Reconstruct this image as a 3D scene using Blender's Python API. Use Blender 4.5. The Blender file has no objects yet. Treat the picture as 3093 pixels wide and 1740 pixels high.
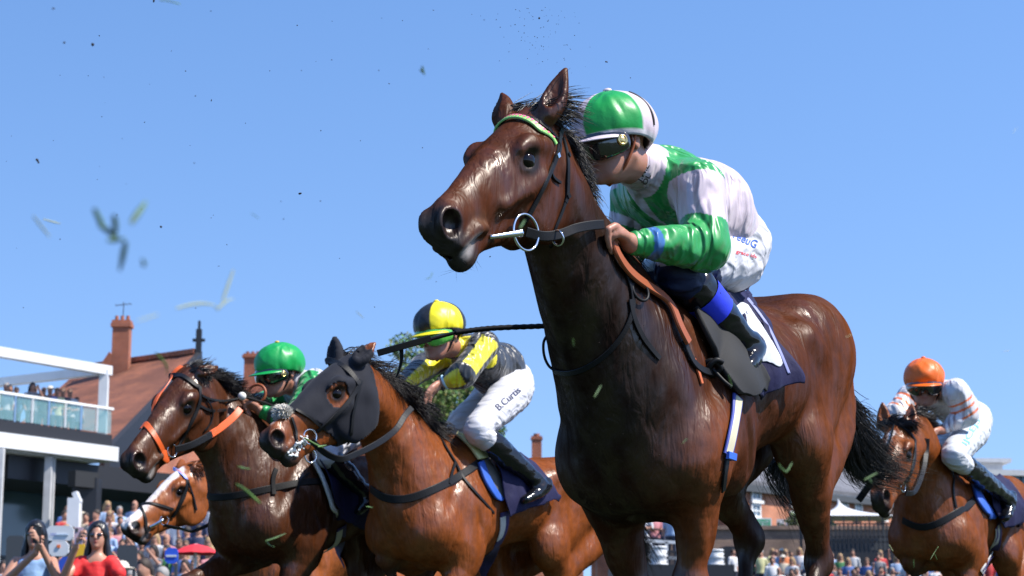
import bpy, math, random, time
import numpy as np
from mathutils import Vector, Matrix
from mathutils.bvhtree import BVHTree
random.seed(7); RNG = np.random.default_rng(7)
T0 = time.time()
SC = bpy.context.scene
COL = SC.collection
R = math.radians
# ------------------------------------------------------------------ camera
FPX = 6014.0; CX, CY = 1546.5, 870.0
PITCH = math.atan((2039 - 870) / FPX)
CAM = np.array([0.0, 0.0, 0.35])
cR = np.array([1.0, 0, 0]); cF = np.array([0, math.cos(PITCH), math.sin(PITCH)]); cU = np.array([0, -math.sin(PITCH), math.cos(PITCH)])
cam_d = bpy.data.cameras.new('camera'); cam = bpy.data.objects.new('camera', cam_d); COL.objects.link(cam)
cam_d.sensor_width = 36.0; cam_d.lens = FPX / 3093 * 36.0
cam.location = CAM; cam.rotation_euler = (math.pi / 2 + PITCH, 0, 0)
cam_d.clip_start = 0.05; cam_d.clip_end = 5000
cam_d.dof.use_dof = True; cam_d.dof.focus_distance = 5.6; cam_d.dof.aperture_fstop = 9.0
SC.camera = cam
GROUND_Z = 0.0
# ------------------------------------------------------------------ sky, sun, exposure
SUN_EL, SUN_AZ = 52.0, (0.95, -0.31)          # elevation; horizontal direction to the sun
world = bpy.data.worlds.new('World'); SC.world = world; world.use_nodes = True
_n = world.node_tree; _bg = _n.nodes['Background']
sky = _n.nodes.new('ShaderNodeTexSky'); sky.sky_type = 'NISHITA'; sky.sun_disc = False
sky.sun_elevation = R(SUN_EL); sky.sun_rotation = math.atan2(SUN_AZ[0], SUN_AZ[1])
sky.air_density = 1.3; sky.dust_density = 0.3; sky.ozone_density = 2.2; sky.altitude = 0
_tc = _n.nodes.new('ShaderNodeTexCoord'); _va = _n.nodes.new('ShaderNodeVectorMath'); _va.operation = 'ADD'; _va.inputs[1].default_value = (0, 0, 0.19)
_n.links.new(_tc.outputs['Generated'], _va.inputs[0]); _n.links.new(_va.outputs[0], sky.inputs[0])
_hs = _n.nodes.new('ShaderNodeHueSaturation'); _hs.inputs['Saturation'].default_value = 1.24; _n.links.new(sky.outputs[0], _hs.inputs['Color'])
_tn = _n.nodes.new('ShaderNodeVectorMath'); _tn.operation = 'MULTIPLY'; _tn.inputs[1].default_value = (1.05, .89, .93); _n.links.new(_hs.outputs[0], _tn.inputs[0])
_n.links.new(_tn.outputs[0], _bg.inputs[0]); _bg.inputs[1].default_value = 0.15
sun_d = bpy.data.lights.new('sun', 'SUN'); sun_d.energy = 5.0; sun_d.angle = R(0.5); sun_d.color = (1.0, 0.955, 0.88)
sun = bpy.data.objects.new('sun', sun_d); COL.objects.link(sun)
_h = np.array([SUN_AZ[0], SUN_AZ[1]]) / np.hypot(*SUN_AZ)
SUNV = np.array([_h[0] * math.cos(R(SUN_EL)), _h[1] * math.cos(R(SUN_EL)), math.sin(R(SUN_EL))])
sun.rotation_euler = Vector(SUNV).to_track_quat('Z', 'Y').to_euler()
SC.view_settings.view_transform = 'Standard'; SC.view_settings.look = 'None'
SC.view_settings.exposure = 0.74; SC.view_settings.gamma = 1.0
try: SC.view_settings.use_curve_mapping = False
except Exception: pass
SC.render.film_transparent = False
SC.cycles.max_bounces = 6; SC.cycles.use_denoising = True

def P(u, v, w):                                # a point of the place from picture position and depth in metres
    return CAM + w * (cF + (u - CX) / FPX * cR + (CY - v) / FPX * cU)
def ray(u, v):
    d = P(u, v, 1.0) - CAM
    return d / np.linalg.norm(d)
def nrm(v):
    v = np.asarray(v, float); return v / (np.linalg.norm(v) + 1e-12)

# ------------------------------------------------------------------ tags
def tag(o, label=None, cat=None, group=None, kind=None):
    if label: o['label'] = label
    if cat: o['category'] = cat
    if group: o['group'] = group
    if kind: o['kind'] = kind
    return o
def empty(name, loc, label, cat, group=None):
    o = bpy.data.objects.new(name, None); COL.objects.link(o); o.location = Vector(loc)
    o.empty_display_size = 0.1
    return tag(o, label, cat, group)
def mesh_np(name, V, F, mats=None, parent=None, colors=None, smooth=True, matidx=None):
    """V (n,3) world coordinates; F (m,4) or (m,3) index array or a list of faces"""
    me = bpy.data.meshes.new(name)
    V = np.asarray(V, np.float32)
    org = np.zeros(3)
    if parent is not None: org = np.array(world_loc(parent))
    elif len(V): org = np.array([V[:, 0].mean(), V[:, 1].mean(), V[:, 2].min()])
    if isinstance(F, np.ndarray):
        k = F.shape[1]; m = F.shape[0]
        me.vertices.add(len(V)); me.vertices.foreach_set('co', (V - org.astype(np.float32)).ravel())
        me.loops.add(m * k); me.loops.foreach_set('vertex_index', F.astype(np.int32).ravel())
        me.polygons.add(m); me.polygons.foreach_set('loop_start', np.arange(0, m * k, k, dtype=np.int32))
        try: me.polygons.foreach_set('loop_total', np.full(m, k, dtype=np.int32))
        except Exception: pass
        me.update(calc_edges=True)
    else:
        me.from_pydata((V - org).tolist(), [], [list(f) for f in F]); me.update()
    me.polygons.foreach_set('use_smooth', np.full(len(me.polygons), bool(smooth)))
    if matidx is not None: me.polygons.foreach_set('material_index', np.asarray(matidx, np.int32))
    if colors is not None:
        ca = me.color_attributes.new('Col', 'FLOAT_COLOR', 'POINT')
        c = np.ones((len(V), 4), np.float32); c[:, :colors.shape[1]] = colors
        ca.data.foreach_set('color', c.ravel())
    for m_ in (mats if isinstance(mats, (list, tuple)) else [mats] if mats else []): me.materials.append(m_)
    me.validate(); me.update()
    o = bpy.data.objects.new(name, me); COL.objects.link(o)
    if parent is not None: o.parent = parent
    else: o.location = Vector(org)
    return o
def world_loc(o):
    l = Vector(o.location)
    while o.parent is not None:
        o = o.parent; l = l + Vector(o.location)
    return l

# ------------------------------------------------------------------ signed distance modelling
class Sdf:
    """smooth unions and cuts of tapered, elliptical limbs and ellipsoids, in world coordinates"""
    def __init__(s): s.pr = []; s.q = 1.0; s.qz = 1.0
    def chain(s, pts, rn, rs, side, k=0.03, op='u', sub=1):
        pts = [np.asarray(p, float) for p in pts]; rn = [r * s.q * s.qz for r in rn]; rs = [r * s.q for r in rs]; k = k * s.q
        side = [np.asarray(x, float) for x in (side if isinstance(side, list) else [side] * len(pts))]
        if sub > 1 and len(pts) > 2:
            n = len(pts); Pp, A, B, S = [], [], [], []
            for i in range(n - 1):
                i0, i1, i2, i3 = max(i - 1, 0), i, i + 1, min(i + 2, n - 1)
                for j in range(sub):
                    t = j / sub
                    def cr(a, b, c, d): return 0.5 * ((2 * b) + (-a + c) * t + (2 * a - 5 * b + 4 * c - d) * t * t + (-a + 3 * b - 3 * c + d) * t ** 3)
                    Pp.append(cr(pts[i0], pts[i1], pts[i2], pts[i3])); A.append(cr(rn[i0], rn[i1], rn[i2], rn[i3])); B.append(cr(rs[i0], rs[i1], rs[i2], rs[i3]))
                    S.append(side[i1] * (1 - t) + side[i2] * t)
            Pp.append(pts[-1]); A.append(rn[-1]); B.append(rs[-1]); S.append(side[-1])
            pts, rn, rs, side = Pp, A, B, S
        segs = []
        for i in range(len(pts) - 1):
            rm = max(rn[i], rs[i], rn[i + 1], rs[i + 1])
            lo = np.minimum(pts[i], pts[i + 1]) - rm; hi = np.maximum(pts[i], pts[i + 1]) + rm
            segs.append((pts[i], pts[i + 1], rn[i], rs[i], rn[i + 1], rs[i + 1], nrm(side[i]), lo, hi))
        s.pr.append(('c', op, k, segs, np.min([g[7] for g in segs], 0), np.max([g[8] for g in segs], 0)))
        return s
    def seg(s, a, b, ra, rb, k=0.02, op='u', side=None, fa=1.0, fb=None):
        side = np.array([0, 0, 1.0]) if side is None else side
        return s.chain([a, b], [ra, rb], [ra * fa, rb * (fa if fb is None else fb)], side, k, op)
    def ell(s, c, rad, axes=None, k=0.02, op='u'):
        c = np.asarray(c, float); A = np.eye(3) if axes is None else np.array([nrm(a) for a in axes]); rad = np.asarray(rad, float) * s.q * np.array([1, 1, s.qz]); k = k * s.q
        ext = np.sqrt(((A * rad[:, None]) ** 2).sum(0))
        s.pr.append(('e', op, k, (c, A, rad), c - ext, c + ext)); return s
    def merge(s, other): s.pr += other.pr; return s
    def bounds(s):
        lo = np.min([p[4] for p in s.pr if p[1] == 'u'], 0); hi = np.max([p[5] for p in s.pr if p[1] == 'u'], 0)
        return lo, hi
    @staticmethod
    def _seg(p, g):
        a, b, rn0, rs0, rn1, rs1, sd = g[:7]
        ba = b - a; L2 = float(ba @ ba) + 1e-12; q = p - a.astype(np.float32)
        t = np.clip(q @ (ba / L2).astype(np.float32), 0, 1); q = q - t[:, None] * ba.astype(np.float32)
        rn = rn0 + (rn1 - rn0) * t; rs = rs0 + (rs1 - rs0) * t
        qs = q @ sd.astype(np.float32); qs2 = qs * qs; qn2 = np.maximum((q * q).sum(1) - qs2, 0)
        if abs(rn0 - rs0) < 1e-9 and abs(rn1 - rs1) < 1e-9: return np.sqrt(qs2 + qn2) - rn
        k0 = np.sqrt(qn2 / rn ** 2 + qs2 / rs ** 2) + 1e-6; k1 = np.sqrt(qn2 / rn ** 4 + qs2 / rs ** 4) + 1e-6
        return k0 * (k0 - 1) / k1
    def ev(s, p, lo=None, hi=None):
        p = np.asarray(p, np.float32)
        if lo is None: lo, hi = p.min(0), p.max(0)
        acc = np.full(len(p), 0.5, np.float32)
        for kd, op, k, dat, plo, phi in s.pr:
            m = k + 0.012
            if np.any(plo - m > hi) or np.any(phi + m < lo): continue
            if kd == 'c':
                d = None
                for g in dat:
                    if np.any(g[7] - m > hi) or np.any(g[8] + m < lo): continue
                    e = s._seg(p, g); d = e if d is None else np.minimum(d, e)
                if d is None: continue
            else:
                c, A, rad = dat
                q = (p - c.astype(np.float32)) @ A.T.astype(np.float32)
                r = rad.astype(np.float32)
                k0 = np.sqrt(((q / r) ** 2).sum(1)) + 1e-6; k1 = np.sqrt(((q / r ** 2) ** 2).sum(1)) + 1e-6
                d = k0 * (k0 - 1) / k1
            if op == 'u':
                h = np.maximum(k - np.abs(acc - d), 0) / k
                acc = np.minimum(acc, d) - h * h * k * 0.25
            else:
                d = -d
                h = np.maximum(k - np.abs(acc - d), 0) / k
                acc = np.maximum(acc, d) + h * h * k * 0.25
        return acc
    def grad(s, p, e=0.004):
        g = np.zeros((len(p), 3), np.float32)
        for i in range(3):
            dp = np.zeros(3, np.float32); dp[i] = e
            g[:, i] = s.ev(p + dp) - s.ev(p - dp)
        return g / (np.linalg.norm(g, axis=1, keepdims=True) + 1e-9)
    def snap(s, p, off=0.0, it=6):
        p = np.asarray(p, np.float32).copy().reshape(-1, 3)
        for _ in range(it):
            d = s.ev(p); p -= s.grad(p) * np.clip(d - off, -0.05, 0.05)[:, None]
        return p
    def mesh(s, vox, lo=None, hi=None, disp=None):
        if lo is None: lo, hi = s.bounds()
        lo = np.asarray(lo) - 3 * vox; hi = np.asarray(hi) + 3 * vox
        n = np.ceil((hi - lo) / vox).astype(int) + 1
        vol = np.full(n, 0.5, np.float32); B = 28
        for i in range(0, n[0], B):
            for j in range(0, n[1], B):
                for l in range(0, n[2], B):
                    m = np.minimum([i + B, j + B, l + B], n)
                    b0 = lo + np.array([i, j, l]) * vox; b1 = lo + (m - 1) * vox
                    if not any(p[1] == 'u' and not (np.any(p[4] - p[2] - .012 > b1) or np.any(p[5] + p[2] + .012 < b0)) for p in s.pr): continue
                    ax = [np.arange(a, b) * vox + o for a, b, o in zip((i, j, l), m, lo)]
                    g = np.stack(np.meshgrid(*ax, indexing='ij'), -1).reshape(-1, 3).astype(np.float32)
                    d = s.ev(g, b0, b1)
                    if disp is not None: d = d + disp(g)
                    vol[i:m[0], j:m[1], l:m[2]] = d.reshape(m - np.array([i, j, l]))
        return surface_nets(vol, lo, vox)

def surface_nets(vol, lo, vox):
    ins = vol < 0
    nx, ny, nz = vol.shape
    cnt = np.zeros((nx - 1, ny - 1, nz - 1), np.uint8)
    for a in (0, 1):
        for b in (0, 1):
            for c in (0, 1): cnt += ins[a:nx - 1 + a, b:ny - 1 + b, c:nz - 1 + c]
    act = np.argwhere((cnt > 0) & (cnt < 8)).astype(np.int32)
    del cnt
    idx = np.full((nx - 1, ny - 1, nz - 1), -1, np.int32)
    idx[act[:, 0], act[:, 1], act[:, 2]] = np.arange(len(act), dtype=np.int32)
    acc = np.zeros((len(act), 3), np.float32); num = np.zeros(len(act), np.float32)
    cs = [(a, b, c) for a in (0, 1) for b in (0, 1) for c in (0, 1)]
    for c0 in cs:
        for ax in range(3):
            if c0[ax] == 1: continue
            c1 = list(c0); c1[ax] = 1
            v0 = vol[act[:, 0] + c0[0], act[:, 1] + c0[1], act[:, 2] + c0[2]]
            v1 = vol[act[:, 0] + c1[0], act[:, 1] + c1[1], act[:, 2] + c1[2]]
            m = (v0 < 0) != (v1 < 0)
            t = np.where(m, v0 / np.where(m, v0 - v1, 1), 0)
            pos = np.array(c0, np.float32)[None, :].repeat(len(act), 0); pos[:, ax] = t
            acc += pos * m[:, None]; num += m
    V = (act + acc / num[:, None]) * vox + lo
    F = []
    for ax in range(3):
        o1, o2 = [(1, 2), (2, 0), (0, 1)][ax]
        sl0 = [slice(1, -1)] * 3; sl1 = [slice(1, -1)] * 3
        sl0[ax] = slice(0, -1); sl1[ax] = slice(1, None)
        A = ins[tuple(sl0)]; Bm = ins[tuple(sl1)]
        e = np.argwhere(A != Bm)
        if len(e) == 0: continue
        flip = A[e[:, 0], e[:, 1], e[:, 2]]
        off = np.array([1, 1, 1]); off[ax] = 0; e = e + off
        def cell(d1, d2):
            q = e.copy(); q[:, o1] += d1; q[:, o2] += d2
            q = np.minimum(q, np.array(idx.shape) - 1)
            return idx[q[:, 0], q[:, 1], q[:, 2]]
        q = np.stack([cell(-1, -1), cell(0, -1), cell(0, 0), cell(-1, 0)], 1)
        q[~flip] = q[~flip][:, ::-1]
        F.append(q[(q >= 0).all(1)])
    return V.astype(np.float32), np.concatenate(F)

def vnoise(p, sc, seed=0):
    """cheap smooth value noise, -1..1"""
    q = np.asarray(p, np.float32) * sc; i = np.floor(q).astype(np.int64); f = q - i; f = f * f * (3 - 2 * f)
    out = 0
    for a in (0, 1):
        for b in (0, 1):
            for c in (0, 1):
                h = ((i[:, 0] + a) * 374761393 + (i[:, 1] + b) * 668265263 + (i[:, 2] + c) * 2147483647 + seed * 974634777) & 0xffffffff
                h = ((h ^ (h >> 13)) * 1274126177) & 0xffffffff
                r = ((h ^ (h >> 16)) & 0xffff) / 32767.5 - 1
                out = out + r * (f[:, 0] if a else 1 - f[:, 0]) * (f[:, 1] if b else 1 - f[:, 1]) * (f[:, 2] if c else 1 - f[:, 2])
    return out.astype(np.float32)
def paint(V, base, strokes):
    """colour per vertex; strokes: (a, b, ra, rb, colour, softness[, amount[, noise]])"""
    C = np.tile(np.array(base, np.float32), (len(V), 1)) if np.ndim(base) == 1 else base.copy()
    for st in strokes:
        a, b, ra, rb, col, soft = st[:6]; amt = st[6] if len(st) > 6 else 1.0; nz = st[7] if len(st) > 7 else 0.0
        a = np.asarray(a, float); b = np.asarray(b, float); ba = b - a; q = V - a
        t = np.clip(q @ ba / (ba @ ba + 1e-12), 0, 1); d = np.linalg.norm(q - t[:, None] * ba, axis=1) - (ra + (rb - ra) * t)
        if nz: d = d + nz * vnoise(V, 45, 3)
        m = np.clip(0.5 - d / max(soft, 1e-4), 0, 1) * amt
        m = (m * m * (3 - 2 * m))[:, None]
        C = C * (1 - m) + np.array(col, np.float32) * m
    return C

# ------------------------------------------------------------------ materials
def mat(name, color=(0.5, 0.5, 0.5), rough=0.5, metal=0.0, spec=0.5, vcol=False, bump=None, coat=0.0, sheen=0.0, sss=0.0, noise=None, trans=0.0, objcol=False, alpha=1.0, aniso=None, coatr=0.1):
    m = bpy.data.materials.new(name); m.use_nodes = True; nt = m.node_tree; N, Lk = nt.nodes, nt.links
    b = N['Principled BSDF']
    b.inputs['Base Color'].default_value = (*color, 1); b.inputs['Roughness'].default_value = rough
    b.inputs['Metallic'].default_value = metal; b.inputs['Specular IOR Level'].default_value = spec
    b.inputs['Coat Weight'].default_value = coat; b.inputs['Coat Roughness'].default_value = coatr; b.inputs['Sheen Weight'].default_value = sheen
    b.inputs['Subsurface Weight'].default_value = sss; b.inputs['Subsurface Scale'].default_value = 0.01
    b.inputs['Transmission Weight'].default_value = trans; b.inputs['Alpha'].default_value = alpha
    src = None
    if vcol:
        a = N.new('ShaderNodeAttribute'); a.attribute_name = 'Col'; src = a.outputs['Color']
    if objcol:
        a = N.new('ShaderNodeObjectInfo'); src = a.outputs['Color']
    tc = N.new('ShaderNodeTexCoord')
    if noise:                                   # (scale, amount, detail)
        nz = N.new('ShaderNodeTexNoise'); nz.inputs['Scale'].default_value = noise[0]; nz.inputs['Detail'].default_value = noise[2] if len(noise) > 2 else 5
        Lk.new(tc.outputs['Object'], nz.inputs['Vector'])
        mr = N.new('ShaderNodeMapRange'); mr.inputs['From Min'].default_value = 0.3; mr.inputs['From Max'].default_value = 0.7
        mr.inputs['To Min'].default_value = 1 - noise[1]; mr.inputs['To Max'].default_value = 1 + noise[1]
        Lk.new(nz.outputs['Fac'], mr.inputs['Value'])
        mx = N.new('ShaderNodeVectorMath'); mx.operation = 'SCALE'
        if src is not None: Lk.new(src, mx.inputs[0])
        else: mx.inputs[0].default_value = color
        Lk.new(mr.outputs[0], mx.inputs['Scale']); src = mx.outputs[0]
    if src is not None: Lk.new(src, b.inputs['Base Color'])
    prev = None
    for bp in (bump or []):                     # (scale, strength, distance[, stretch xyz])
        nz = N.new('ShaderNodeTexNoise'); nz.inputs['Scale'].default_value = bp[0]; nz.inputs['Detail'].default_value = bp[6] if len(bp) > 6 else 4
        mp = N.new('ShaderNodeMapping'); mp.inputs['Scale'].default_value = bp[3] if len(bp) > 3 else (1, 1, 1)
        if len(bp) > 4: mp.inputs['Rotation'].default_value = bp[4]
        if len(bp) > 5: nz.inputs['Distortion'].default_value = bp[5]
        Lk.new(tc.outputs['Object'], mp.inputs['Vector']); Lk.new(mp.outputs[0], nz.inputs['Vector'])
        bm = N.new('ShaderNodeBump'); bm.inputs['Strength'].default_value = bp[1]; bm.inputs['Distance'].default_value = bp[2]
        Lk.new(nz.outputs['Fac'], bm.inputs['Height'])
        if prev is not None: Lk.new(prev, bm.inputs['Normal'])
        prev = bm.outputs[0]
    if prev is not None: Lk.new(prev, b.inputs['Normal'])
    return m
M = {}
M['coat'] = mat('horse_coat', rough=0.38, spec=0.5, vcol=True, noise=(30, 0.2), coat=0.03, coatr=0.2,
                bump=[(9, 0.32, 0.02, (1, 1, 0.5), (0.3, 0.2, 0.4), 0.6), (20, .6, .011, (1.4, 1.4, .32), (.2, .35, 0), 1.0, 2), (55, .35, .003, (1.4, 1.4, .3), (.1, .3, .3), .6, 2), (60, 0.12, 0.003), (380, 0.15, 0.0004, (1, 1, .35))])
def hair_coat(m, gl=.042):
    """hair does not mirror the sky at grazing angles: diffuse coat under an even, broken sheen"""
    nt = m.node_tree; N, Lk = nt.nodes, nt.links; b = N['Principled BSDF']
    df = N.new('ShaderNodeBsdfDiffuse'); gs = N.new('ShaderNodeBsdfAnisotropic') if False else N.new('ShaderNodeBsdfGlossy'); mx = N.new('ShaderNodeMixShader')
    for i_ in ('Base Color', 'Normal'):
        if b.inputs[i_].links:
            Lk.new(b.inputs[i_].links[0].from_socket, df.inputs['Color' if i_ == 'Base Color' else 'Normal'])
            if i_ == 'Normal': Lk.new(b.inputs[i_].links[0].from_socket, gs.inputs['Normal'])
    gs.inputs['Color'].default_value = (1, .93, .88, 1)
    tc = N.new('ShaderNodeTexCoord'); nz = N.new('ShaderNodeTexNoise'); nz.inputs['Scale'].default_value = 11; nz.inputs['Detail'].default_value = 8
    mp = N.new('ShaderNodeMapping'); mp.inputs['Scale'].default_value = (1.2, 1.2, .4); Lk.new(tc.outputs['Object'], mp.inputs['Vector']); Lk.new(mp.outputs[0], nz.inputs['Vector'])
    r = N.new('ShaderNodeMapRange'); r.inputs['From Min'].default_value = .35; r.inputs['From Max'].default_value = .65; r.inputs['To Min'].default_value = .29; r.inputs['To Max'].default_value = .55
    Lk.new(nz.outputs['Fac'], r.inputs['Value']); Lk.new(r.outputs[0], gs.inputs['Roughness'])
    r2 = N.new('ShaderNodeMapRange'); r2.inputs['From Min'].default_value = .35; r2.inputs['From Max'].default_value = .65; r2.inputs['To Min'].default_value = gl * 1.35; r2.inputs['To Max'].default_value = gl * .25
    Lk.new(nz.outputs['Fac'], r2.inputs['Value']); Lk.new(r2.outputs[0], mx.inputs['Fac'])
    Lk.new(df.outputs[0], mx.inputs[1]); Lk.new(gs.outputs[0], mx.inputs[2]); Lk.new(mx.outputs[0], N['Material Output'].inputs['Surface'])
hair_coat(M['coat'])
M['leather'] = mat('black_leather', (0.007, 0.007, 0.008), 0.5, spec=0.2, bump=[(300, .3, .001)])
M['rubber'] = mat('rubber_grip', (0.018, 0.018, 0.019), 0.75, spec=0.3, bump=[(500, .6, .002)])
M['tan'] = mat('tan_leather', (0.26, 0.065, 0.02), 0.5, spec=0.4, bump=[(250, .3, .001)])
M['orange_rubber'] = mat('orange_rubber', (0.55, 0.085, 0.012), 0.45)
M['steel'] = mat('polished_steel', (0.75, 0.75, 0.75), 0.12, metal=1.0)
M['brass'] = mat('brass', (0.7, 0.5, 0.2), 0.25, metal=1.0)
M['hair'] = mat('horse_hair', (0.010, 0.008, 0.008), 0.38, spec=0.5, noise=(20, .3))
M['hair_chestnut'] = mat('chestnut_hair', (0.16, 0.05, 0.015), 0.4)
M['eye'] = mat('horse_eye', (0.004, 0.002, 0.0015), 0.06, spec=0.35)
M['skin'] = mat('skin', (0.5, 0.25, 0.17), 0.45, vcol=True, sss=0.15, bump=[(200, .15, .001)])
M['silk'] = mat('silk', rough=0.38, spec=0.6, vcol=True, sheen=0.15, bump=[(5, 1.0, 0.035, (1.6, 1.6, .45), (.6, .3, .2), 2.6, 0.0), (13, .8, .010, (1.6, 1.6, .5), (.2, .9, .1), 2.2, 0.0)])
M['breeches'] = mat('breeches', rough=0.55, spec=0.3, vcol=True, bump=[(9, .8, .02, (.3, 1.4, 1.6), (.2, .5, .9), 1.6, 0.0), (26, .5, .006, (.35, 1.3, 1.3), (.1, .4, .6), 1.4, .0)])
M['cap'] = mat('satin_cap', rough=0.42, spec=0.4, vcol=True, bump=[(7, .8, .02, (1.5, 1.5, .35), (0, .3, 0), 1.6, 0.5), (40, .3, .004)])
M['boot'] = mat('polished_boot', (0.006, 0.006, 0.008), 0.16, spec=0.35, coat=0.3, bump=[(16, .2, .006, (1, 1, 2), (0, 0, 0), 0, 1)])
M['cloth_navy'] = mat('navy_cloth', (0.010, 0.010, 0.045), 0.75, spec=0.25, bump=[(10, .7, .02, (1, 1, .4), (.3, .4, 0), .8), (600, .3, .001)])
M['cloth_white'] = mat('white_cloth', (0.5, 0.52, 0.56), 0.6, spec=0.3, bump=[(12, .5, .012)])
M['lens'] = mat('goggle_lens', (0.01, 0.01, 0.01), 0.06, spec=0.8, coat=1.0)
M['black'] = mat('matt_black', (0.012, 0.012, 0.012), 0.6)
M['hood'] = mat('stretch_hood', (0.010, 0.011, 0.017), 0.8, spec=0.2, sheen=0.04, bump=[(14, .3, .01, (1, 1, .4)), (700, .3, .0007)])
M['vcol'] = mat('painted', rough=0.5, vcol=True)

# ------------------------------------------------------------------ turf
M['turf'] = mat('turf', (.022, .04, .010), .9, noise=(3, .35, 8), bump=[(60, .8, .03), (9, .5, .05)])
g_ = mesh_np('ground', [(-3000, -60, 0), (3000, -60, 0), (3000, 3500, 0), (-3000, 3500, 0)], np.array([[0, 1, 2, 3]]), M['turf']); tag(g_, kind='structure')
# ------------------------------------------------------------------ horses
class Frame:
    """x forward, y to the animal's left, z up; origin on the ground below the withers (withers at z 1.6)"""
    def __init__(s, u, v, w, th, pitch):
        th = R(th); F = np.array([-math.cos(th), -math.sin(th), 0]); s.L = np.array([-F[1], F[0], 0]); Z = np.array([0, 0, 1.0])
        a = R(pitch); s.F = F * math.cos(a) + Z * math.sin(a); s.Z = Z * math.cos(a) - F * math.sin(a)
        s.O = P(u, v, w) - s.Z * 1.6
    def __call__(s, x, y, z): return s.O + x * s.F + y * s.L + z * s.Z
    def loc(s, q): d = np.asarray(q) - s.O; return np.array([d @ s.F, d @ s.L, d @ s.Z])
    def J(s, u, v, y):                          # where the sight line meets the plane y = const of the animal
        d = P(u, v, 1) - CAM; t = (y - (CAM - s.O) @ s.L) / (d @ s.L)
        return CAM + t * d
class Head:
    """x from poll to nose along the forehead line, y left, z out of the forehead"""
    def __init__(s, poll, yaw, pitch, roll=0, sc=1.0, sx=1.0, sz=1.0):
        s.sc = sc; s.sx = sx; s.sz = sz
        y, p = R(yaw), R(pitch)
        s.O = np.asarray(poll)
        s.X = np.array([-math.cos(y) * math.cos(p), -math.sin(y) * math.cos(p), -math.sin(p)])
        s.Y = nrm(np.cross([0, 0, 1.0], s.X)); s.Z = np.cross(s.X, s.Y)
        r = R(roll); Y, Z = s.Y, s.Z; s.Y = Y * math.cos(r) + Z * math.sin(r); s.Z = Z * math.cos(r) - Y * math.sin(r)
    def __call__(s, x, y, z): return s.O + s.sc * (x * s.sx * s.X + y * s.Y + z * s.sz * s.Z)

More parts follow.
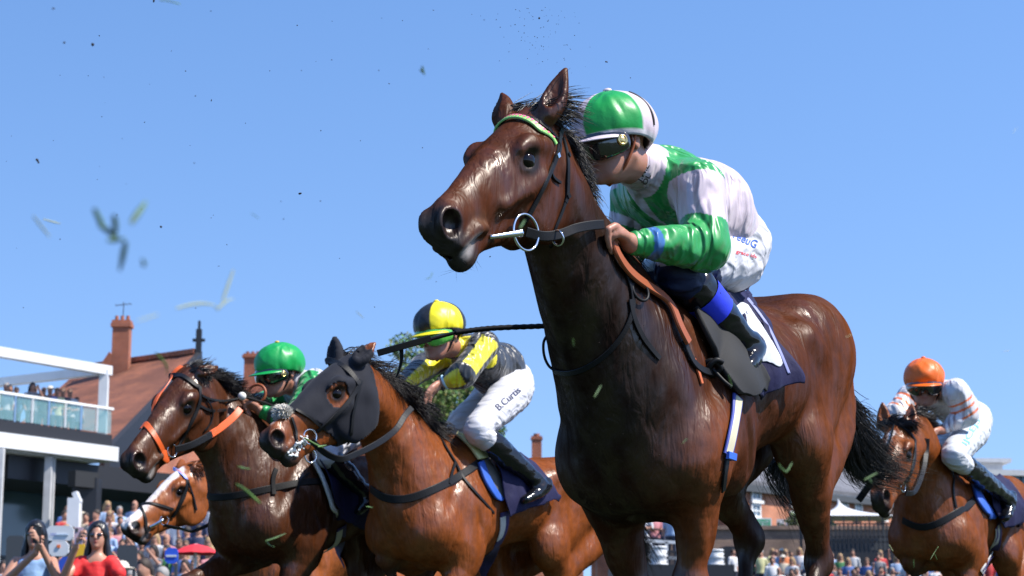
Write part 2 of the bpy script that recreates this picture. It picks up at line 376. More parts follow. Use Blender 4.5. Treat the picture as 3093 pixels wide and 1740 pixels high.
def horse_sdf(f, h, neck, legs, ears, mouth=0.0):
    S = Sdf(); L, Z, F = f.L, f.Z, f.F
    T = [(-1.20, 1.31, .17, .17), (-1.0, 1.355, .225, .225), (-.78, 1.325, .225, .235), (-.5, 1.31, .225, .24), (-.22, 1.26, .27, .225), (.02, 1.215, .315, .205), (.22, 1.175, .28, .20)]
    S.chain([f(x, 0, z) for x, z, a, b in T], [t[2] for t in T], [t[3] for t in T], L, k=.01, sub=9)
    S.chain([f(.16, 0, 1.48), f(0, 0, 1.525), f(-.2, 0, 1.51), f(-.45, 0, 1.47)], [.07, .075, .07, .06], [.05, .05, .055, .07], L, k=.09, sub=2)
    # neck
    n0, n1 = f(.04, 0, 1.27), f(.22, 0, 1.27)
    pe = h(-.01, 0, -.115)
    nm = list(neck)
    pts = [n0, n1] + [q[0] for q in nm] + [pe, h(.02, 0, -.10)]
    S.chain(pts, [.26, .28] + [q[1] for q in nm] + [.097 * h.sc, .08 * h.sc], [.17, .195] + [q[2] for q in nm] + [.068, .062], [L, L] + [nrm(L + h.Y)] * len(nm) + [h.Y, h.Y], k=.09, sub=9)
    # neck muscles: from behind the ears down to the point of the shoulder
    for sg in (1, -1):
        q = nm[-1][0]; q0 = nm[0][0]; NL = nrm(L + h.Y)
        S.chain([h(.04, sg * .055, -.13), q + sg * NL * nm[-1][2] * .55 - h.X * 0 - np.array([0, 0, .05]), q0 + sg * NL * nm[0][2] * .72 - Z * .10, f(.30, sg * .13, 1.16)], [.035, .045, .055, .06], [.03, .035, .04, .05], L, k=.08, sub=3)
        # shoulder
        S.seg(f(-.04, sg * .115, 1.46), f(.27, sg * .155, 1.10), .085, .10, k=.07, side=L, fa=.55, fb=.72)
        S.ell(f(.04, sg * .172, 1.13), (.15, .080, .18), (F, L, Z), k=.07)
        S.ell(f(.33, sg * .095, 1.08), (.11, .10, .14), (nrm(F + Z * .2), L, Z), k=.08)
        S.ell(f(.22, sg * .085, 1.00), (.12, .075, .10), (F, L, Z), k=.06)
        S.seg(f(.12, sg * .20, 1.43), f(.32, sg * .255, 1.15), .012, .012, k=.05, op='s')
        S.seg(f(-.13, sg * .262, 1.34), f(-.10, sg * .225, .98), .026, .024, k=.05, op='s')
        S.seg(f(.10, sg * .262, 1.22), f(.02, sg * .245, 1.02), .010, .008, k=.04, op='s')
        # barrel and flank
        S.ell(f(-.48, sg * .10, 1.27), (.32, .145, .165), (F, L, Z), k=.08)
        # quarters
        S.ell(f(-.93, sg * .125, 1.385), (.27, .135, .18), (nrm(F - Z * .1), L, Z), k=.06)
        S.seg(f(-.66, sg * .20, 1.42), f(-.72, sg * .19, 1.38), .045, .05, k=.07)
    S.seg(f(.36, 0, 1.12), f(.30, 0, .90), .02, .02, k=.06, op='s')
    for sg in (1, -1):
        S.chain([f(-1.12, sg * .32, 1.45), f(-1.02, sg * .28, 1.25), f(-.86, sg * .275, 1.08)], [.012] * 3, [.012] * 3, L, k=.05, op='s', sub=3)
        S.chain([f(-.63, sg * .30, 1.38), f(-.60, sg * .262, 1.22), f(-.54, sg * .235, 1.06)], [.018] * 3, [.018] * 3, L, k=.06, op='s', sub=3)
    # fore legs: elbow, knee, fetlock, toe
    for sg, lg in ((1, legs['fl']), (-1, legs['fr'])):
        e, k_, fe, to = lg
        fw = nrm(np.cross(L, nrm(k_ - e))); fw = fw if fw @ F > 0 else -fw
        S.seg(f(.29, sg * .155, 1.07), e + Z * .02, .115, .105, k=.06, side=L, fa=.8)
        S.seg(f(.08, sg * .16, 1.22), e - F * .03, .13, .085, k=.06, side=L, fa=.6, fb=.6)
        m = e * .62 + k_ * .38
        S.chain([e + Z * .05, e * .85 + k_ * .15, m, e * .2 + k_ * .8, k_], [.105, .098, .078, .05, .046], [.085, .078, .062, .044, .044], L, k=.045, sub=2)
        S.ell(m + fw * .028 + sg * L * .012, (.032, .035, .13), (fw, L, nrm(e - k_)), k=.03)
        S.ell(m - fw * .03 + sg * L * .015, (.034, .035, .14), (fw, L, nrm(e - k_)), k=.03)
        S.ell(k_, (.05, .052, .06), (fw, L, nrm(e - k_)), k=.02)
        lower_leg(S, k_, fe, to, L, F, .030)
    # hind legs: hip, stifle, hock, fetlock, toe
    for sg, lg in ((1, legs['hl']), (-1, legs['hr'])):
        hp, st, hk, fe, to = lg
        ax = nrm(hk - st); bk = np.cross(L, ax); bk = nrm(bk if bk @ F < 0 else -bk)
        S.seg(hp, st, .205, .115, k=.07, side=L, fa=.66, fb=.7)
        S.chain([f(-1.29, sg * .10, 1.33), f(-1.16, sg * .125, 1.13), st * .55 + hk * .45 + bk * .02, hk * .85 + st * .15 + bk * .045], [.075, .10, .078, .026], [.075, .095, .058, .018], L, k=.07, sub=3)
        S.ell(st, (.10, .075, .11), (F, L, Z), k=.05)
        S.chain([st, st * .65 + hk * .35, st * .25 + hk * .75, hk], [.105, .088, .058, .05], [.08, .062, .042, .042], L, k=.04, sub=2)
        S.ell(hk, (.058, .043, .065), (bk, L, ax), k=.02)
        S.seg(hk + bk * .052 - ax * .045, hk + bk * .03 + ax * .05, .026, .026, k=.03, side=L, fa=.8)
        lower_leg(S, hk, fe, to, L, F, .033)
    # dock of the tail
    S.seg(f(-1.32, 0, 1.43), f(-1.42, 0, 1.40), .05, .04, k=.05)
    # ---------------- head
    S.q = h.sc; S.qz = h.sz
    sk = [(0.0, -.07, .075, .058), (.07, -.078, .085, .076), (.15, -.078, .082, .082), (.23, -.076, .076, .066), (.31, -.074, .069, .055), (.39, -.074, .062, .046), (.47, -.070, .056, .040), (.50, -.066, .052, .036), (.52, -.070, .038, .022)]
    S.chain([h(a, 0, b) for a, b, c, d in sk], [q[2] for q in sk], [q[3] for q in sk], h.Y, k=.035, sub=7)
    jo = mouth
    jw = [(.11, -.16, .085, .055), (.20, -.17, .06, .042), (.30, -.152 - jo * .4, .042, .034), (.40, -.137 - jo * .8, .031, .028), (.475, -.128 - jo, .029, .028)]
    S.chain([h(a, 0, b) for a, b, c, d in jw], [q[2] for q in jw], [q[3] for q in jw], h.Y, k=.03, sub=5)
    S.ell(h(.495, 0, -.138 - jo), (.042, .031, .030), (h.X, h.Y, h.Z), k=.02)
    S.ell(h(.528, 0, -.092), (.034, .025, .040), (h.X, h.Y, h.Z), k=.03)
    S.ell(h(.548, 0, -.085), (.018, .018, .030), (h.X, h.Y, h.Z), k=.03)
    lipcut = (h(.64, 0, -.125 - jo * .3), h(.50, 0, -.120 - jo * .5))
    for sg in (1, -1):
        Y = h.Y * sg; S.qz = h.sz
        S.ell(h(.125, sg * .048, -.165), (.115, .033, .095), (h.X, h.Y, h.Z), k=.03)          # jowl
        S.seg(h(.16, sg * .078, -.108), h(.33, sg * .052, -.104), .009, .004, k=.04)          # facial crest
        S.seg(h(.08, sg * .066, -.06), h(.15, sg * .078, -.035), .015, .015, k=.03)           # temple to brow
        S.ell(h(.168, sg * .074, -.024), (.038, .010, .011), (h.X, h.Y, h.Z), k=.03)          # brow
        S.ell(h(.184, sg * .060, -.056), (.036, .023, .028), (h.X, h.Y, h.Z), k=.016)          # lids
        S.ell(h(.09, sg * .074, -.012), (.025, .010, .014), (h.X, h.Y, h.Z), k=.025, op='s')     # hollow above the eye
        eo = nrm(h.X * .30 + Y * .93 + h.Z * .12); S.ell(h(.185, sg * .059, -.056) + eo * .030 * h.sc, (.029, .012, .0195), (nrm(np.cross(eo, h.Z) * -sg - h.Z * .2), eo, h.Z), k=.003, op='s')
        S.ell(h(.538, sg * .026, -.055), (.040, .018, .034), (h.X, h.Y, h.Z), k=.02)          # nostril wing
        S.ell(h(.552, sg * .050, -.056), (.029, .026, .032), (nrm(h.X - Y * .3), h.Y, h.Z), k=.008, op='s')
        S.ell(h(.535, sg * .034, -.056), (.026, .022, .024), (h.X, h.Y, h.Z), k=.008, op='s')
        # lips and mouth corner
        S.chain([h(.63, sg * .012, -.124 - jo * .2), h(.585, sg * .035, -.121 - jo * .3), h(.55, sg * .046, -.118 - jo * .5), h(.49, sg * .046, -.112 - jo * .4), h(.43, sg * .044, -.108 - jo * .2)], [.007 + jo * .4, .007 + jo * .4, .006 + jo * .4, .005 + jo * .25, .004], [.012, .012, .008, .008, .008], h.Y, k=.008, op='s', sub=2)
        S.seg(h(.42, sg * .036, -.115), h(.46, sg * .038, -.10), .012, .012, k=.015)
        S.seg(h(.46, sg * .042, -.10), h(.535, sg * .030, -.106), .011, .011, k=.018)           # upper lip edge
        # ear
        S.qz = 1.0
        d, out = [nrm(q) for q in ears[0 if sg == 1 else 1]]
        b0 = h(-.0, sg * .062, -.016)
        w_ = nrm(np.cross(d, out))
        S.chain([b0, b0 + d * .030, b0 + d * .072, b0 + d * .11, b0 + d * .142], [.024, .027, .023, .014, .004], [.026, .034, .029, .017, .004], w_, k=.022, sub=3)
        S.chain([b0 + d * .030 + out * .024, b0 + d * .068 + out * .026, b0 + d * .12 + out * .015], [.012, .018, .006], [.012, .020, .006], w_, k=.007, op='s', sub=2)
    S.seg(lipcut[0], lipcut[1], .008, .006, k=.006, op='s')
    return S
def lower_leg(S, a, fe, to, L, F, r):
    ax = nrm(fe - a); bk = np.cross(L, ax); bk = nrm(bk if bk @ F < 0 else -bk)
    S.chain([a, a * .7 + fe * .3, a * .25 + fe * .75, fe], [r * 1.35, r, r * .92, r * 1.1], [r * 1.2, r * .78, r * .74, r], L, k=.03, sub=2)
    S.seg(a + bk * .022 + ax * .05, fe + bk * .022 - ax * .03, .017, .016, k=.015)
    S.ell(fe, (.042, .038, .044), (bk, L, ax), k=.02)
    d = nrm(to - fe); c = fe + d * .10
    S.seg(fe, c, .034, .032, k=.02)
    S.chain([c, to], [.040, .060], [.040, .056], L, k=.006)
    S.ell(to + nrm(d + ax * .2) * .055, (.08, .08, .03), (bk, L, nrm(d + ax * .3)), k=.002, op='s')

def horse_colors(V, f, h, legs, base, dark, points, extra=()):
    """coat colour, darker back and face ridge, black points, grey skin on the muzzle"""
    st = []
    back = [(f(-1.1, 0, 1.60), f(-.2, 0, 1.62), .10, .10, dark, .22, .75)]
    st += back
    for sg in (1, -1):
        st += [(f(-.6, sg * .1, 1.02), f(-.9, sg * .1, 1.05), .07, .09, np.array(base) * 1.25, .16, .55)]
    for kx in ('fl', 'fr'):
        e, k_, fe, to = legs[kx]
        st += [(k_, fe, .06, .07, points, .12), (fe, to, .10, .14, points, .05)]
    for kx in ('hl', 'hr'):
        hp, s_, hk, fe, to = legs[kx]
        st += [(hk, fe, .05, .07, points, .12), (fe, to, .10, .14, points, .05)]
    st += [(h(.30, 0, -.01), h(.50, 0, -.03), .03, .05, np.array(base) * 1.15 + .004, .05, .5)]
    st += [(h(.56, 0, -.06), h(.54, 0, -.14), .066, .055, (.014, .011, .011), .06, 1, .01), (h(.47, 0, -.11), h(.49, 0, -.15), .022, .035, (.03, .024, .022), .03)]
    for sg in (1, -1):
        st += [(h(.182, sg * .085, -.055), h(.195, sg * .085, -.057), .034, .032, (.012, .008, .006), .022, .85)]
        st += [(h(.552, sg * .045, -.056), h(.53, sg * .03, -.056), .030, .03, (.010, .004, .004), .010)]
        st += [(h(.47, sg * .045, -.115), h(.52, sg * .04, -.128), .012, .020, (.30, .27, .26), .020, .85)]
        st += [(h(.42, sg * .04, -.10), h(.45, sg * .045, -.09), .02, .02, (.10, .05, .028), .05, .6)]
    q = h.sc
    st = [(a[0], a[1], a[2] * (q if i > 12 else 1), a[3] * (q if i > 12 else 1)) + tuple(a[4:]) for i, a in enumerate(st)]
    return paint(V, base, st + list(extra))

def strands(name, roots, dirs, lens, bend, parent, material, rad=.0012, nseg=9, seed=1, jit=.3, fall=(0, 0, -1), curl=.0, taper=True):
    """hair as thin three-sided tubes, all in one mesh"""
    g = np.random.default_rng(seed); n = len(roots)
    roots = np.asarray(roots); nc = max(3, n // 22); cl = g.integers(0, nc, n); order = np.argsort(roots @ nrm(roots.max(0) - roots.min(0) + 1e-6)); cl[order] = (np.arange(n) * nc // n + g.integers(-1, 2, n)) % nc
    dirs = np.asarray(dirs, float) + g.normal(0, jit, (nc, 3))[cl] * .55 + g.normal(0, jit, (n, 3)) * .22
    dirs /= np.linalg.norm(dirs, axis=1, keepdims=True)
    lens = np.asarray(lens) * g.uniform(.7, 1.25, nc)[cl] * g.uniform(.85, 1.1, n); fall = np.broadcast_to(np.asarray(fall, float), (n, 3))
    pos = roots.copy(); d = dirs.copy(); P_ = [pos.copy()]
    ph = g.uniform(0, 6.28, nc)[cl] + g.normal(0, .35, n); pa = nrm(g.normal(0, 1, 3)); pb = nrm(np.cross(pa, [0.3, .5, 1]))
    for i in range(nseg):
        d = d + fall * (bend / nseg)[:, None] if np.ndim(bend) else d + fall * bend / nseg
        d = d + curl * (np.sin(ph + i * 1.3)[:, None] * pa + np.cos(ph * 2 + i * 1.1)[:, None] * pb)
        d /= np.linalg.norm(d, axis=1, keepdims=True)
        pos = pos + d * (lens / nseg)[:, None]; P_.append(pos.copy())
    P_ = np.stack(P_, 1)                       # n, nseg+1, 3
    return tubes(name, P_, rad, parent, material, taper)
def tubes(name, P_, rad, parent, material, taper=True, sides=3):
    n, m = P_.shape[:2]
    tg = np.gradient(P_, axis=1); tg /= np.linalg.norm(tg, axis=2, keepdims=True) + 1e-9
    up = np.cross(tg, np.array([0.31, 0.52, 0.79])); up /= np.linalg.norm(up, axis=2, keepdims=True) + 1e-9
    sd = np.cross(tg, up)
    r = np.broadcast_to(np.asarray(rad, float), (n,))[:, None, None] * (np.clip(1.15 - np.linspace(0, 1, m) ** 2, .12, 1)[None, :, None] if taper else 1)
    V = np.stack([P_ + r * (math.cos(a) * up + math.sin(a) * sd) for a in np.arange(sides) * 2 * math.pi / sides], 2)
    V = V.reshape(-1, 3)
    b = (np.arange(n)[:, None, None] * m + np.arange(m - 1)[None, :, None]) * sides; k = np.arange(sides)[None, None, :]; k2 = (k + 1) % sides
    Fc = np.stack([b + k, b + k2, b + sides + k2, b + sides + k], -1).reshape(-1, 4)
    return mesh_np(name, V, Fc, material, parent)

def catmull(pts, n):
    pts = np.asarray(pts, float); m = len(pts)
    if m == 2: return pts[0] + (pts[1] - pts[0]) * np.linspace(0, 1, n)[:, None]
    t = np.linspace(0, m - 1, n); i = np.minimum(t.astype(int), m - 2); f_ = (t - i)[:, None]
    g = lambda j: pts[np.clip(j, 0, m - 1)]
    a, b, c, d = g(i - 1), g(i), g(i + 1), g(i + 2)
    return 0.5 * (2 * b + (c - a) * f_ + (2 * a - 5 * b + 4 * c - d) * f_ ** 2 + (-a + 3 * b - 3 * c + d) * f_ ** 3)
def round_tube(name, pts, rad, parent, material, n=None, sides=10, closed=False):
    pts = np.asarray(pts, float); n = n or max(8, len(pts) * 6)
    Q = catmull(pts, n) if not closed else pts
    m = len(Q); tg = np.gradient(Q, axis=0)
    if closed: tg = np.roll(Q, -1, 0) - np.roll(Q, 1, 0)
    tg /= np.linalg.norm(tg, axis=1, keepdims=True) + 1e-9
    u = nrm(np.cross(tg[0], [0.3, 0.2, 0.9])); V = []
    rr = np.interp(np.linspace(0, 1, m), np.linspace(0, 1, len(rad)), rad) if np.ndim(rad) else np.full(m, rad)
    for i in range(m):
        u = nrm(u - (u @ tg[i]) * tg[i]); w = np.cross(tg[i], u)
        for k in range(sides):
            a = 2 * math.pi * k / sides; V.append(Q[i] + rr[i] * (math.cos(a) * u + math.sin(a) * w))
    F_ = []
    for i in range(m - (0 if closed else 1)):
        j = (i + 1) % m
        for k in range(sides): F_.append((i * sides + k, i * sides + (k + 1) % sides, j * sides + (k + 1) % sides, j * sides + k))
    if not closed: F_ += [tuple(range(sides))[::-1], tuple((m - 1) * sides + k for k in range(sides))]
    return mesh_np(name, V, F_, material, parent)
def ring(name, c, ax, rad, thick, parent, material):
    ax = nrm(ax); u = nrm(np.cross(ax, [0.1, .2, 1])); w = np.cross(ax, u)
    pts = [c + rad * (math.cos(a) * u + math.sin(a) * w) for a in np.linspace(0, 2 * math.pi, 40, endpoint=False)]
    return round_tube(name, pts, thick, parent, material, closed=True)
def strap(name, pts, width, thick, parent, material, nor=None, n=None, wfun=None):
    """flat strap; pts world, nor outward normals"""
    pts = np.asarray(pts, float); n = n or max(10, len(pts) * 5)
    Q = catmull(pts, n)
    NN = catmull(nor, n) if nor is not None and np.ndim(nor) == 2 else np.tile(nrm(nor if nor is not None else -cF), (n, 1))
    tg = np.gradient(Q, axis=0); tg /= np.linalg.norm(tg, axis=1, keepdims=True) + 1e-9
    NN = NN - (NN * tg).sum(1, keepdims=True) * tg; NN /= np.linalg.norm(NN, axis=1, keepdims=True) + 1e-9
    sd = np.cross(tg, NN); V = []
    pr = [(-.5, 0), (-.5, .6), (-.42, 1), (.42, 1), (.5, .6), (.5, 0)]
    for i in range(n):
        wd = width * (wfun(i / (n - 1)) if wfun else 1)
        for a, b in pr: V.append(Q[i] + sd[i] * a * wd + NN[i] * b * thick)
    m = len(pr); F_ = [tuple(range(m)), tuple((n - 1) * m + k for k in range(m))[::-1]]
    for i in range(n - 1):
        for k in range(m): F_.append((i * m + k, (i + 1) * m + k, (i + 1) * m + (k + 1) % m, i * m + (k + 1) % m))
    o = mesh_np(name, V, F_, material, parent, smooth=False)
    return o
def bvh_of(o):
    off = np.array(world_loc(o)); me = o.data
    co = np.empty(len(me.vertices) * 3, np.float32); me.vertices.foreach_get('co', co)
    V = co.reshape(-1, 3) + off
    return BVHTree.FromPolygons([Vector(v) for v in V], [tuple(p.vertices) for p in me.polygons])
class Surf:
    """finds points of an animal's or garment's surface along sight lines"""
    def __init__(s, *objs): s.t = [bvh_of(o) for o in objs]
    def hit(s, u, v, wmin=0.0):
        d = ray(u, v); best = None
        for t in s.t:
            loc, nor, i, dist = t.ray_cast(Vector(CAM + d * wmin), Vector(d))
            if loc is not None and (best is None or dist < best[2]): best = (np.array(loc), np.array(nor), dist)
        return best
    def near(s, p):
        best = None
        for t in s.t:
            loc, nor, i, dist = t.find_nearest(Vector(p))
            if best is None or dist < best[2]: best = (np.array(loc), np.array(nor), dist)
        return best
    def line(s, uv, off=.004, n=None, maxgap=.15):
        """surface polyline under picture positions; where the sight line misses, the nearest surface is taken"""
        uv = catmull(np.array(uv, float), n or len(uv) * 4)
        pts, nor, w = [], [], None
        hits = [s.hit(a, b) for a, b in uv]
        ws = [np.linalg.norm(h_[0] - CAM) if h_ else np.nan for h_ in hits]
        ok = ~np.isnan(ws)
        if not ok.any(): return None, None
        ws = np.interp(np.arange(len(uv)), np.arange(len(uv))[ok], np.array(ws)[ok])
        for (a, b), h_, w_ in zip(uv, hits, ws):
            if h_ is None: h_ = s.near(CAM + ray(a, b) * w_)
            nn = h_[1] if h_[1] @ ray(a, b) < 0.3 else -h_[1]
            pts.append(h_[0] + nn * off); nor.append(nn)
        return np.array(pts), np.array(nor)
def sstrap(name, S, uv, width, thick, parent, material, off=.001, n=None, smooth_n=True):
    p, nn = S.line(uv, off, n)
    if p is None: return None
    for _ in range(3 if len(p) > 4 else 0):
        q = p.copy(); q[1:-1] = .25 * p[:-2] + .5 * p[1:-1] + .25 * p[2:]; p = q
        q = nn.copy(); q[1:-1] = nn[:-2] + nn[1:-1] + nn[2:]; nn = q / np.linalg.norm(q, axis=1, keepdims=True)
    return strap(name, p, width, thick, parent, material, nn, n=len(p) * 2)
def sphere_mesh(name, c, rad, parent, material, axes=None, seg=20, colors=None):
    A = np.eye(3) if axes is None else np.array([nrm(a) for a in axes]); V = []; n = seg; m = seg // 2
    for i in range(m + 1):
        for j in range(n):
            a, b = math.pi * i / m, 2 * math.pi * j / n
            q = np.array([math.sin(a) * math.cos(b), math.sin(a) * math.sin(b), math.cos(a)]) * rad
            V.append(np.asarray(c) + q @ A)
    F_ = [(i * n + j, (i + 1) * n + j, (i + 1) * n + (j + 1) % n, i * n + (j + 1) % n) for i in range(m) for j in range(n)]
    return mesh_np(name, V, F_, material, parent)

def build_horse(label, f, h, neck, legs, ears, base, dark, points, vox=.006, mouth=0.0, extra=(), hairm='hair', group='racehorses galloping'):
    t = time.time()
    root = empty('racehorse', f(0, 0, 0) * [1, 1, 0], label, 'horse', group)
    S = horse_sdf(f, h, neck, legs, ears, mouth)
    def disp(p):
        return 0.005 * vnoise(p, 9.0, 1) + .002 * vnoise(p, 22.0, 2)
    V, Fc = S.mesh(vox, disp=disp)
    C = horse_colors(V, f, h, legs, base, dark, points, extra)
    C = C * (1 + .10 * vnoise(V, 7, 5)[:, None])
    body = mesh_np('body', V, Fc, M['coat'], root, C)
    for sg in (1, -1):
        sphere_mesh('eye', h(.185, sg * .059, -.056) + nrm(h.X * .30 + h.Y * .93 * sg + h.Z * .12) * .005, np.array([.0262, .0262, .0262]) * h.sc, root, M['eye'], (h.X, h.Y, h.Z))
    print('horse', len(V), round(time.time() - t, 1)); 
    return dict(root=root, body=body, sdf=S, f=f, h=h, surf=Surf(body))
def solve_head(poll, nostril_uv, roll, sc, sx, yaw=45, pitch=40, sz=1.15):
    """yaw and pitch that bring the left nostril onto its sight line"""
    x = np.array([yaw, pitch], float)
    def err(x):
        q = Head(poll, x[0], x[1], roll, sc, sx, sz)(.555, .05, -.056) - CAM; w = q @ cF
        return np.array([CX + FPX * (q @ cR) / w - nostril_uv[0], CY - FPX * (q @ cU) / w - nostril_uv[1]])
    for _ in range(30):
        e = err(x); Jm = np.array([(err(x + np.array(d)) - e) / .01 for d in ((.01, 0), (0, .01))]).T
        x = x - np.clip(np.linalg.solve(Jm, e), -8, 8)
    print('head', x.round(1), err(x).round(1)); return Head(poll, x[0], x[1], roll, sc, sx, sz)
# ------------------------------------------------------------------ the leading dark bay
f1 = Frame(2010, 850, 6.0, 64, -8)
h1 = solve_head(P(1582, 338, 5.36), (1373, 680), 0, 1.12, .92, 55, 38, 1.13)
J = f1.J
legs1 = dict(
    fl=[f1.J(2108, 1370, .165), f1.J(2088, 1765, .12), f1.J(2120, 1990, .12), f1.J(2140, 2120, .12)],
    fr=[f1.J(1850, 1490, -.155), f1.J(1925, 1800, -.12), f1.J(1930, 2020, -.12), f1.J(1950, 2130, -.12)],
    hl=[f1(-1.0, .12, 1.36), f1(-.68, .18, 1.08), f1.J(2475, 1690, .13), f1.J(2400, 1980, .13), f1.J(2340, 2100, .13)],
    hr=[f1(-1.0, -.12, 1.36), f1(-.66, -.17, 1.08), f1.J(2262, 1625, -.12), f1.J(2235, 1900, -.12), f1.J(2200, 2010, -.12)])
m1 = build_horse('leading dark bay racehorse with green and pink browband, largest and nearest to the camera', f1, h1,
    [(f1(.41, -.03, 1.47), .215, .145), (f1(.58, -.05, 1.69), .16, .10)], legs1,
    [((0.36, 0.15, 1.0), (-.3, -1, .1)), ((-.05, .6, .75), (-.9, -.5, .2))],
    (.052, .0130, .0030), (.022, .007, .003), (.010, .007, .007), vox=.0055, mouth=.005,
    extra=[(f1(.60, -.03, 1.70), f1(.42, -.05, 1.30), .17, .26, (.008, .0035, .002),   .16, .85), (f1(.44, 0, 1.30), f1(.34, -.06, 1.0), .16, .19, (.012, .0045, .0025), .16, .75),  # sweat-dark neck and chest, their shade painted into the coat colour too
           (f1(-1.12, .2, 1.32), f1(-.85, .22, 1.0), .26, .20, (.105, .027, .0052), .2, .8), (f1(-.45, .22, 1.05), f1(-.75, .2, 1.12), .12, .12, (.10, .026, .005), .15, .75),  # redder left quarter and flank, sunlight on them painted into the coat
           (legs1['fl'][0] + f1.L * .05, legs1['fl'][1] * .8 + legs1['fl'][0] * .2 + f1.L * .03, .13, .07, (.115, .029, .006), .10, .9)])  # left forearm: redder coat with its sunlit brightness painted in
# ------------------------------------------------------------------ jockeys
class HF:
    """head frame: x out of the face, y to the person's left, z up; origin in the middle of the skull"""
    def __init__(s, c, fwd, up, sc=1.0):
        s.O = np.asarray(c, float); s.X = nrm(fwd); s.Y = nrm(np.cross(up, s.X)); s.Z = np.cross(s.X, s.Y); s.sc = sc
    def __call__(s, x, y, z): return s.O + s.sc * (x * s.X + y * s.Y + z * s.Z)
    def loc(s, V): d = (np.asarray(V) - s.O) / s.sc; return np.stack([d @ s.X, d @ s.Y, d @ s.Z], -1)

def hand_sdf(S, W, D, N, S_, curl=1.15, thumb=.6, q=1.0, spread=.0):
    """W wrist, D towards the knuckles, N out of the palm, S_ towards the thumb"""
    D, N, S_ = nrm(D), nrm(N), nrm(S_)
    pm = W + D * .048 * q
    S.chain([W, W + D * .03 * q, W + D * .082 * q], [.021, .019, .017], [.026, .036, .040], S_, k=.02, sub=2)
    ln = [(.040, .026, .020), (.045, .030, .021), (.042, .028, .020), (.033, .022, .018)]
    for i in range(4):
        b = W + D * .085 * q + S_ * (1.5 - i) * .0195
        d = nrm(D + S_ * (1.5 - i) * spread); pts = [b]; a = 0
        for j, l in enumerate(ln[i]):
            a += curl * (.62, .95, .55)[j] * (1 + .08 * (i - 1.5))
            pts.append(pts[-1] + l * (d * math.cos(a) + N * math.sin(a)))
        S.chain([b - d * .02] + pts, [.0095, .0105, .0098, .0090, .0075], [.0095, .0105, .0098, .0090, .0075], S_, k=.0035)
    b = W + D * .028 * q + S_ * .026
    S.chain([b, b + D * .030 + S_ * .018 + N * .012, b + D * .058 + S_ * (.018 - .02 * thumb) + N * .026, b + D * .078 + S_ * (.008 - .03 * thumb) + N * .030], [.014, .0125, .0115, .009], [.014, .0125, .0115, .009], N, k=.01)

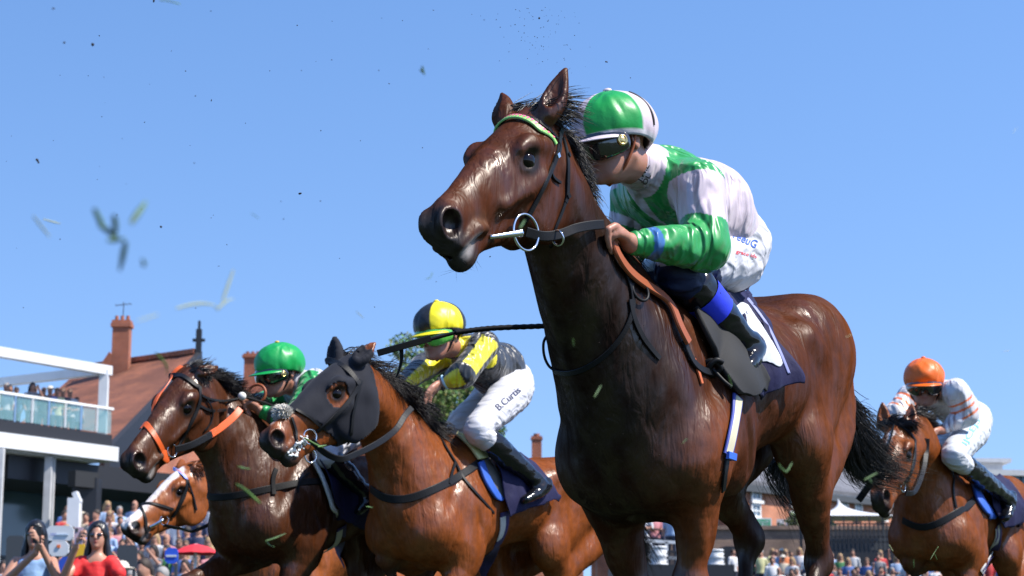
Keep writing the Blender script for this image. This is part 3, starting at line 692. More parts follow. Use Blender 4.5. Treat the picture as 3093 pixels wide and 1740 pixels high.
def jockey(label, H_, j, col, vox, group='jockeys riding in the race', silkpaint=None, breechpaint=None, cappaint=None, skin=(.36, .165, .11), capkw={}):
    """j: dict of world joints neck, pelvis, sl sr (shoulders), el er, wl wr, hl hr (hips), kl kr, al ar (ankles), tl tr (toes)"""
    t0 = time.time()
    sx = nrm(j['sl'] - j['sr']); base = np.array([j['pelvis'][0], j['pelvis'][1], j['al'][2] - .1])
    root = empty('person', base, label, 'person', group)
    # body: one continuous surface, head, neck, torso, limbs and hands
    B = Sdf(); X, Y, Z = H_.X, H_.Y, H_.Z; B.q = H_.sc; h = H_
    B.ell(h(-.012, 0, .035), (.095, .074, .088), (X, Y, Z), k=.01); B.ell(h(.03, 0, -.03), (.062, .057, .085), (X, Y, Z), k=.03)
    B.ell(h(.038, 0, -.08), (.046, .043, .036), (X, Y, Z), k=.03); B.ell(h(.076, 0, -.105), (.016, .018, .015), (X, Y, Z), k=.02)
    B.seg(h(.086, 0, .006), h(.106, 0, -.034), .008, .011, k=.012); B.seg(h(.080, -.028, .022), h(.080, .028, .022), .011, .011, k=.02)
    for s in (1, -1):
        B.ell(h(.096, s * .011, -.039), (.010, .007, .008), (X, Y, Z), k=.006)
        B.ell(h(.058, s * .038, -.028), (.025, .018, .02), (X, Y, Z), k=.02)
        B.seg(h(.0, s * .055, -.055), h(.06, s * .028, -.098), .016, .014, k=.02)
        B.ell(h(.092, s * .030, -.0), (.016, .016, .012), (X, Y, Z), k=.01, op='s')
        B.ell(h(-.008, s * .076, -.012), (.021, .009, .031), (X, nrm(Y * s - X * .35), Z), k=.006)
        B.ell(h(-.002, s * .086, -.008), (.011, .006, .017), (X, Y, Z), k=.004, op='s')
    B.ell(h(.085, 0, -.066), (.013, .021, .006), (X, Y, Z), k=.006); B.ell(h(.082, 0, -.080), (.012, .018, .0065), (X, Y, Z), k=.006)
    B.seg(h(.098, -.017, -.073), h(.098, .017, -.073), .0035, .0035, k=.004, op='s')
    B.q = 1.0
    B.seg(h(-.02, 0, -.06), j['neck'], .058, .062, k=.03)
    ch = j['neck'] * .72 + j['pelvis'] * .28
    up_ = nrm(j['neck'] - j['pelvis'])
    B.chain([j['neck'] - up_ * .03, ch, j['neck'] * .35 + j['pelvis'] * .65, j['pelvis']], [.07, .10, .09, .09], [.10, .14, .12, .13], sx, k=.03, sub=2)
    for s in 'lr':
        B.seg(j['neck'] - up_ * .05, j['s' + s], .06, .055, k=.03)
        B.seg(j['s' + s], j['e' + s], .048, .038, k=.02); B.seg(j['e' + s], j['w' + s], .038, .026, k=.02, side=sx)
        B.seg(j['pelvis'], j['h' + s], .09, .08, k=.03); B.seg(j['h' + s], j['k' + s], .075, .055, k=.02); B.seg(j['k' + s], j['a' + s], .048, .028, k=.02)
        hd = j['hand' + s]
        hand_sdf(B, j['w' + s], hd[0], hd[1], hd[2], *(hd[3:] if len(hd) > 3 else ()))
    V, Fc = B.mesh(vox)
    st = [(h(.095, 0, -.030), h(.09, 0, -.04), .012, .012, np.array(skin) * [1.15, .8, .75], .03, .5),
          (h(.095, -.014, -.073), h(.095, .014, -.073), .007, .007, (.30, .09, .07), .012, .8),
          (h(.05, 0, -.10), h(.06, 0, -.11), .04, .04, np.array(skin) * [.85, .85, .9], .06, .4)]
    for s in (1, -1): st.append((h(.055, s * .045, -.03), h(.05, s * .045, -.035), .018, .018, np.array(skin) * [1.15, .75, .72], .04, .5))
    body = mesh_np('body', V, Fc, M['skin'], root, paint(V, skin, st))
    # silks
    G = Sdf()
    G.chain([j['neck'] + up_ * .055, j['neck'] - up_ * .04, ch, j['neck'] * .35 + j['pelvis'] * .65, j['pelvis'] + up_ * .05], [.066, .088, .125, .120, .115], [.068, .115, .165, .148, .14], sx, k=.03, sub=4)
    cend = j['neck'] * .42 + h(-.02, 0, -.06) * .58; j['cend'] = cend; G.seg(j['neck'], cend, .068, .064, k=.02)
    bl = j.get('bulge')
    if bl is not None:
        for b in bl: G.ell(b[0], b[1], k=.07)
    for s in 'lr':
        sh, e, w = j['s' + s], j['e' + s], j['w' + s]
        G.seg(j['neck'] - up_ * .06, sh, .078, .075, k=.05)
        m1 = (sh + e) / 2; m2 = e * .55 + w * .45
        ax = nrm(w - e)
        we = w - ax * .02
        G.chain([sh, m1, e], [.075, .072, .066], [.075, .072, .066], sx, k=.03, sub=2)
        G.chain([e, m2, w - ax * .055, we - ax * .012, we], [.064, .058, .042, .034, .037], [.064, .058, .042, .034, .037], sx, k=.03, sub=2)
    def dsp(p): return .005 * vnoise(p, 11, 11) + .004 * (np.abs(vnoise(p * [1, 1, .45], 24, 12)) - .3) + .001 * vnoise(p, 60, 13)
    V, Fc = G.mesh(vox, disp=dsp)
    C = np.tile(np.array(col['silk'], np.float32), (len(V), 1))
    if silkpaint: C = silkpaint(V, C, j, up_, sx)
    silks = mesh_np('racing_silks', V, Fc, M['silk'], root, C)
    # breeches
    Q = Sdf()
    Q.chain([j['neck'] * .22 + j['pelvis'] * .78, j['pelvis']], [.118, .13], [.145, .16], sx, k=.03)
    seat = j.get('seat')
    if seat is not None:
        for b in seat: Q.ell(b[0], b[1], k=.05)
    for s in 'lr':
        hp, kn, an = j['h' + s], j['k' + s], j['a' + s]
        Q.chain([j['pelvis'], hp, hp * .5 + kn * .5, kn, kn * .8 + an * .2], [.12, .112, .092, .070, .056], [.12, .112, .092, .070, .056], sx, k=.03, sub=3)
    def dq(p): return .005 * vnoise(p, 13, 21) + .0035 * vnoise(p * [.5, 1, 1.4], 34, 22)
    V, Fc = Q.mesh(vox, disp=dq)
    C = np.tile(np.array(col['breeches'], np.float32), (len(V), 1))
    if breechpaint: C = breechpaint(V, C, j)
    br = mesh_np('breeches', V, Fc, M['breeches'], root, C)
    # boots
    for s in 'lr':
        Bo = Sdf(); kn, an, to = j['k' + s], j['a' + s], j['t' + s]
        f_ = nrm(to - an); hl = an - f_ * .035
        Bo.chain([kn * .78 + an * .22, kn * .5 + an * .5, kn * .12 + an * .88, an], [.064, .060, .043, .042], [.064, .060, .043, .042], sx, k=.02, sub=3)
        ax = nrm(an - kn)
        Bo.chain([hl + ax * .03, an + ax * .045, an * .4 + to * .6 + ax * .04, to + ax * .035], [.036, .034, .030, .022], [.033, .036, .040, .032], nrm(np.cross(f_, ax)), k=.03, sub=2)
        def db(p): return .004 * vnoise(p * [1, 1, 2.2], 26, 31)
        V, Fc = Bo.mesh(vox, disp=db)
        mesh_np('boot', V, Fc, M['boot'], root)
    # cap over the helmet
    helmet(h, root, col, cappaint, **capkw)
    goggles(h, root, col, vox)
    print('jockey', round(time.time() - t0, 1))
    return dict(root=root, body=body, silks=silks, breeches=br, surf=Surf(silks, br), jt=j, h=h)

def helmet(h, root, col, cappaint, peak=.06, white_rim=False):
    n, m = 96, 30; V, Cc = [], []
    c0 = (-.012, 0, .034); r = (.134, .108, .100)
    for i in range(m + 1):
        for k in range(n):
            az = 2 * math.pi * k / n
            zr = -.016 + .020 * math.cos(az) - .006 * math.cos(2 * az)          # rim: higher at the front
            th_max = math.acos(max(-1, min(1, (zr - c0[2]) / r[2])))
            th = th_max * i / m
            g = 1 + .010 * math.sin(az * 18 + 2 * math.sin(3 * az)) * math.exp(-((i / m - .96) / .07) ** 2) + .006 * math.sin(az * 11) * math.exp(-(i / m / .2) ** 2) \
                + .006 * math.sin(az * 5 + i * .35) + .005 * math.sin(az * 9 - i * .6)
            p = (c0[0] + r[0] * g * math.sin(th) * math.cos(az), r[1] * g * math.sin(th) * math.sin(az), c0[2] + r[2] * g * math.cos(th))
            V.append(h(*p)); Cc.append(cappaint(az, i / m) if cappaint else col['cap'])
    F_ = [(i * n + k, (i + 1) * n + k, (i + 1) * n + (k + 1) % n, i * n + (k + 1) % n) for i in range(m) for k in range(n)]
    b0 = len(V)
    for k in range(n):                          # turned-under rim and inside
        p = h.loc(V[m * n + k]); V.append(h(c0[0] + (p[0] - c0[0]) * .90, p[1] * .90, p[2] + .004)); Cc.append((.01, .01, .01))
    for k in range(n): V.append(h(c0[0] + (h.loc(V[m * n + k])[0] - c0[0]) * .55, h.loc(V[m * n + k])[1] * .55, c0[2] + .075)); Cc.append((.01, .01, .01))
    for a, b in ((m * n, b0), (b0, b0 + n)):
        F_ += [(a + k, b + k, b + (k + 1) % n, a + (k + 1) % n) for k in range(n)]
    F_.append(tuple(b0 + n + k for k in range(n)))
    cap = mesh_np('helmet', V, F_, M['cap'], root, np.array(Cc))
    sphere_mesh('button', h(c0[0], 0, c0[2] + r[2] + .002), (.014, .014, .008), cap, mat('cap_button', col.get('button', col['cap']), .4), (h.X, h.Y, h.Z), 12)
    V, F_ = [], []; nn = 24
    for lay in (0, 1):
        for k in range(nn + 1):
            az = (k / nn - .5) * 2.1
            zr = -.016 + .020 * math.cos(az) - .006 * math.cos(2 * az)
            for q in range(5):
                t = q / 4; ext = peak * math.cos(az * 1.35) * t
                th = math.acos((zr - c0[2]) / r[2]); x = c0[0] + (r[0] * math.sin(th) - .004 + ext) * math.cos(az); y = (r[1] * math.sin(th) - .004 + ext * .8) * math.sin(az)
                V.append(h(x, y, zr + .004 - .012 * t + (.006 if lay else 0) * (1 - .4 * t)))
    w = 5; L_ = (nn + 1) * w
    for k in range(nn):
        for q in range(4):
            a = k * w + q; F_.append((a, a + 1, a + w + 1, a + w)); F_.append((L_ + a, L_ + a + w, L_ + a + w + 1, L_ + a + 1))
        a = k * w + 4; F_.append((a, L_ + a, L_ + a + w, a + w)); a = k * w; F_.append((a, a + w, L_ + a + w, L_ + a))
    mesh_np('peak', V, F_, mat('cap_peak', col.get('peak', col['cap']), .35, bump=[(30, .2, .004)]), cap)
    # harness
    for s in (1, -1):
        round_tube('chin_strap', [h(.0, s * .088, .0), h(.012, s * .078, -.04), h(.035, s * .058, -.085), h(.045, 0, -.124)], .0045, cap, M.get(col.get('strapmat', 'leather')), 24)
    return cap
def goggles(h, root, col, vox):
    G = Sdf()
    G.q = h.sc
    G.chain([h(.040, .076, -.016), h(.078, .058, -.018), h(.104, .028, -.020), h(.110, 0, -.012), h(.104, -.028, -.020), h(.078, -.058, -.018), h(.040, -.076, -.016)],
            [.020, .020, .018, .016, .018, .020, .020], [.032, .041, .040, .026, .040, .041, .032], h.Z, k=.005, sub=3)
    # flatten against the face
    G.ell(h(.03, 0, 0), (.068, .062, .12), (h.X, h.Y, h.Z), k=.004, op='s')
    V, Fc = G.mesh(min(vox, .005))
    g = mesh_np('goggles', V, Fc, M.get(col.get('lens', 'lens'), M['lens']), root)
    for s in (1, -1):
        if col.get('disc'):
            a = nrm(h.X * .25 + h.Y * s); c = h(.058, s * .090, -.018)
            ring('rivet', c, a, .0125, .0045, g, col['disc'])
            sphere_mesh('rivet_face', c, (.013, .013, .005), g, M['brass'], (nrm(np.cross(a, h.Z)), h.Z, a), 14)
    band = []
    for az in np.linspace(-2.75, 2.75, 40):
        sg = 1 if az > 0 else -1
        band.append(h(-.012 + .122 * math.cos(az) * (1 if abs(az) > 1 else 1), .098 * math.sin(az), .004 + .02 * (abs(az) - 1.1)))
    pts = [b for b, az in zip(band, np.linspace(-2.75, 2.75, 40)) if abs(az) > 1.05]
    lo = [b for b, az in zip(band, np.linspace(-2.75, 2.75, 40)) if az < -1.05]; hi = [b for b, az in zip(band, np.linspace(-2.75, 2.75, 40)) if az > 1.05]
    for seq in (lo, hi):
        c = h(-.012, 0, .01); strap('strap', seq, .020, .003, g, M['black'], np.array([nrm(p - c) for p in seq]))
    return g

def place_text(txt, surfs, uv0, uv1, height, parent, material, off=.0015, name='lettering', font_shear=0.0, width_fit=True, italic=0):
    """lettering laid on a garment or sign: baseline from uv0 to uv1 in picture terms, each point dropped on the surface"""
    cu = bpy.data.curves.new('lettering', 'FONT'); cu.body = txt; cu.size = 1; cu.resolution_u = 3; cu.shear = font_shear; cu.offset = 0.012
    ob = bpy.data.objects.new('tmp', cu); COL.objects.link(ob)
    dg = bpy.context.evaluated_depsgraph_get(); me = bpy.data.meshes.new_from_object(ob.evaluated_get(dg))
    bpy.data.objects.remove(ob); bpy.data.curves.remove(cu)
    import bmesh
    bm = bmesh.new(); bm.from_mesh(me)
    bmesh.ops.triangulate(bm, faces=bm.faces[:]); bmesh.ops.subdivide_edges(bm, edges=[e for e in bm.edges if e.calc_length() > .15], cuts=2)
    V = np.array([v.co[:] for v in bm.verts]); F_ = [[v.index for v in f.verts] for f in bm.faces]; bm.free(); bpy.data.meshes.remove(me)
    if len(V) == 0: return None
    w = V[:, 0].max(); x = V[:, 0] / w; y = V[:, 1]
    a, b = np.array(uv0, float), np.array(uv1, float); d = b - a; nvec = np.array([d[1], -d[0]]) / (np.linalg.norm(d)) * height
    if nvec[1] > 0 and abs(d[0]) > abs(d[1]) * .2: nvec = -nvec
    out = []; last = None
    for xi, yi in zip(x, y):
        uv = a + d * xi + nvec * yi
        h_ = surfs.hit(uv[0], uv[1])
        if h_ is None: h_ = surfs.near(last if last is not None else P(uv[0], uv[1], 6))
        last = h_[0]; nn = h_[1] if h_[1] @ ray(*uv) < 0 else -h_[1]
        out.append(h_[0] + nn * off)
    return mesh_np(name, out, F_, material, parent, smooth=False)

def spatch(name, S, rows, parent, material, off=.004, thick=.004, nu=24, nv=24, wave=0.0, colors=None, seed=0, mirror=None):
    """cloth lying on the surface under a grid of picture positions, then given thickness"""
    rows = [catmull(np.array(r, float), nu) for r in rows]
    G_ = np.array([catmull(np.array([r[i] for r in rows]), nv) for i in range(nu)])   # nu, nv, 2
    hits = [[S.hit(*G_[i, k]) for k in range(nv)] for i in range(nu)]
    wv = np.array([[np.linalg.norm(x[0] - CAM) if x else np.nan for x in r] for r in hits])
    for i in range(nu):
        ok = ~np.isnan(wv[i])
        if ok.any(): wv[i] = np.interp(np.arange(nv), np.arange(nv)[ok], wv[i][ok])
    for k in range(nv):
        ok = ~np.isnan(wv[:, k])
        if ok.any(): wv[:, k] = np.interp(np.arange(nu), np.arange(nu)[ok], wv[:, k][ok])
    W_ = wv.copy()
    for _ in range(4):
        W_[1:-1, 1:-1] = (W_[1:-1, 1:-1] * 2 + W_[:-2, 1:-1] + W_[2:, 1:-1] + W_[1:-1, :-2] + W_[1:-1, 2:]) / 6
        W_ = np.minimum(W_, wv)
    Pn = np.array([[CAM + ray(*G_[i, k]) * W_[i, k] for k in range(nv)] for i in range(nu)])
    du = np.gradient(Pn, axis=0); dv = np.gradient(Pn, axis=1); N_ = np.cross(du, dv); N_ /= np.linalg.norm(N_, axis=2, keepdims=True) + 1e-9
    view = Pn - CAM; sgn = np.where((N_ * view).sum(2) > 0, -1, 1)[..., None]; N_ = N_ * sgn
    o_ = off
    if wave:
        o_ = off + wave * (1 + vnoise(Pn.reshape(-1, 3) * [1, 1, .5], 16, seed).reshape(nu, nv))[..., None]
    top = Pn + N_ * o_ ; bot = Pn + N_ * (o_ - thick)
    V = np.concatenate([top.reshape(-1, 3), bot.reshape(-1, 3)]); L_ = nu * nv; F_ = []
    for i in range(nu - 1):
        for k in range(nv - 1):
            a = i * nv + k; F_.append((a, a + 1, a + nv + 1, a + nv)); F_.append((L_ + a, L_ + a + nv, L_ + a + nv + 1, L_ + a + 1))
    ed = [i * nv for i in range(nu)] + [(nu - 1) * nv + k for k in range(1, nv)] + [i * nv + nv - 1 for i in range(nu - 2, -1, -1)] + [k for k in range(nv - 2, 0, -1)]
    for a, b in zip(ed, ed[1:] + ed[:1]): F_.append((a, b, L_ + b, L_ + a))
    C = None
    if colors is not None:
        cc = np.array([[colors(i / (nu - 1), k / (nv - 1)) for k in range(nv)] for i in range(nu)]).reshape(-1, 3); C = np.concatenate([cc, cc])
    return mesh_np(name, V, F_, material, parent, C)
def bridle_cheeks(Hd, root, uvs, wid, m_='leather', name='cheekpiece'):
    for uv in uvs: sstrap(name, Hd['surf'], uv, wid, .004, root, M[m_])
def bit_ring(Hd, root, uv, rad, wguess=None, axis=None, name='bit_ring', out=.012):
    h = Hd['h']; hit = Hd['surf'].hit(*uv)
    c = hit[0] + h.Y * out if hit else P(uv[0], uv[1], np.linalg.norm(h(.42, .05, -.11) - CAM))
    return ring(name, c, nrm(h.Y + h.Z * .1 + h.X * .15 if axis is None else axis), rad, .0037, root, M['steel']), c
b1 = empty('bridle', h1(0, 0, 0), None, None); b1.parent = m1['root']; b1.location = Vector(h1(0, 0, 0)) - m1['root'].location
GP = (.10, .36, .10); PK = (.62, .12, .22)
def check(i, n):
    return GP if (i % 4) < 2 else PK
S1 = m1['surf']
def browband(Hd, parent, w_, colf=None, material=None, x=.075, z0=.02, wid=.020, name='browband', half=.078):
    h = Hd['h']; pts, nor = [], []
    raw = [h(x - .01, half * 1.0 * math.sin(a), -.078 + .10 * math.cos(a)) for a in np.linspace(-1.45, 1.45, 30)]
    sn = Hd['sdf'].snap(np.array(raw), .004, 8); g = Hd['sdf'].grad(sn)
    return strap(name, sn, wid, .005, parent, material, g, n=90), sn
bb, bpts = browband(m1, b1, .02, material=mat('browband_check', (.25, .55, .15), .4), wid=.019)
# pink triangles along the browband
V, F_ = [], []
gg = S1
for i in np.linspace(0.04, .96, 22):
    k = i * (len(bpts) - 1); a = int(k); p = bpts[a] + (bpts[min(a + 1, len(bpts) - 1)] - bpts[a]) * (k - a)
    t = nrm(bpts[min(a + 1, len(bpts) - 1)] - bpts[max(a - 1, 0)]); nn = m1['sdf'].grad(np.array([p]))[0]; s_ = nrm(np.cross(t, nn))
    o = p + nn * .0062; n0_ = len(V); V += [o - s_ * .0085 - t * .004, o - s_ * .0085 + t * .006, o + s_ * .007 + t * .001]; F_.append((n0_, n0_ + 1, n0_ + 2))
mesh_np('pink_triangles', V, F_, mat('browband_pink', (.75, .16, .25), .4), bb, smooth=False)
LM = M['leather']
sstrap('headpiece', S1, [(1690, 412), (1700, 380), (1706, 352)], .018, .004, b1, LM)
sstrap('browband_lining', S1, [(1492, 398), (1512, 372), (1556, 352), (1600, 356), (1646, 380), (1682, 420)], .010, .004, b1, LM)
sstrap('cheekpiece', S1, [(1690, 412), (1682, 465), (1664, 512), (1630, 585), (1594, 655), (1575, 680)], .014, .005, b1, LM)
sstrap('cheekpiece', S1, [(1700, 420), (1712, 470), (1714, 520), (1712, 590), (1706, 612)], .012, .005, b1, LM)
sstrap('throatlash', S1, [(1706, 612), (1690, 655), (1672, 700), (1664, 745)], .010, .004, b1, LM)
sstrap('keeper', S1, [(1676, 470), (1662, 520), (1672, 540), (1690, 552)], .008, .006, b1, LM)
sstrap('keeper', S1, [(1668, 500), (1690, 450), (1684, 430)], .008, .006, b1, LM)
for uv in ((1681, 470), (1714, 470), (1713, 592)):
    hh = S1.hit(*uv); 
    if hh: strap('buckle', [hh[0] + hh[1] * .006 - h1.Z * .006 + h1.X * 0, hh[0] + hh[1] * .006 + h1.Z * .006], .014, .003, b1, M['steel'] if uv[0] == 1681 else LM, hh[1], n=4)
# bit: ring, mouthpiece, rein
rg, rc = bit_ring(m1, b1, (1555, 706), .048, out=.034)
mp0 = h1(.415, .044, -.112)
pb = S1.hit(1478, 716); pb = pb[0] if pb else mp0
round_tube('bit', [pb + h1.Y * .0 , pb * .5 + rc * .5 + h1.Y * .01, rc + (pb - rc) * .25 + h1.Y * .012], [.006, .009, .012], b1, M['steel'], 14)
# rein from the ring to the left hand
wr = np.linalg.norm(rc - CAM); 
HANDL = P(1822, 676, 5.40)
rein = []
for t, (u, v) in zip(np.linspace(0, 1, 6), [(1588, 700), (1640, 713), (1690, 708), (1740, 690), (1785, 681), (1822, 678)]):
    hh = S1.hit(u, v); w0 = wr * (1 - t) + np.linalg.norm(HANDL - CAM) * t
    p = CAM + ray(u, v) * w0
    if hh is not None and np.linalg.norm(hh[0] - CAM) - .012 < w0: p = hh[0] - ray(u, v) * .014
    rein.append(p)
HANDL = rein[-1]
rn_ = strap('rein', rein, .026, .004, m1['root'], LM, -cF, n=50)
c2 = rein[2]; ring('rein_ring', c2 + np.array([-.005, -.01, -.012]), nrm(rein[3] - rein[1]), .020, .0028, rn_, M['steel'])
# orange rubber rein running down the neck to the knot in front of the saddle
o1 = [(1838, 738), (1852, 775), (1885, 822), (1930, 862), (1985, 898), (2018, 935), (2040, 990), (2066, 1040)]
sstrap('rubber_rein', S1, o1, .030, .010, m1['root'], M['tan'], off=.012, n=40)
o2 = [(2060, 1030), (2072, 1062), (2090, 1098), (2120, 1122), (2150, 1128)]
sstrap('rein_end', S1, o2, .022, .006, m1['root'], LM, off=.006)
sstrap('martingale_strap', S1, [(2092, 1085), (2104, 1120), (2116, 1160)], .013, .005, m1['root'], mat('orange_webbing', (.42, .09, .02), .6), off=.003)
# knot
kc = S1.hit(2150, 1112)
if kc:
    p = kc[0] - ray(2150, 1112) * .03
    kn = round_tube('rein_knot', [p + np.array(q) for q in ((-.03, 0, .01), (0, -.01, .02), (.025, 0, 0), (0, .01, -.02), (-.01, -.015, 0), (.01, -.02, .02), (.03, -.01, .015))], .008, m1['root'], LM, 40)
    round_tube('rein_tail', [p, P(2185, 1150, np.dot(p - CAM, cF) - .01), P(2210, 1170, np.dot(p - CAM, cF) - .02)], .006, m1['root'], LM, 12)
# neck strap and loose ends
for uv, wd, nm_ in (([(1888, 826), (1906, 880), (1908, 940), (1880, 1010), (1830, 1070), (1770, 1112), (1715, 1128), (1676, 1120)], .015, 'neck_strap'),
                    ([(1900, 905), (1912, 960), (1940, 1020), (1968, 1058), (1990, 1084)], .016, 'strap_end'),
                    ([(1892, 820), (1878, 790), (1860, 770)], .012, 'neck_strap')):
    sstrap(nm_, S1, uv, wd, .004, m1['root'], LM, off=.004, n=30)
hh = S1.hit(1925, 880); 
if hh: ring('strap_loop', hh[0] + hh[1] * .01, nrm(hh[1] + np.array([0, -.3, .2])), .030, .0045, m1['root'], LM)
hh = S1.near(P(1640, 1060, 5.6)); 
round_tube('neck_strap_loop', [P(1655, 1010, 5.62), P(1642, 1035, 5.60), P(1644, 1075, 5.60), P(1660, 1108, 5.60), P(1690, 1126, 5.58)], .004, m1['root'], LM, 24)
# saddle cloth with white number, saddle pad, girth
NV = M['cloth_navy']
cl = spatch('saddle_cloth', S1, [[(2105, 905), (2170, 1010), (2230, 1110), (2240, 1195)], [(2180, 880), (2240, 1000), (2290, 1100), (2300, 1185)], [(2250, 900), (2310, 985), (2352, 1070), (2388, 1150)]], m1['root'], NV, off=.010, thick=.006, nu=40, nv=30, wave=.024, seed=3)
Scl = Surf(cl)
spatch('cloth_number', Scl, [[(2222, 925), (2235, 985), (2262, 1030), (2290, 1085), (2322, 1092)], [(2240, 915), (2262, 950), (2300, 1010), (2340, 1070), (2352, 1108)], [(2258, 922), (2280, 955), (2312, 1002), (2350, 1066), (2362, 1098)]], cl, M['cloth_white'], off=.003, thick=.003, nu=30, nv=16)
for rws in ([[(2240, 950), (2250, 985)], [(2252, 942), (2268, 1000)]], [[(2300, 968), (2308, 1000)], [(2318, 985), (2330, 1030)]], [[(2262, 1040), (2280, 1080)], [(2272, 1032), (2292, 1070)]]): spatch('number_cut', Scl, rws, cl, NV, off=.0055, thick=.002, nu=8, nv=8)
spatch('cloth_trim', Scl, [[(2254, 904), (2308, 975), (2348, 1055), (2378, 1130)], [(2260, 900), (2314, 972), (2354, 1052), (2386, 1128)]], cl, mat('trim', (.20, .22, .42), .6), off=.003, thick=.003, nu=30, nv=5)
pad = spatch('saddle_pad', S1, [[(2062, 905), (2090, 980), (2140, 1080), (2190, 1170), (2215, 1195)], [(2080, 895), (2130, 960), (2190, 1060), (2250, 1150), (2262, 1192)], [(2098, 905), (2150, 960), (2215, 1040), (2268, 1110), (2296, 1150)]], m1['root'], M['rubber'], off=.030, thick=.016, nu=30, nv=18, wave=.006)
sstrap('girth', S1, [(2222, 1200), (2215, 1260), (2202, 1330), (2190, 1380)], .050, .006, m1['root'], mat('girth_blue', (.03, .05, .28), .6), off=.006)
sstrap('girth_webbing', S1, [(2222, 1205), (2214, 1262), (2201, 1330), (2190, 1372)], .034, .007, m1['root'], mat('girth_cream', (.5, .47, .33), .7), off=.008)
sstrap('girth_strap', S1, [(2192, 1380), (2186, 1425), (2180, 1480)], .020, .005, m1['root'], LM, off=.004)
sstrap('girth_buckle', S1, [(2184, 1374), (2206, 1380)], .022, .010, m1['root'], mat('girth_tab', (.03, .12, .55), .5), off=.010)
# racing saddle under the rider
sd = Sdf()
for q, r_ in (((-.22, 0, 1.61), (.10, .10, .03)), ((-.40, 0, 1.60), (.12, .13, .04)), ((-.12, 0, 1.64), (.05, .06, .03))):
    sd.ell(f1(*q), r_, (f1.F, f1.L, f1.Z), k=.05)
V, Fc = sd.mesh(.008); mesh_np('saddle', V, Fc, M['leather'], m1['root'])
# mane, forelock, tail
g = np.random.default_rng(5)
def mane(Hd, nmid, n, ln, fall, bend, seed, root_name='mane', dirs=None, spread=.02, t0=0., t1=1., mat_='hair', top=(.97, .97), rad=.0016, curl=.12):
    f, h = Hd['f'], Hd['h']
    ctrl = [h(-.0, 0, .012)] + [q[0] + nrm(np.cross(np.cross(q[2], [0, 0, 1.]), q[2]) * -1) * 0 + q[3] * q[1] for q in nmid] + [f(.10, 0, 1.56)]
    C_ = catmull(np.array(ctrl), 200)
    gg = np.random.default_rng(seed); t = gg.uniform(t0, t1, n); i = (t * 199).astype(int)
    roots = C_[i] + gg.normal(0, 1, (n, 3)) * spread * .5
    roots = Hd['sdf'].snap(roots, -.004, 4)
    return strands(root_name, roots, np.tile(dirs, (n, 1)), np.full(n, ln), bend, Hd['root'], M[mat_], rad, 10, seed, .5, fall, curl)
CR = nrm(np.array([.55, .25, .8]))
nm1 = [(f1(.58, -.05, 1.69), .15, None, CR), (f1(.40, -.03, 1.49), .19, None, CR)]
def mane2(Hd, pts, n, ln, dirs, fall, bend, seed, name='mane', mat_='hair', rad=.0012, curl=.12, jit=.5):
    C_ = catmull(np.array(pts), 200); gg = np.random.default_rng(seed); i = gg.integers(0, 200, n)
    roots = Hd['sdf'].snap(C_[i] + gg.normal(0, 1, (n, 3)) * .012, -.006, 6)
    return strands(name, roots, np.tile(dirs, (n, 1)), np.full(n, ln), bend, Hd['root'], M[mat_], rad, 10, seed, jit, fall, curl)
def crest(Hd, uvs, wadd=.0):
    """points just outside the top edge of the neck, found from the picture"""
    return [Hd['surf'].near(P(u, v, w))[0] for u, v, w in uvs]
cr = crest(m1, [(1700, 400, 5.45), (1725, 470, 5.5), (1760, 560, 5.6), (1800, 640, 5.7), (1850, 730, 5.8), (1900, 790, 5.9)])
mane2(m1, cr[:3], 800, .075, (.75, .4, .2), (.1, .1, -1), 1.6, 11, curl=.2)
mane2(m1, cr[1:4], 900, .065, (.75, .4, -.1), (.3, .1, -1), 1.9, 12, curl=.3)
mane2(m1, cr[3:5], 1100, .20, (.8, .3, -.05), (.1, .1, -1), 3.4, 15, curl=.35)
mane2(m1, cr[3:], 800, .10, (.7, .4, -.1), (.3, .1, -1), 1.7, 14, curl=.3)
fl = [h1(.01, y, .02) for y in np.linspace(-.05, .05, 5)]
mane2(m1, fl, 1000, .13, (.9, .5, .30), (.3, .3, -.5), .9, 13, 'forelock', curl=.1)
# whiskers
wk = [h1(.50 + .04 * math.sin(i), .03 * math.cos(i * 2.1), -.165 + .01 * math.sin(i * 3)) for i in range(46)]
wk = wk[:24]
strands('whiskers', m1['sdf'].snap(np.array(wk), -.002, 5), np.tile((.35, -.3, -.8), (24, 1)), np.full(24, .045), .2, m1['root'], M['hair'], .0003, 6, 3, .9, (.3, 0, 0))
def tail(Hd, base_uvw, n, seed, spread=.012, ln=1.0, rad=.0013):
    """hairs following a bundle of guides that starts at the dock"""
    gg = np.random.default_rng(seed); P_ = []
    for guide, cnt, spr in base_uvw:
        C_ = catmull(np.array(guide), 14)
        for _ in range(int(cnt * 2.2)):
            o = gg.normal(0, 1, 3); o2 = gg.normal(0, 1, 3); cut = gg.uniform(.6, 1.0); tt = np.linspace(0, 1, 14)
            q = np.array([np.interp(tt * cut, tt, C_[:, c]) for c in range(3)]).T
            P_.append(q + o * (spread * .7 + spr * tt[:, None] ** 1.2) * .7 + o2 * (spr * .5) * np.sin(tt[:, None] * 5 + gg.uniform(0, 6)) * tt[:, None])
    return tubes('tail', np.array(P_), rad, Hd['root'], M['hair'])
dk = f1(-1.38, 0, 1.42)
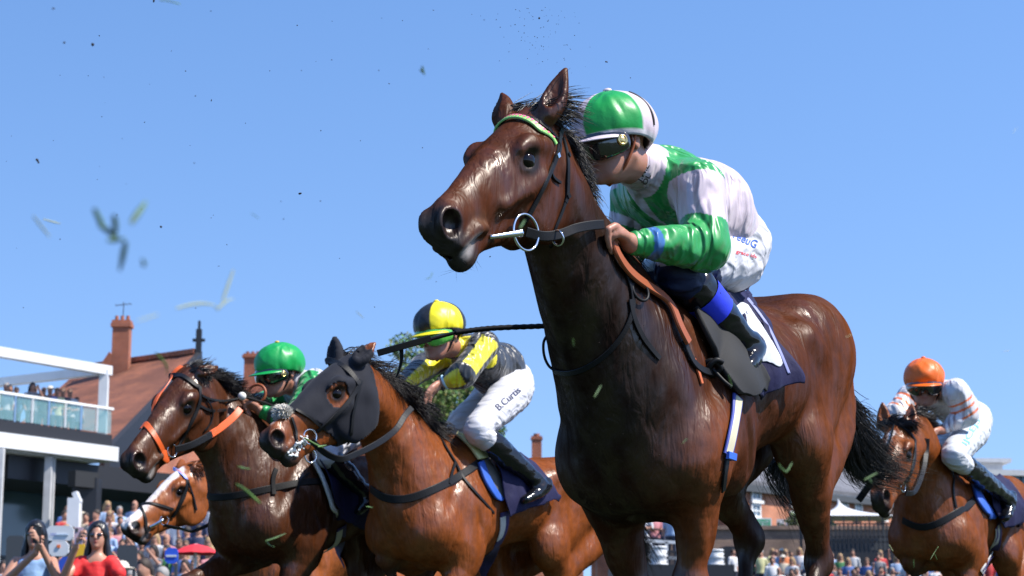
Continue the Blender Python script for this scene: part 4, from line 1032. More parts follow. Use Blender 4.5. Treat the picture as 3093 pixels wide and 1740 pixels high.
tail(m1, [
    ([dk, P(2560, 1240, 7.35), P(2600, 1330, 7.4), P(2660, 1400, 7.45), P(2760, 1430, 7.45)], 420, .045),
    ([dk, P(2555, 1260, 7.35), P(2570, 1370, 7.4), P(2620, 1430, 7.45), P(2720, 1445, 7.45)], 480, .035),
    ([dk, P(2560, 1220, 7.35), P(2590, 1270, 7.4), P(2640, 1340, 7.45), P(2690, 1390, 7.45)], 110, .05),
    ([dk, P(2480, 1350, 7.3), P(2350, 1390, 7.3), P(2340, 1430, 7.35), P(2420, 1540, 7.35), P(2500, 1620, 7.3)], 90, .035),
    ([dk, P(2480, 1330, 7.3), P(2390, 1370, 7.3), P(2380, 1430, 7.3), P(2400, 1500, 7.3), P(2450, 1600, 7.3)], 90, .04),
    ], 0, 21)
H1j = HF(P(1852, 422, 5.70), (-.74, -.64, -.22), (-.12, -.08, 1), 1.05)
j1 = dict(neck=P(1968, 520, 5.86), pelvis=P(2192, 742, 6.26), sl=P(2105, 562, 5.78), sr=P(1925, 590, 6.12),
          el=P(2132, 745, 5.68), er=P(1890, 740, 6.14), wl=P(1905, 735, 5.52), wr=P(1800, 900, 6.05),
          hl=P(2195, 772, 6.16), hr=P(2150, 795, 6.40), kl=P(2045, 815, 5.74), kr=P(1985, 840, 6.25),
          al=P(2252, 1035, 5.92), ar=P(2080, 1080, 6.45), tl=P(2222, 1095, 5.82), tr=P(2040, 1150, 6.4))
_hd = HANDL
d_ = nrm(_hd + np.array([0, 0, .02]) - j1['wl'])
j1['handl'] = (d_, np.array([-.05, .3, -1]), np.array([-.2, -1, .1]), 1.15)
j1['handr'] = (nrm(P(1740, 960, 6.0) - j1['wr']), np.array([0, .5, -1]), np.array([0, -1, .1]), 1.2)
j1['bulge'] = [(P(2122, 620, 6.08), (.15, .12, .14)), (P(2170, 680, 6.2), (.11, .10, .11))]
j1['seat'] = [(P(2205, 750, 6.24), (.08, .12, .12)), (P(2188, 815, 6.16), (.08, .11, .07))]
GR = (.008, .26, .05); WP = (.54, .45, .50); WH = (.52, .52, .56)
def silk1(V, C, j, up_, sx):
    C[:] = WP
    fw = nrm(np.cross(sx, up_)); fw = fw if fw[2] < 0 else -fw           # chest side
    d = V - j['neck']; a = d @ up_; s = d @ sx; b = d @ fw
    # green body front and yoke, white V at the throat, white back
    edge = a + .02 * vnoise(V, 6, 9)
    arm = np.zeros(len(V), bool)
    for q in 'lr':
        ua = nrm(j['s' + q] - j['e' + q]); tu = (V - j['e' + q]) @ ua; Lu = np.linalg.norm(j['s' + q] - j['e' + q])
        du = np.linalg.norm((V - j['e' + q]) - np.clip(tu, 0, Lu)[:, None] * ua, axis=1)
        arm |= (du < .088) & (tu < Lu * (1.02 if q == 'l' else .6)) & (tu > 0)
    C[((a > -.115) | ((b > .03) & (a > -.24))) & ~arm] = GR
    dn = np.linalg.norm(d - (a[:, None] * up_), axis=1)
    cx_ = nrm(j['cend'] - j['neck']); tc_ = (V - j['neck']) @ cx_; dc_ = np.linalg.norm((V - j['neck']) - np.clip(tc_, 0, 1)[:, None] * cx_, axis=1); C[(dc_ < .082) & (tc_ > -.012)] = WP
    C[(b > .0) & (np.abs(s + .01) < .22 * (a + .11)) & (a > -.17) & (a < .06)] = (.50, .46, .48)
    for q in 'lr':
        e, w, sh = j['e' + q], j['w' + q], j['s' + q]
        ax = nrm(w - e); t = (V - e) @ ax; L_ = np.linalg.norm(w - e); dist = np.linalg.norm((V - e) - np.clip(t, 0, L_)[:, None] * ax, axis=1)
        ua = nrm(sh - e); tu = (V - e) @ ua; du = np.linalg.norm((V - e) - np.clip(tu, 0, 1)[:, None] * ua, axis=1)
        C[(dist < .095) & (t > -.10) & (tu < .085 + .012 * vnoise(V, 20, 4))] = GR
        C[(dist < .09) & (t > -.02) & (t > 0) & (du > .02) & (t > .02)] = GR
        C[(dist < .07) & (t > L_ - .082) & (t < L_ - .052)] = (.02, .12, .36)
    return C
def breech1(V, C, j):
    C[:] = WH
    for q in 'lr':
        k, a = j['k' + q], j['a' + q]; ax = nrm(a - k); t = (V - k) @ ax
        dist = np.linalg.norm((V - k) - np.clip(t, -.05, 1)[:, None] * ax, axis=1)
        C[(dist < .10) & (t > -.06)] = (.008, .016, .055)
    return C
def cap1(az, t):
    if t > .93: return (.52, .50, .53)
    d = (az - math.radians(35) + math.pi) % (2 * math.pi) - math.pi
    q = (az - .14) % (math.pi) 
    return GR if q < 1.47 else (.54, .45, .50)
J1 = jockey('person in pale pink and green silks crouching on the nearest horse', H1j, j1,
            dict(silk=WP, breeches=WH, cap=WP, peak=(.58, .50, .56), disc=M['brass'], strapmat='tan'), .0045, silkpaint=silk1, breechpaint=breech1, cappaint=cap1)
bt = [c for c in J1['root'].children if c.name.startswith('boot')][0]
# royal blue band round the top of the boot
k_, a_ = j1['kl'], j1['al']; ax = nrm(a_ - k_)
u_ = nrm(np.cross(ax, [0, 0, 1.])); v_ = np.cross(ax, u_); V, F_ = [], []
for i, t in enumerate(np.linspace(.115, .20, 8)):
    for q in range(28):
        an = 2 * math.pi * q / 28; V.append(k_ + ax * t + (.0665 - .002 * i * .5) * (math.cos(an) * u_ + math.sin(an) * v_))
F_ = [(i * 28 + q, i * 28 + (q + 1) % 28, (i + 1) * 28 + (q + 1) % 28, (i + 1) * 28 + q) for i in range(7) for q in range(28)]
mesh_np('blue_band', V, F_, mat('royal_blue', (.015, .035, .62), .55, bump=[(12, .4, .01)]), J1['root'])
SB = Surf(J1['breeches'])
place_text('YeeuG', SB, (2206, 716), (2280, 750), 34, J1['breeches'], mat('print_blue', (.03, .10, .42), .6))
place_text('grace ids', SB, (2222, 764), (2284, 780), 15, J1['breeches'], mat('print_red', (.6, .03, .05), .6))
SS = Surf(J1['silks'])
hj = J1['h']; round_tube('cap_elastic', [hj(-.012 + .131 * math.sin(t) * -.42, .106 * math.sin(t) * .92, .034 + .099 * math.cos(t)) for t in np.linspace(.55, 1.75, 9)], .0045, J1['root'], M['black'], 30)
place_text('J.M.L', SS, (1935, 548), (1962, 500), 22, J1['silks'], mat('print_black', (.01, .01, .01), .6))
place_text('OL', SS, (1950, 560), (1966, 530), 20, J1['silks'], M['black'])
# riding whip held out in the right hand, seen beyond the neck
wh = empty('riding_whip', P(1625, 985, 6.0), 'long black riding whip held level between the leading horse and the yellow cap', 'whip')
_hr = j1['wr'] + j1['handr'][0] * .095 + j1['handr'][1] / np.linalg.norm(j1['handr'][1]) * .022
w0_, w1_, w2_ = _hr + nrm(_hr - P(1600, 986, 6.0)) * .06, P(1480, 992, 5.98), P(1375, 1005, 5.96)
pts = catmull([w0_, _hr, P(1640, 985, 6.0), w1_, w2_], 60); rr = [.0075 + .0012 * (i % 2) for i in range(60)]
round_tube('grip', pts, rr, wh, M['leather'], 60)
round_tube('shaft', [w2_, P(1300, 1025, 5.95), P(1215, 1048, 5.93)], .0055, wh, M['leather'], 20)
strap('flap', [P(1300, 1022, 5.93), P(1215, 1046, 5.91), P(1140, 1067, 5.90)], .020, .008, wh, M['leather'], -cF, n=20)
strap('wrist_loop', [P(1212, 1052, 5.92), P(1213, 1085, 5.92), P(1205, 1120, 5.92), P(1196, 1140, 5.92)], .010, .006, wh, M['leather'], -cF, n=20, wfun=lambda t: 1.4 - t)
# ------------------------------------------------------------------ the runners behind
def fold_leg(f, sg, e, k_, back=.30, down=.10):
    """a raised, folded fore leg"""
    kn = np.asarray(k_); fe = kn - f.F * .10 - f.Z * .24; to = fe - f.F * .13 - f.Z * .02
    return [e, kn, fe, to]
def std_legs(f, kl, kr, hl=(-1.15, .55), hr=(-.75, .62)):
    L_ = {}
    L_['fl'] = fold_leg(f, 1, f(.08, .165, .98), kl) if kl is not None else [f(.08, .165, .97), f(.24, .15, .60), f(.22, .15, .33), f(.30, .15, .20)]; L_['fr'] = fold_leg(f, -1, f(.08, -.165, .98), kr)
    for nm_, sg, hk in (('hl', 1, hl), ('hr', -1, hr)):
        h_ = f(hk[0], sg * .12, hk[1]); fe = h_ + f.F * .16 - f.Z * .28; L_[nm_] = [f(-1.0, sg * .12, 1.36), f(-.66, sg * .18, 1.06), h_, fe, fe + f.F * .10 - f.Z * .06]
    return L_
# second: bay in a black hood
f2 = Frame(1355, 1312, 10.3, 55, 1)
h2 = solve_head(P(1040, 1085, 9.40), (838, 1330), 0, 1.20, .93)
legs2 = std_legs(f2, None, f2.J(1170, 1690, -.10), (-1.0, .75), (-.7, .7))
m2 = build_horse('bright bay racehorse wearing a black hood and white noseband tuft', f2, h2,
    [(f2(.40, -.0, 1.48), .21, .135), (f2(.58, .0, 1.64), .17, .10)], legs2,
    [((.62, .3, .75), (-.3, -1, .1)), ((-.06, .2, 1), (-.6, -.8, .2))],
    (.155, .039, .007), (.09, .023, .005), (.012, .009, .008), vox=.009, mouth=.012,
    extra=[(h2(.45, .0, .0), h2(.50, 0, -.005), .012, .012, (.6, .55, .52), .02), (h2(.0, .075, .03), h2(.0, .075, .03) + nrm([.62, .3, .75]) * .17, .045, .05, (.010, .011, .016), .01), (h2(.12, .17, -.2), h2(.3, .1, -.2), .01, .01, (.10, .03, .01), .1, .4)])
# third: dark brown with an orange noseband
f3 = Frame(885, 1300, 10.6, 50, -1)
h3 = solve_head(P(565, 1120, 9.75), (425, 1400), 0, 1.20, .96)
legs3 = std_legs(f3, None, f3.J(562, 1765, -.10), (-1.0, .6), (-.7, .6))
m3 = build_horse('dark brown racehorse with an orange bridle over its face', f3, h3,
    [(f3(.38, -.03, 1.50), .23, .14), (f3(.58, -.05, 1.66), .185, .105)], legs3,
    [((.55, .9, .42), (-.3, -1, .1)), ((.3, .9, .5), (-.6, -.8, .2))],
    (.050, .014, .004), (.022, .008, .004), (.012, .009, .008), vox=.009)
# fourth: chestnut with a white blaze, mostly behind the third
f4 = Frame(905, 1500, 13.3, 50, 0)
h4 = solve_head(P(562, 1405, 12.5), (407, 1597), 0, 1.14, .97)
legs4 = std_legs(f4, f4(.50, .13, .75), f4(.42, -.13, .6))
m4 = build_horse('chestnut racehorse with a broad white blaze, farthest left and lowest of the runners', f4, h4,
    [(f4(.42, -.0, 1.44), .20, .13), (f4(.62, .0, 1.58), .155, .095)], legs4,
    [((.85, .3, .38), (-.3, -1, .1)), ((-.1, .9, .5), (-.6, -.8, .2))],
    (.21, .058, .013), (.16, .042, .010), (.10, .03, .01), vox=.010,
    extra=[(h4(.07, -.01, .0), h4(.32, .0, 0), .055, .036, (.62, .58, .56), .02, 1, .008), (h4(.32, .0, .0), h4(.54, .0, -.03), .038, .045, (.62, .56, .54), .02, 1, .008),
           (h4(.50, .05, -.10), h4(.50, 0, -.14), .03, .03, (.12, .09, .08), .03, .8)])
# fifth: bay with a star, on the right
f5 = Frame(2850, 1375, 12.0, 61, 2)
h5 = solve_head(P(2708, 1278, 11.2), (2686, 1508), 0, 1.20, .95, 75, 55)
legs5 = std_legs(f5, None, f5.J(2757, 1700, -.10))
m5 = build_horse('bay racehorse with a white star, running on the far right', f5, h5,
    [(f5(.42, -.0, 1.47), .20, .13), (f5(.60, .02, 1.61), .165, .10)], legs5,
    [((.16, .3, 1), (-.5, -1, .1)), ((-.05, .0, 1), (-.2, -1, .2))],
    (.14, .036, .007), (.085, .022, .005), (.012, .009, .008), vox=.009,
    extra=[(h5(.10, -.005, .0), h5(.19, -.012, .0), .020, .012, (.62, .58, .56), .02, 1, .006)])
def part_empty(name, at, parent):
    o = bpy.data.objects.new(name, None); COL.objects.link(o); o.parent = parent; o.location = Vector(at) - world_loc(parent); o.empty_display_size = .05; return o
def straps(Hd, par, lst):
    for name, uv, w_, m_ in lst: sstrap(name, Hd['surf'], uv, w_, .005, par, M[m_] if isinstance(m_, str) else m_, off=.006)
M['blue_edge'] = mat('blue_binding', (.02, .09, .42), .6); M['pale_pad'] = mat('pale_foam', (.62, .60, .30), .8); M['white_pipe'] = mat('white_piping', (.6, .6, .58), .6)
M['girth_w'] = mat('girth_white', (.5, .48, .45), .7); M['navy_dark'] = mat('navy_web', (.03, .02, .10), .7); M['grey_pad'] = mat('grey_pad', (.09, .085, .08), .7)
# ---- second horse: hood, bridle, saddlery
bo = m2['body']; nv_ = len(bo.data.vertices); co = np.empty(nv_ * 3, np.float32); bo.data.vertices.foreach_get('co', co); co = co.reshape(-1, 3) + np.array(world_loc(bo), np.float32)
no = np.empty(nv_ * 3, np.float32); bo.data.vertices.foreach_get('normal', no); no = no.reshape(-1, 3)
fc = np.empty(len(bo.data.polygons) * 4, np.int32); bo.data.polygons.foreach_get('vertices', fc); fc = fc.reshape(-1, 4)
d = (co - h2.O) / h2.sc; hx, hy, hz = d @ h2.X / h2.sx, d @ h2.Y, d @ h2.Z / h2.sz
eyeh = np.sqrt(((hx - .190) / .046) ** 2 + ((hz + .062) / .040) ** 2) < 1
front = .33 + .9 * (hz + .02) * (hz < -.02) * 1.0; front = np.where(hz < -.02, .40 + .75 * (hz + .02), .40)
cover = (hx < front) & (hx > -.05 + .55 * (-hz - .06) * (hz < -.06) * .9 - .02) & (np.abs(hy) < .2) & (hz < .3) & (hz > -.245) & ~(eyeh & (np.abs(hy) > .05))
earv = (hz > -.02) & (hx < .12) & (hx > -.35) & (np.abs(hy) < .4)
cover |= earv & (np.linalg.norm(d, axis=1) < .62) & (hz > .02)
fm = cover[fc].all(1); fs = fc[fm]; used, inv = np.unique(fs.ravel(), return_inverse=True); fs2 = inv.reshape(-1, 4)
Vh = co[used] + no[used] * .004
hood = mesh_np('hood', Vh, fs2.astype(np.int32), M['hood'], m2['root'])
so = hood.modifiers.new('thickness', 'SOLIDIFY'); so.thickness = .003; so.offset = 1
m2['surf'] = Surf(bo, hood)
b2 = part_empty('bridle', h2(0, 0, 0), m2['root'])
straps(m2, b2, [('browband', [(972, 1100), (985, 1092), (1003, 1092), (1046, 1115), (1082, 1160)], .032, 'leather'),
    ('cheekpiece', [(1088, 1150), (1082, 1164), (1046, 1221), (995, 1268), (955, 1302)], .022, 'leather'), ('throatlash', [(1084, 1170), (1064, 1243), (1060, 1300), (1050, 1340)], .016, 'leather'),
    ('noseband', [(893, 1240), (930, 1258), (962, 1284), (985, 1300)], .014, 'leather'), ('noseband', [(880, 1262), (893, 1307), (893, 1350)], .013, 'leather')])
bit_ring(m2, b2, (931, 1320), .034); bit_ring(m2, b2, (938, 1378), .030)
gg = np.random.default_rng(2)
for c_, n_ in (((862, 1242), 500), ((888, 1232), 500)):
    c0_ = m2['sdf'].snap(np.array([h2(.43, .022 if c_[0] == 888 else -.020, .03)]), .010, 8)[0]
    dr = gg.normal(0, 1, (n_, 3)); dr /= np.linalg.norm(dr, axis=1, keepdims=True)
    strands('sheepskin_tuft', c0_ + dr * .016, dr, np.full(n_, .026), .3, b2, M.setdefault('wool', mat('wool', (.55, .52, .47), .9)), .0030, 4, 4, .6, (0, 0, -1), .4)
# foam on the lips
V, F_ = [], []; M['foam'] = mat('foam', (.75, .76, .76), .4, bump=[(200, .8, .004)])
fo = Sdf()
for i in range(150):
    t = gg.uniform(0, 1) ** .8; q = h2(.52 - .11 * t + gg.normal(0, .008), .046 + gg.normal(0, .004), -.124 + gg.normal(0, .011)); q = m2['sdf'].snap(np.array([q]), .001, 4)[0]; r_ = gg.uniform(.002, .0065)
    fo.ell(q, (r_, r_, r_), k=.004)
V, Fc = fo.mesh(.0035); mesh_np('lather', V, Fc, M['foam'], m2['root'])
def rein_free(Hd, uvw, wid, mat_, name='rein', n=40):
    pts = []
    for u, v, w in uvw:
        hh = Hd['surf'].hit(u, v); p = P(u, v, w)
        if hh is not None and (hh[0] - CAM) @ cF - .02 < w: p = hh[0] - ray(u, v) * .022
        pts.append(p)
    return strap(name, pts, wid, .005, Hd['root'], M[mat_], -cF + np.array([0, 0, -.1]), n=n), pts
wr2 = (h2(.42, .06, -.12) - CAM) @ cF
rein_free(m2, [(940, 1330, wr2 - .03), (985, 1370, wr2), (1030, 1386, wr2 + .05), (1074, 1372, wr2 + .15), (1139, 1340, wr2 + .3), (1193, 1300, wr2 + .45), (1222, 1257, wr2 + .55), (1243, 1232, wr2 + .62)], .030, 'leather')
straps(m2, m2['root'], [
    ('breastplate', [(1470, 1378), (1410, 1424), (1347, 1461), (1261, 1498), (1209, 1509), (1160, 1502), (1123, 1476)], .040, 'leather'),
    ('neck_strap', [(1294, 1241), (1320, 1290), (1335, 1338), (1373, 1397), (1395, 1442), (1436, 1491), (1488, 1550)], .016, 'leather'),
    ('neck_strap', [(1373, 1397), (1362, 1430), (1355, 1462)], .016, 'leather'),
    ('yoke', [(1290, 1215), (1320, 1262), (1350, 1292), (1378, 1310)], .040, 'leather'),
    ('girth', [(1522, 1546), (1518, 1606), (1488, 1666), (1458, 1722), (1445, 1760)], .062, 'navy_dark'),
    ('girth_webbing', [(1516, 1560), (1514, 1606), (1486, 1666), (1456, 1722)], .040, 'girth_w')])
spatch('saddle_pad', m2['surf'], [[(1372, 1318), (1410, 1352), (1438, 1392)], [(1392, 1308), (1440, 1345), (1474, 1384)]], m2['root'], M['pale_pad'], off=.025, thick=.015, nu=16, nv=10)
spatch('blue_numnah', m2['surf'], [[(1438, 1400), (1455, 1450), (1484, 1500), (1512, 1514)], [(1452, 1394), (1470, 1440), (1496, 1486), (1516, 1508)]], m2['root'], M['blue_edge'], off=.022, thick=.015, nu=20, nv=6)
spatch('numnah', m2['surf'], [[(1450, 1392), (1470, 1440), (1496, 1486), (1516, 1508)], [(1475, 1388), (1500, 1430), (1518, 1470), (1524, 1500)]], m2['root'], M['grey_pad'], off=.016, thick=.010, nu=20, nv=6)
spatch('saddle_cloth', m2['surf'], [[(1458, 1386), (1492, 1440), (1512, 1500), (1522, 1556)], [(1510, 1390), (1540, 1440), (1552, 1490), (1560, 1540)], [(1596, 1405), (1625, 1440), (1650, 1475), (1672, 1505)]], m2['root'], M['cloth_navy'], off=.026, thick=.006, nu=26, nv=26, wave=.022, seed=5)
# ---- third horse
b3 = part_empty('bridle', h3(0, 0, 0), m3['root'])
straps(m3, b3, [('orange_face_strap', [(548, 1110), (519, 1134), (480, 1195), (439, 1277)], .020, 'orange_rubber'), ('orange_noseband', [(416, 1290), (428, 1279), (440, 1281), (470, 1325), (488, 1360)], .030, 'orange_rubber'),
    ('browband', [(515, 1136), (548, 1136), (577, 1156), (603, 1175)], .026, 'leather'), ('cheekpiece', [(602, 1172), (597, 1233), (557, 1310), (534, 1352)], .018, 'leather'),
    ('throatlash', [(606, 1195), (639, 1209), (680, 1212), (717, 1207)], .012, 'leather'), ('throatlash', [(600, 1226), (630, 1240), (678, 1238)], .014, 'leather'), ('throatlash', [(618, 1200), (640, 1240), (632, 1280), (615, 1300)], .008, 'leather')])
hh = m3['surf'].hit(497, 1371) or m3['surf'].near(P(497, 1371, 9.4))
sphere_mesh('bit_guard', hh[0], (.036, .052, .008), b3, M['orange_rubber'], (nrm(np.cross(h3.Z, hh[1])), h3.Z, hh[1]))
bit_ring(m3, b3, (514, 1362), .030)
wr3 = (h3(.42, .06, -.12) - CAM) @ cF
rein_free(m3, [(528, 1358, wr3 - .03), (581, 1343, wr3 + .1), (639, 1312, wr3 + .3)], .034, 'leather'); rein_free(m3, [(636, 1313, wr3 + .29), (668, 1291, wr3 + .4), (705, 1260, wr3 + .55), (726, 1236, wr3 + .62)], .036, 'orange_rubber', 'rubber_rein')
straps(m3, m3['root'], [('breastplate', [(604, 1500), (655, 1502), (710, 1497), (817, 1476), (932, 1455), (1010, 1460)], .036, 'leather'), ('strap_end', [(832, 1418), (822, 1450), (826, 1494)], .026, 'leather'), ('strap_end', [(932, 1430), (905, 1455), (898, 1490)], .010, 'leather'),
    ('girth', [(1030, 1590), (1022, 1637), (996, 1695), (984, 1731)], .070, 'navy_dark'), ('girth_webbing', [(1024, 1600), (1016, 1640), (992, 1695), (980, 1731)], .045, 'girth_w')])
spatch('saddle_cloth', m3['surf'], [[(944, 1400), (966, 1450), (990, 1520), (1022, 1570)], [(985, 1400), (1020, 1450), (1050, 1520), (1070, 1580)], [(1040, 1420), (1080, 1470), (1105, 1540), (1120, 1600)]], m3['root'], M['cloth_navy'], off=.026, thick=.006, nu=24, nv=24, wave=.022, seed=8)
spatch('piping', m3['surf'], [[(934, 1400), (960, 1452), (982, 1513), (992, 1543), (1020, 1565)], [(942, 1398), (969, 1450), (990, 1508), (1000, 1536), (1024, 1556)]], m3['root'], M['white_pipe'], off=.032, thick=.012, nu=26, nv=4)
# ---- fourth horse
b4 = part_empty('bridle', h4(0, 0, 0), m4['root'])
straps(m4, b4, [('browband', [(485, 1419), (514, 1413), (548, 1431), (562, 1451)], .022, mat('browband_lilac', (.30, .34, .75), .5)), ('cheekpiece', [(565, 1452), (552, 1504), (519, 1562)], .028, 'leather'),
    ('noseband', [(420, 1516), (475, 1525), (523, 1540)], .018, 'leather'), ('noseband', [(420, 1520), (439, 1566), (441, 1610)], .016, 'leather'), ('throatlash', [(567, 1458), (581, 1499), (591, 1542)], .014, 'leather')])
sstrap('browband_stripe', m4['surf'], [(520, 1413), (548, 1429), (560, 1447)], .008, .004, b4, mat('browband_orange', (.75, .25, .15), .5), off=.006)
bit_ring(m4, b4, (492, 1572), .030); rb = m4['surf'].hit(452, 1592) or m4['surf'].near(P(452, 1592, 12))
round_tube('bit', [rb[0], rb[0] + h4.Y * .03 - h4.X * .03, rb[0] + h4.Y * .045 - h4.X * .08], .010, b4, M['steel'], 10)
wr4 = (h4(.42, .06, -.12) - CAM) @ cF; rein_free(m4, [(495, 1586, wr4), (543, 1596, wr4 + .2), (590, 1602, wr4 + .5), (680, 1560, wr4 + .8)], .024, 'leather')
# ---- fifth horse
b5 = part_empty('bridle', h5(0, 0, 0), m5['root'])
straps(m5, b5, [('browband', [(2645, 1296), (2660, 1282), (2688, 1275), (2729, 1291), (2760, 1328)], .034, 'leather'), ('cheekpiece', [(2761, 1328), (2759, 1397), (2736, 1455)], .026, 'leather'), ('face_strap', [(2702, 1284), (2690, 1330), (2676, 1372), (2668, 1410)], .010, 'leather'),
    ('breastplate', [(2968, 1465), (2936, 1518), (2883, 1552), (2820, 1586), (2772, 1591), (2729, 1571)], .040, 'leather'), ('neck_strap', [(2850, 1395), (2878, 1436), (2876, 1480), (2886, 1535)], .016, 'leather'), ('neck_strap', [(2850, 1400), (2890, 1430), (2930, 1440)], .018, 'leather'),
    ('girth', [(3010, 1586), (3014, 1620), (2994, 1678), (2965, 1731)], .060, 'navy_dark'), ('girth_webbing', [(3008, 1590), (3010, 1620), (2990, 1678), (2962, 1728)], .042, 'girth_w')])
bit_ring(m5, b5, (2721, 1470), .030)
wr5 = (h5(.42, .06, -.12) - CAM) @ cF
rein_free(m5, [(2735, 1490, wr5 - .02), (2763, 1484, wr5 + .1), (2787, 1426, wr5 + .3), (2797, 1370, wr5 + .5), (2800, 1325, wr5 + .6)], .030, 'leather')
spatch('saddle_pad', m5['surf'], [[(2842, 1398), (2890, 1415), (2930, 1452)], [(2850, 1388), (2905, 1405), (2944, 1442)]], m5['root'], M['pale_pad'], off=.025, thick=.015, nu=14, nv=8)
spatch('blue_numnah', m5['surf'], [[(2928, 1455), (2945, 1510), (2970, 1548), (2996, 1566)], [(2940, 1450), (2960, 1500), (2985, 1538), (3004, 1560)]], m5['root'], M['blue_edge'], off=.022, thick=.015, nu=18, nv=6)
spatch('saddle_cloth', m5['surf'], [[(2944, 1448), (2966, 1500), (2990, 1545), (3010, 1590)], [(2990, 1455), (3015, 1500), (3035, 1540), (3050, 1580)], [(3040, 1470), (3064, 1500), (3084, 1540), (3095, 1570)]], m5['root'], M['cloth_navy'], off=.026, thick=.006, nu=24, nv=24, wave=.022, seed=9)
# ---- manes and tails
def quick_mane(Hd, f, h, nmid, ln, dirs, fall, seed, m_='hair', n=700, rad=.0026, bend=1.3, t1=None):
    top = lambda q: q[0] + nrm(h.Z * .4 + np.array([0, 0, 1])) * (q[1] + .03) + cR * .04
    pts = [h(-.02, 0, .03), top(nmid[1]), top(nmid[0]), f(.12, 0, 1.60)]
    return mane2(Hd, pts, n, ln, dirs, fall, bend, seed, 'mane', m_, rad, .2)
quick_mane(m2, f2, h2, [(f2(.40, -.0, 1.48), .21), (f2(.58, .0, 1.64), .17)], .17, (.8, .3, .15), (.4, .1, -1), 31, n=1500, rad=.0021)
quick_mane(m3, f3, h3, [(f3(.38, -.03, 1.50), .23), (f3(.58, -.05, 1.66), .185)], .11, (.75, .4, .35), (.3, .1, -.6), 32, n=1500, rad=.0021, bend=1.0)
quick_mane(m4, f4, h4, [(f4(.42, 0, 1.44), .2), (f4(.62, 0, 1.58), .155)], .10, (.8, .3, .2), (.4, .1, -1), 33, 'hair_chestnut', n=450, rad=.003)
quick_mane(m5, f5, h5, [(f5(.42, 0, 1.47), .20), (f5(.60, .02, 1.61), .165)], .095, (.7, .3, .3), (.3, .1, -.8), 34, n=1000, rad=.0021)
for Hd, h_, dr_, m_ in ((m3, h3, (.9, .3, .15), 'hair'), (m5, h5, (.6, -.6, .1), 'hair'), (m4, h4, (.9, .2, 0), 'hair_chestnut')):
    mane2(Hd, [h_(.0, y, .015) for y in (-.04, 0, .04)], 260, .11, dr_, (.2, -.1, -1), .9, 41, 'forelock', m_, .0026)
for Hd, f_, m_ in ((m2, f2, 'hair'), (m3, f3, 'hair'), (m4, f4, 'hair_chestnut'), (m5, f5, 'hair')):
    a = f_(-1.38, 0, 1.42); t_ = tail(Hd, [([a, f_(-1.5, 0, 1.40), f_(-1.7, .02, 1.28), f_(-1.95, .03, 1.05)], 400, .05)], 0, 51, rad=.003)
    t_.data.materials[0] = M[m_]
def head_near(f, uv, y, fwd, up, sc=1.0): return HF(f.J(uv[0], uv[1], y), fwd, up, sc)
def fist(j, s, to, N, S_, curl=1.15): j['hand' + s] = (nrm(to - j['w' + s]), np.array(N, float), np.array(S_, float), curl)
# ---------- yellow and black
a = f2.J
H2j = HF(a(1326, 1003, .02), (-.52, -.80, -.20), (-.12, -.12, 1), 1.18)
j2 = dict(neck=a(1408, 1055, .02), pelvis=a(1530, 1160, 0), sl=a(1462, 1045, .19), sr=a(1370, 1062, -.17), el=a(1398, 1130, .22), er=a(1278, 1110, -.22), wl=a(1335, 1158, .12), wr=a(1215, 1165, -.10),
          hl=a(1545, 1185, .12), hr=a(1500, 1190, -.11), kl=a(1442, 1300, .22), kr=a(1382, 1292, -.20), al=a(1628, 1460, .31), ar=a(1560, 1440, -.28), tl=a(1572, 1498, .30), tr=a(1500, 1480, -.28))
fist(j2, 'l', a(1275, 1200, .10), (.1, .2, -1), (-.3, -1, .3), .75); fist(j2, 'r', a(1195, 1195, -.08), (0, .3, -1), (0, -1, .2), 1.1)
j2['bulge'] = [(a(1500, 1105, 0), (.15, .13, .13))]; j2['seat'] = [(a(1555, 1165, .05), (.09, .11, .13))]
YE, BK = (.72, .62, .012), (.016, .017, .020)
def silk2(V, C, j, up_, sx):
    C[:] = BK; d = V - j['neck']; s = d @ sx; aa = d @ up_
    C[(np.abs(np.abs(s) - .12) < .030) & (aa > -.12)] = YE
    for q in 'lr':
        sh, e, w = j['s' + q], j['e' + q], j['w' + q]
        for p0, p1 in ((sh, e), (e, w)):
            ax = nrm(p1 - p0); L_ = np.linalg.norm(p1 - p0); t = (V - p0) @ ax; o = (V - p0) - np.clip(t, 0, L_)[:, None] * ax; dist = np.linalg.norm(o, axis=1)
            ref = nrm(np.array([0, -.6, -.2]) - (np.array([0, -.6, -.2]) @ ax) * ax); r2 = np.cross(ax, ref); an = np.arctan2(o @ r2, o @ ref)
            inn = (dist < .082) & (t > 0) & (t < L_)
            C[inn] = BK; C[inn & (np.abs(an) < .72)] = YE
    return C
def cap2(az, t): q = (az - .35) % math.pi; return YE if q < 1.45 and t < .93 else BK
br2 = lambda V, C, j: C
J2 = jockey('person in yellow and black silks and quartered cap, riding the horse in the black hood', H2j, j2, dict(silk=BK, breeches=(.50, .50, .54), cap=BK, button=YE, peak=YE, lens='lens_green'), .0065, silkpaint=silk2, cappaint=cap2) if M.setdefault('lens_green', mat('green_lens', (.10, .45, .05), .08, spec=.8, coat=1.0)) else None
place_text('B.Curtis', Surf(J2['breeches']), (1506, 1242), (1574, 1182), 30, J2['breeches'], mat('print_navy', (.01, .015, .06), .6), off=.003)
for q, rr_, m_ in (((.985), .043, mat('wristband', (.45, .65, .75), .6)),):
    w, e = j2['wl'], j2['el']; ax = nrm(w - e); ring('wrist_band', w - ax * .015, ax, .033, .007, J2['root'], m_); ring('watch', w + ax * .006, ax, .030, .008, J2['root'], M['black'])
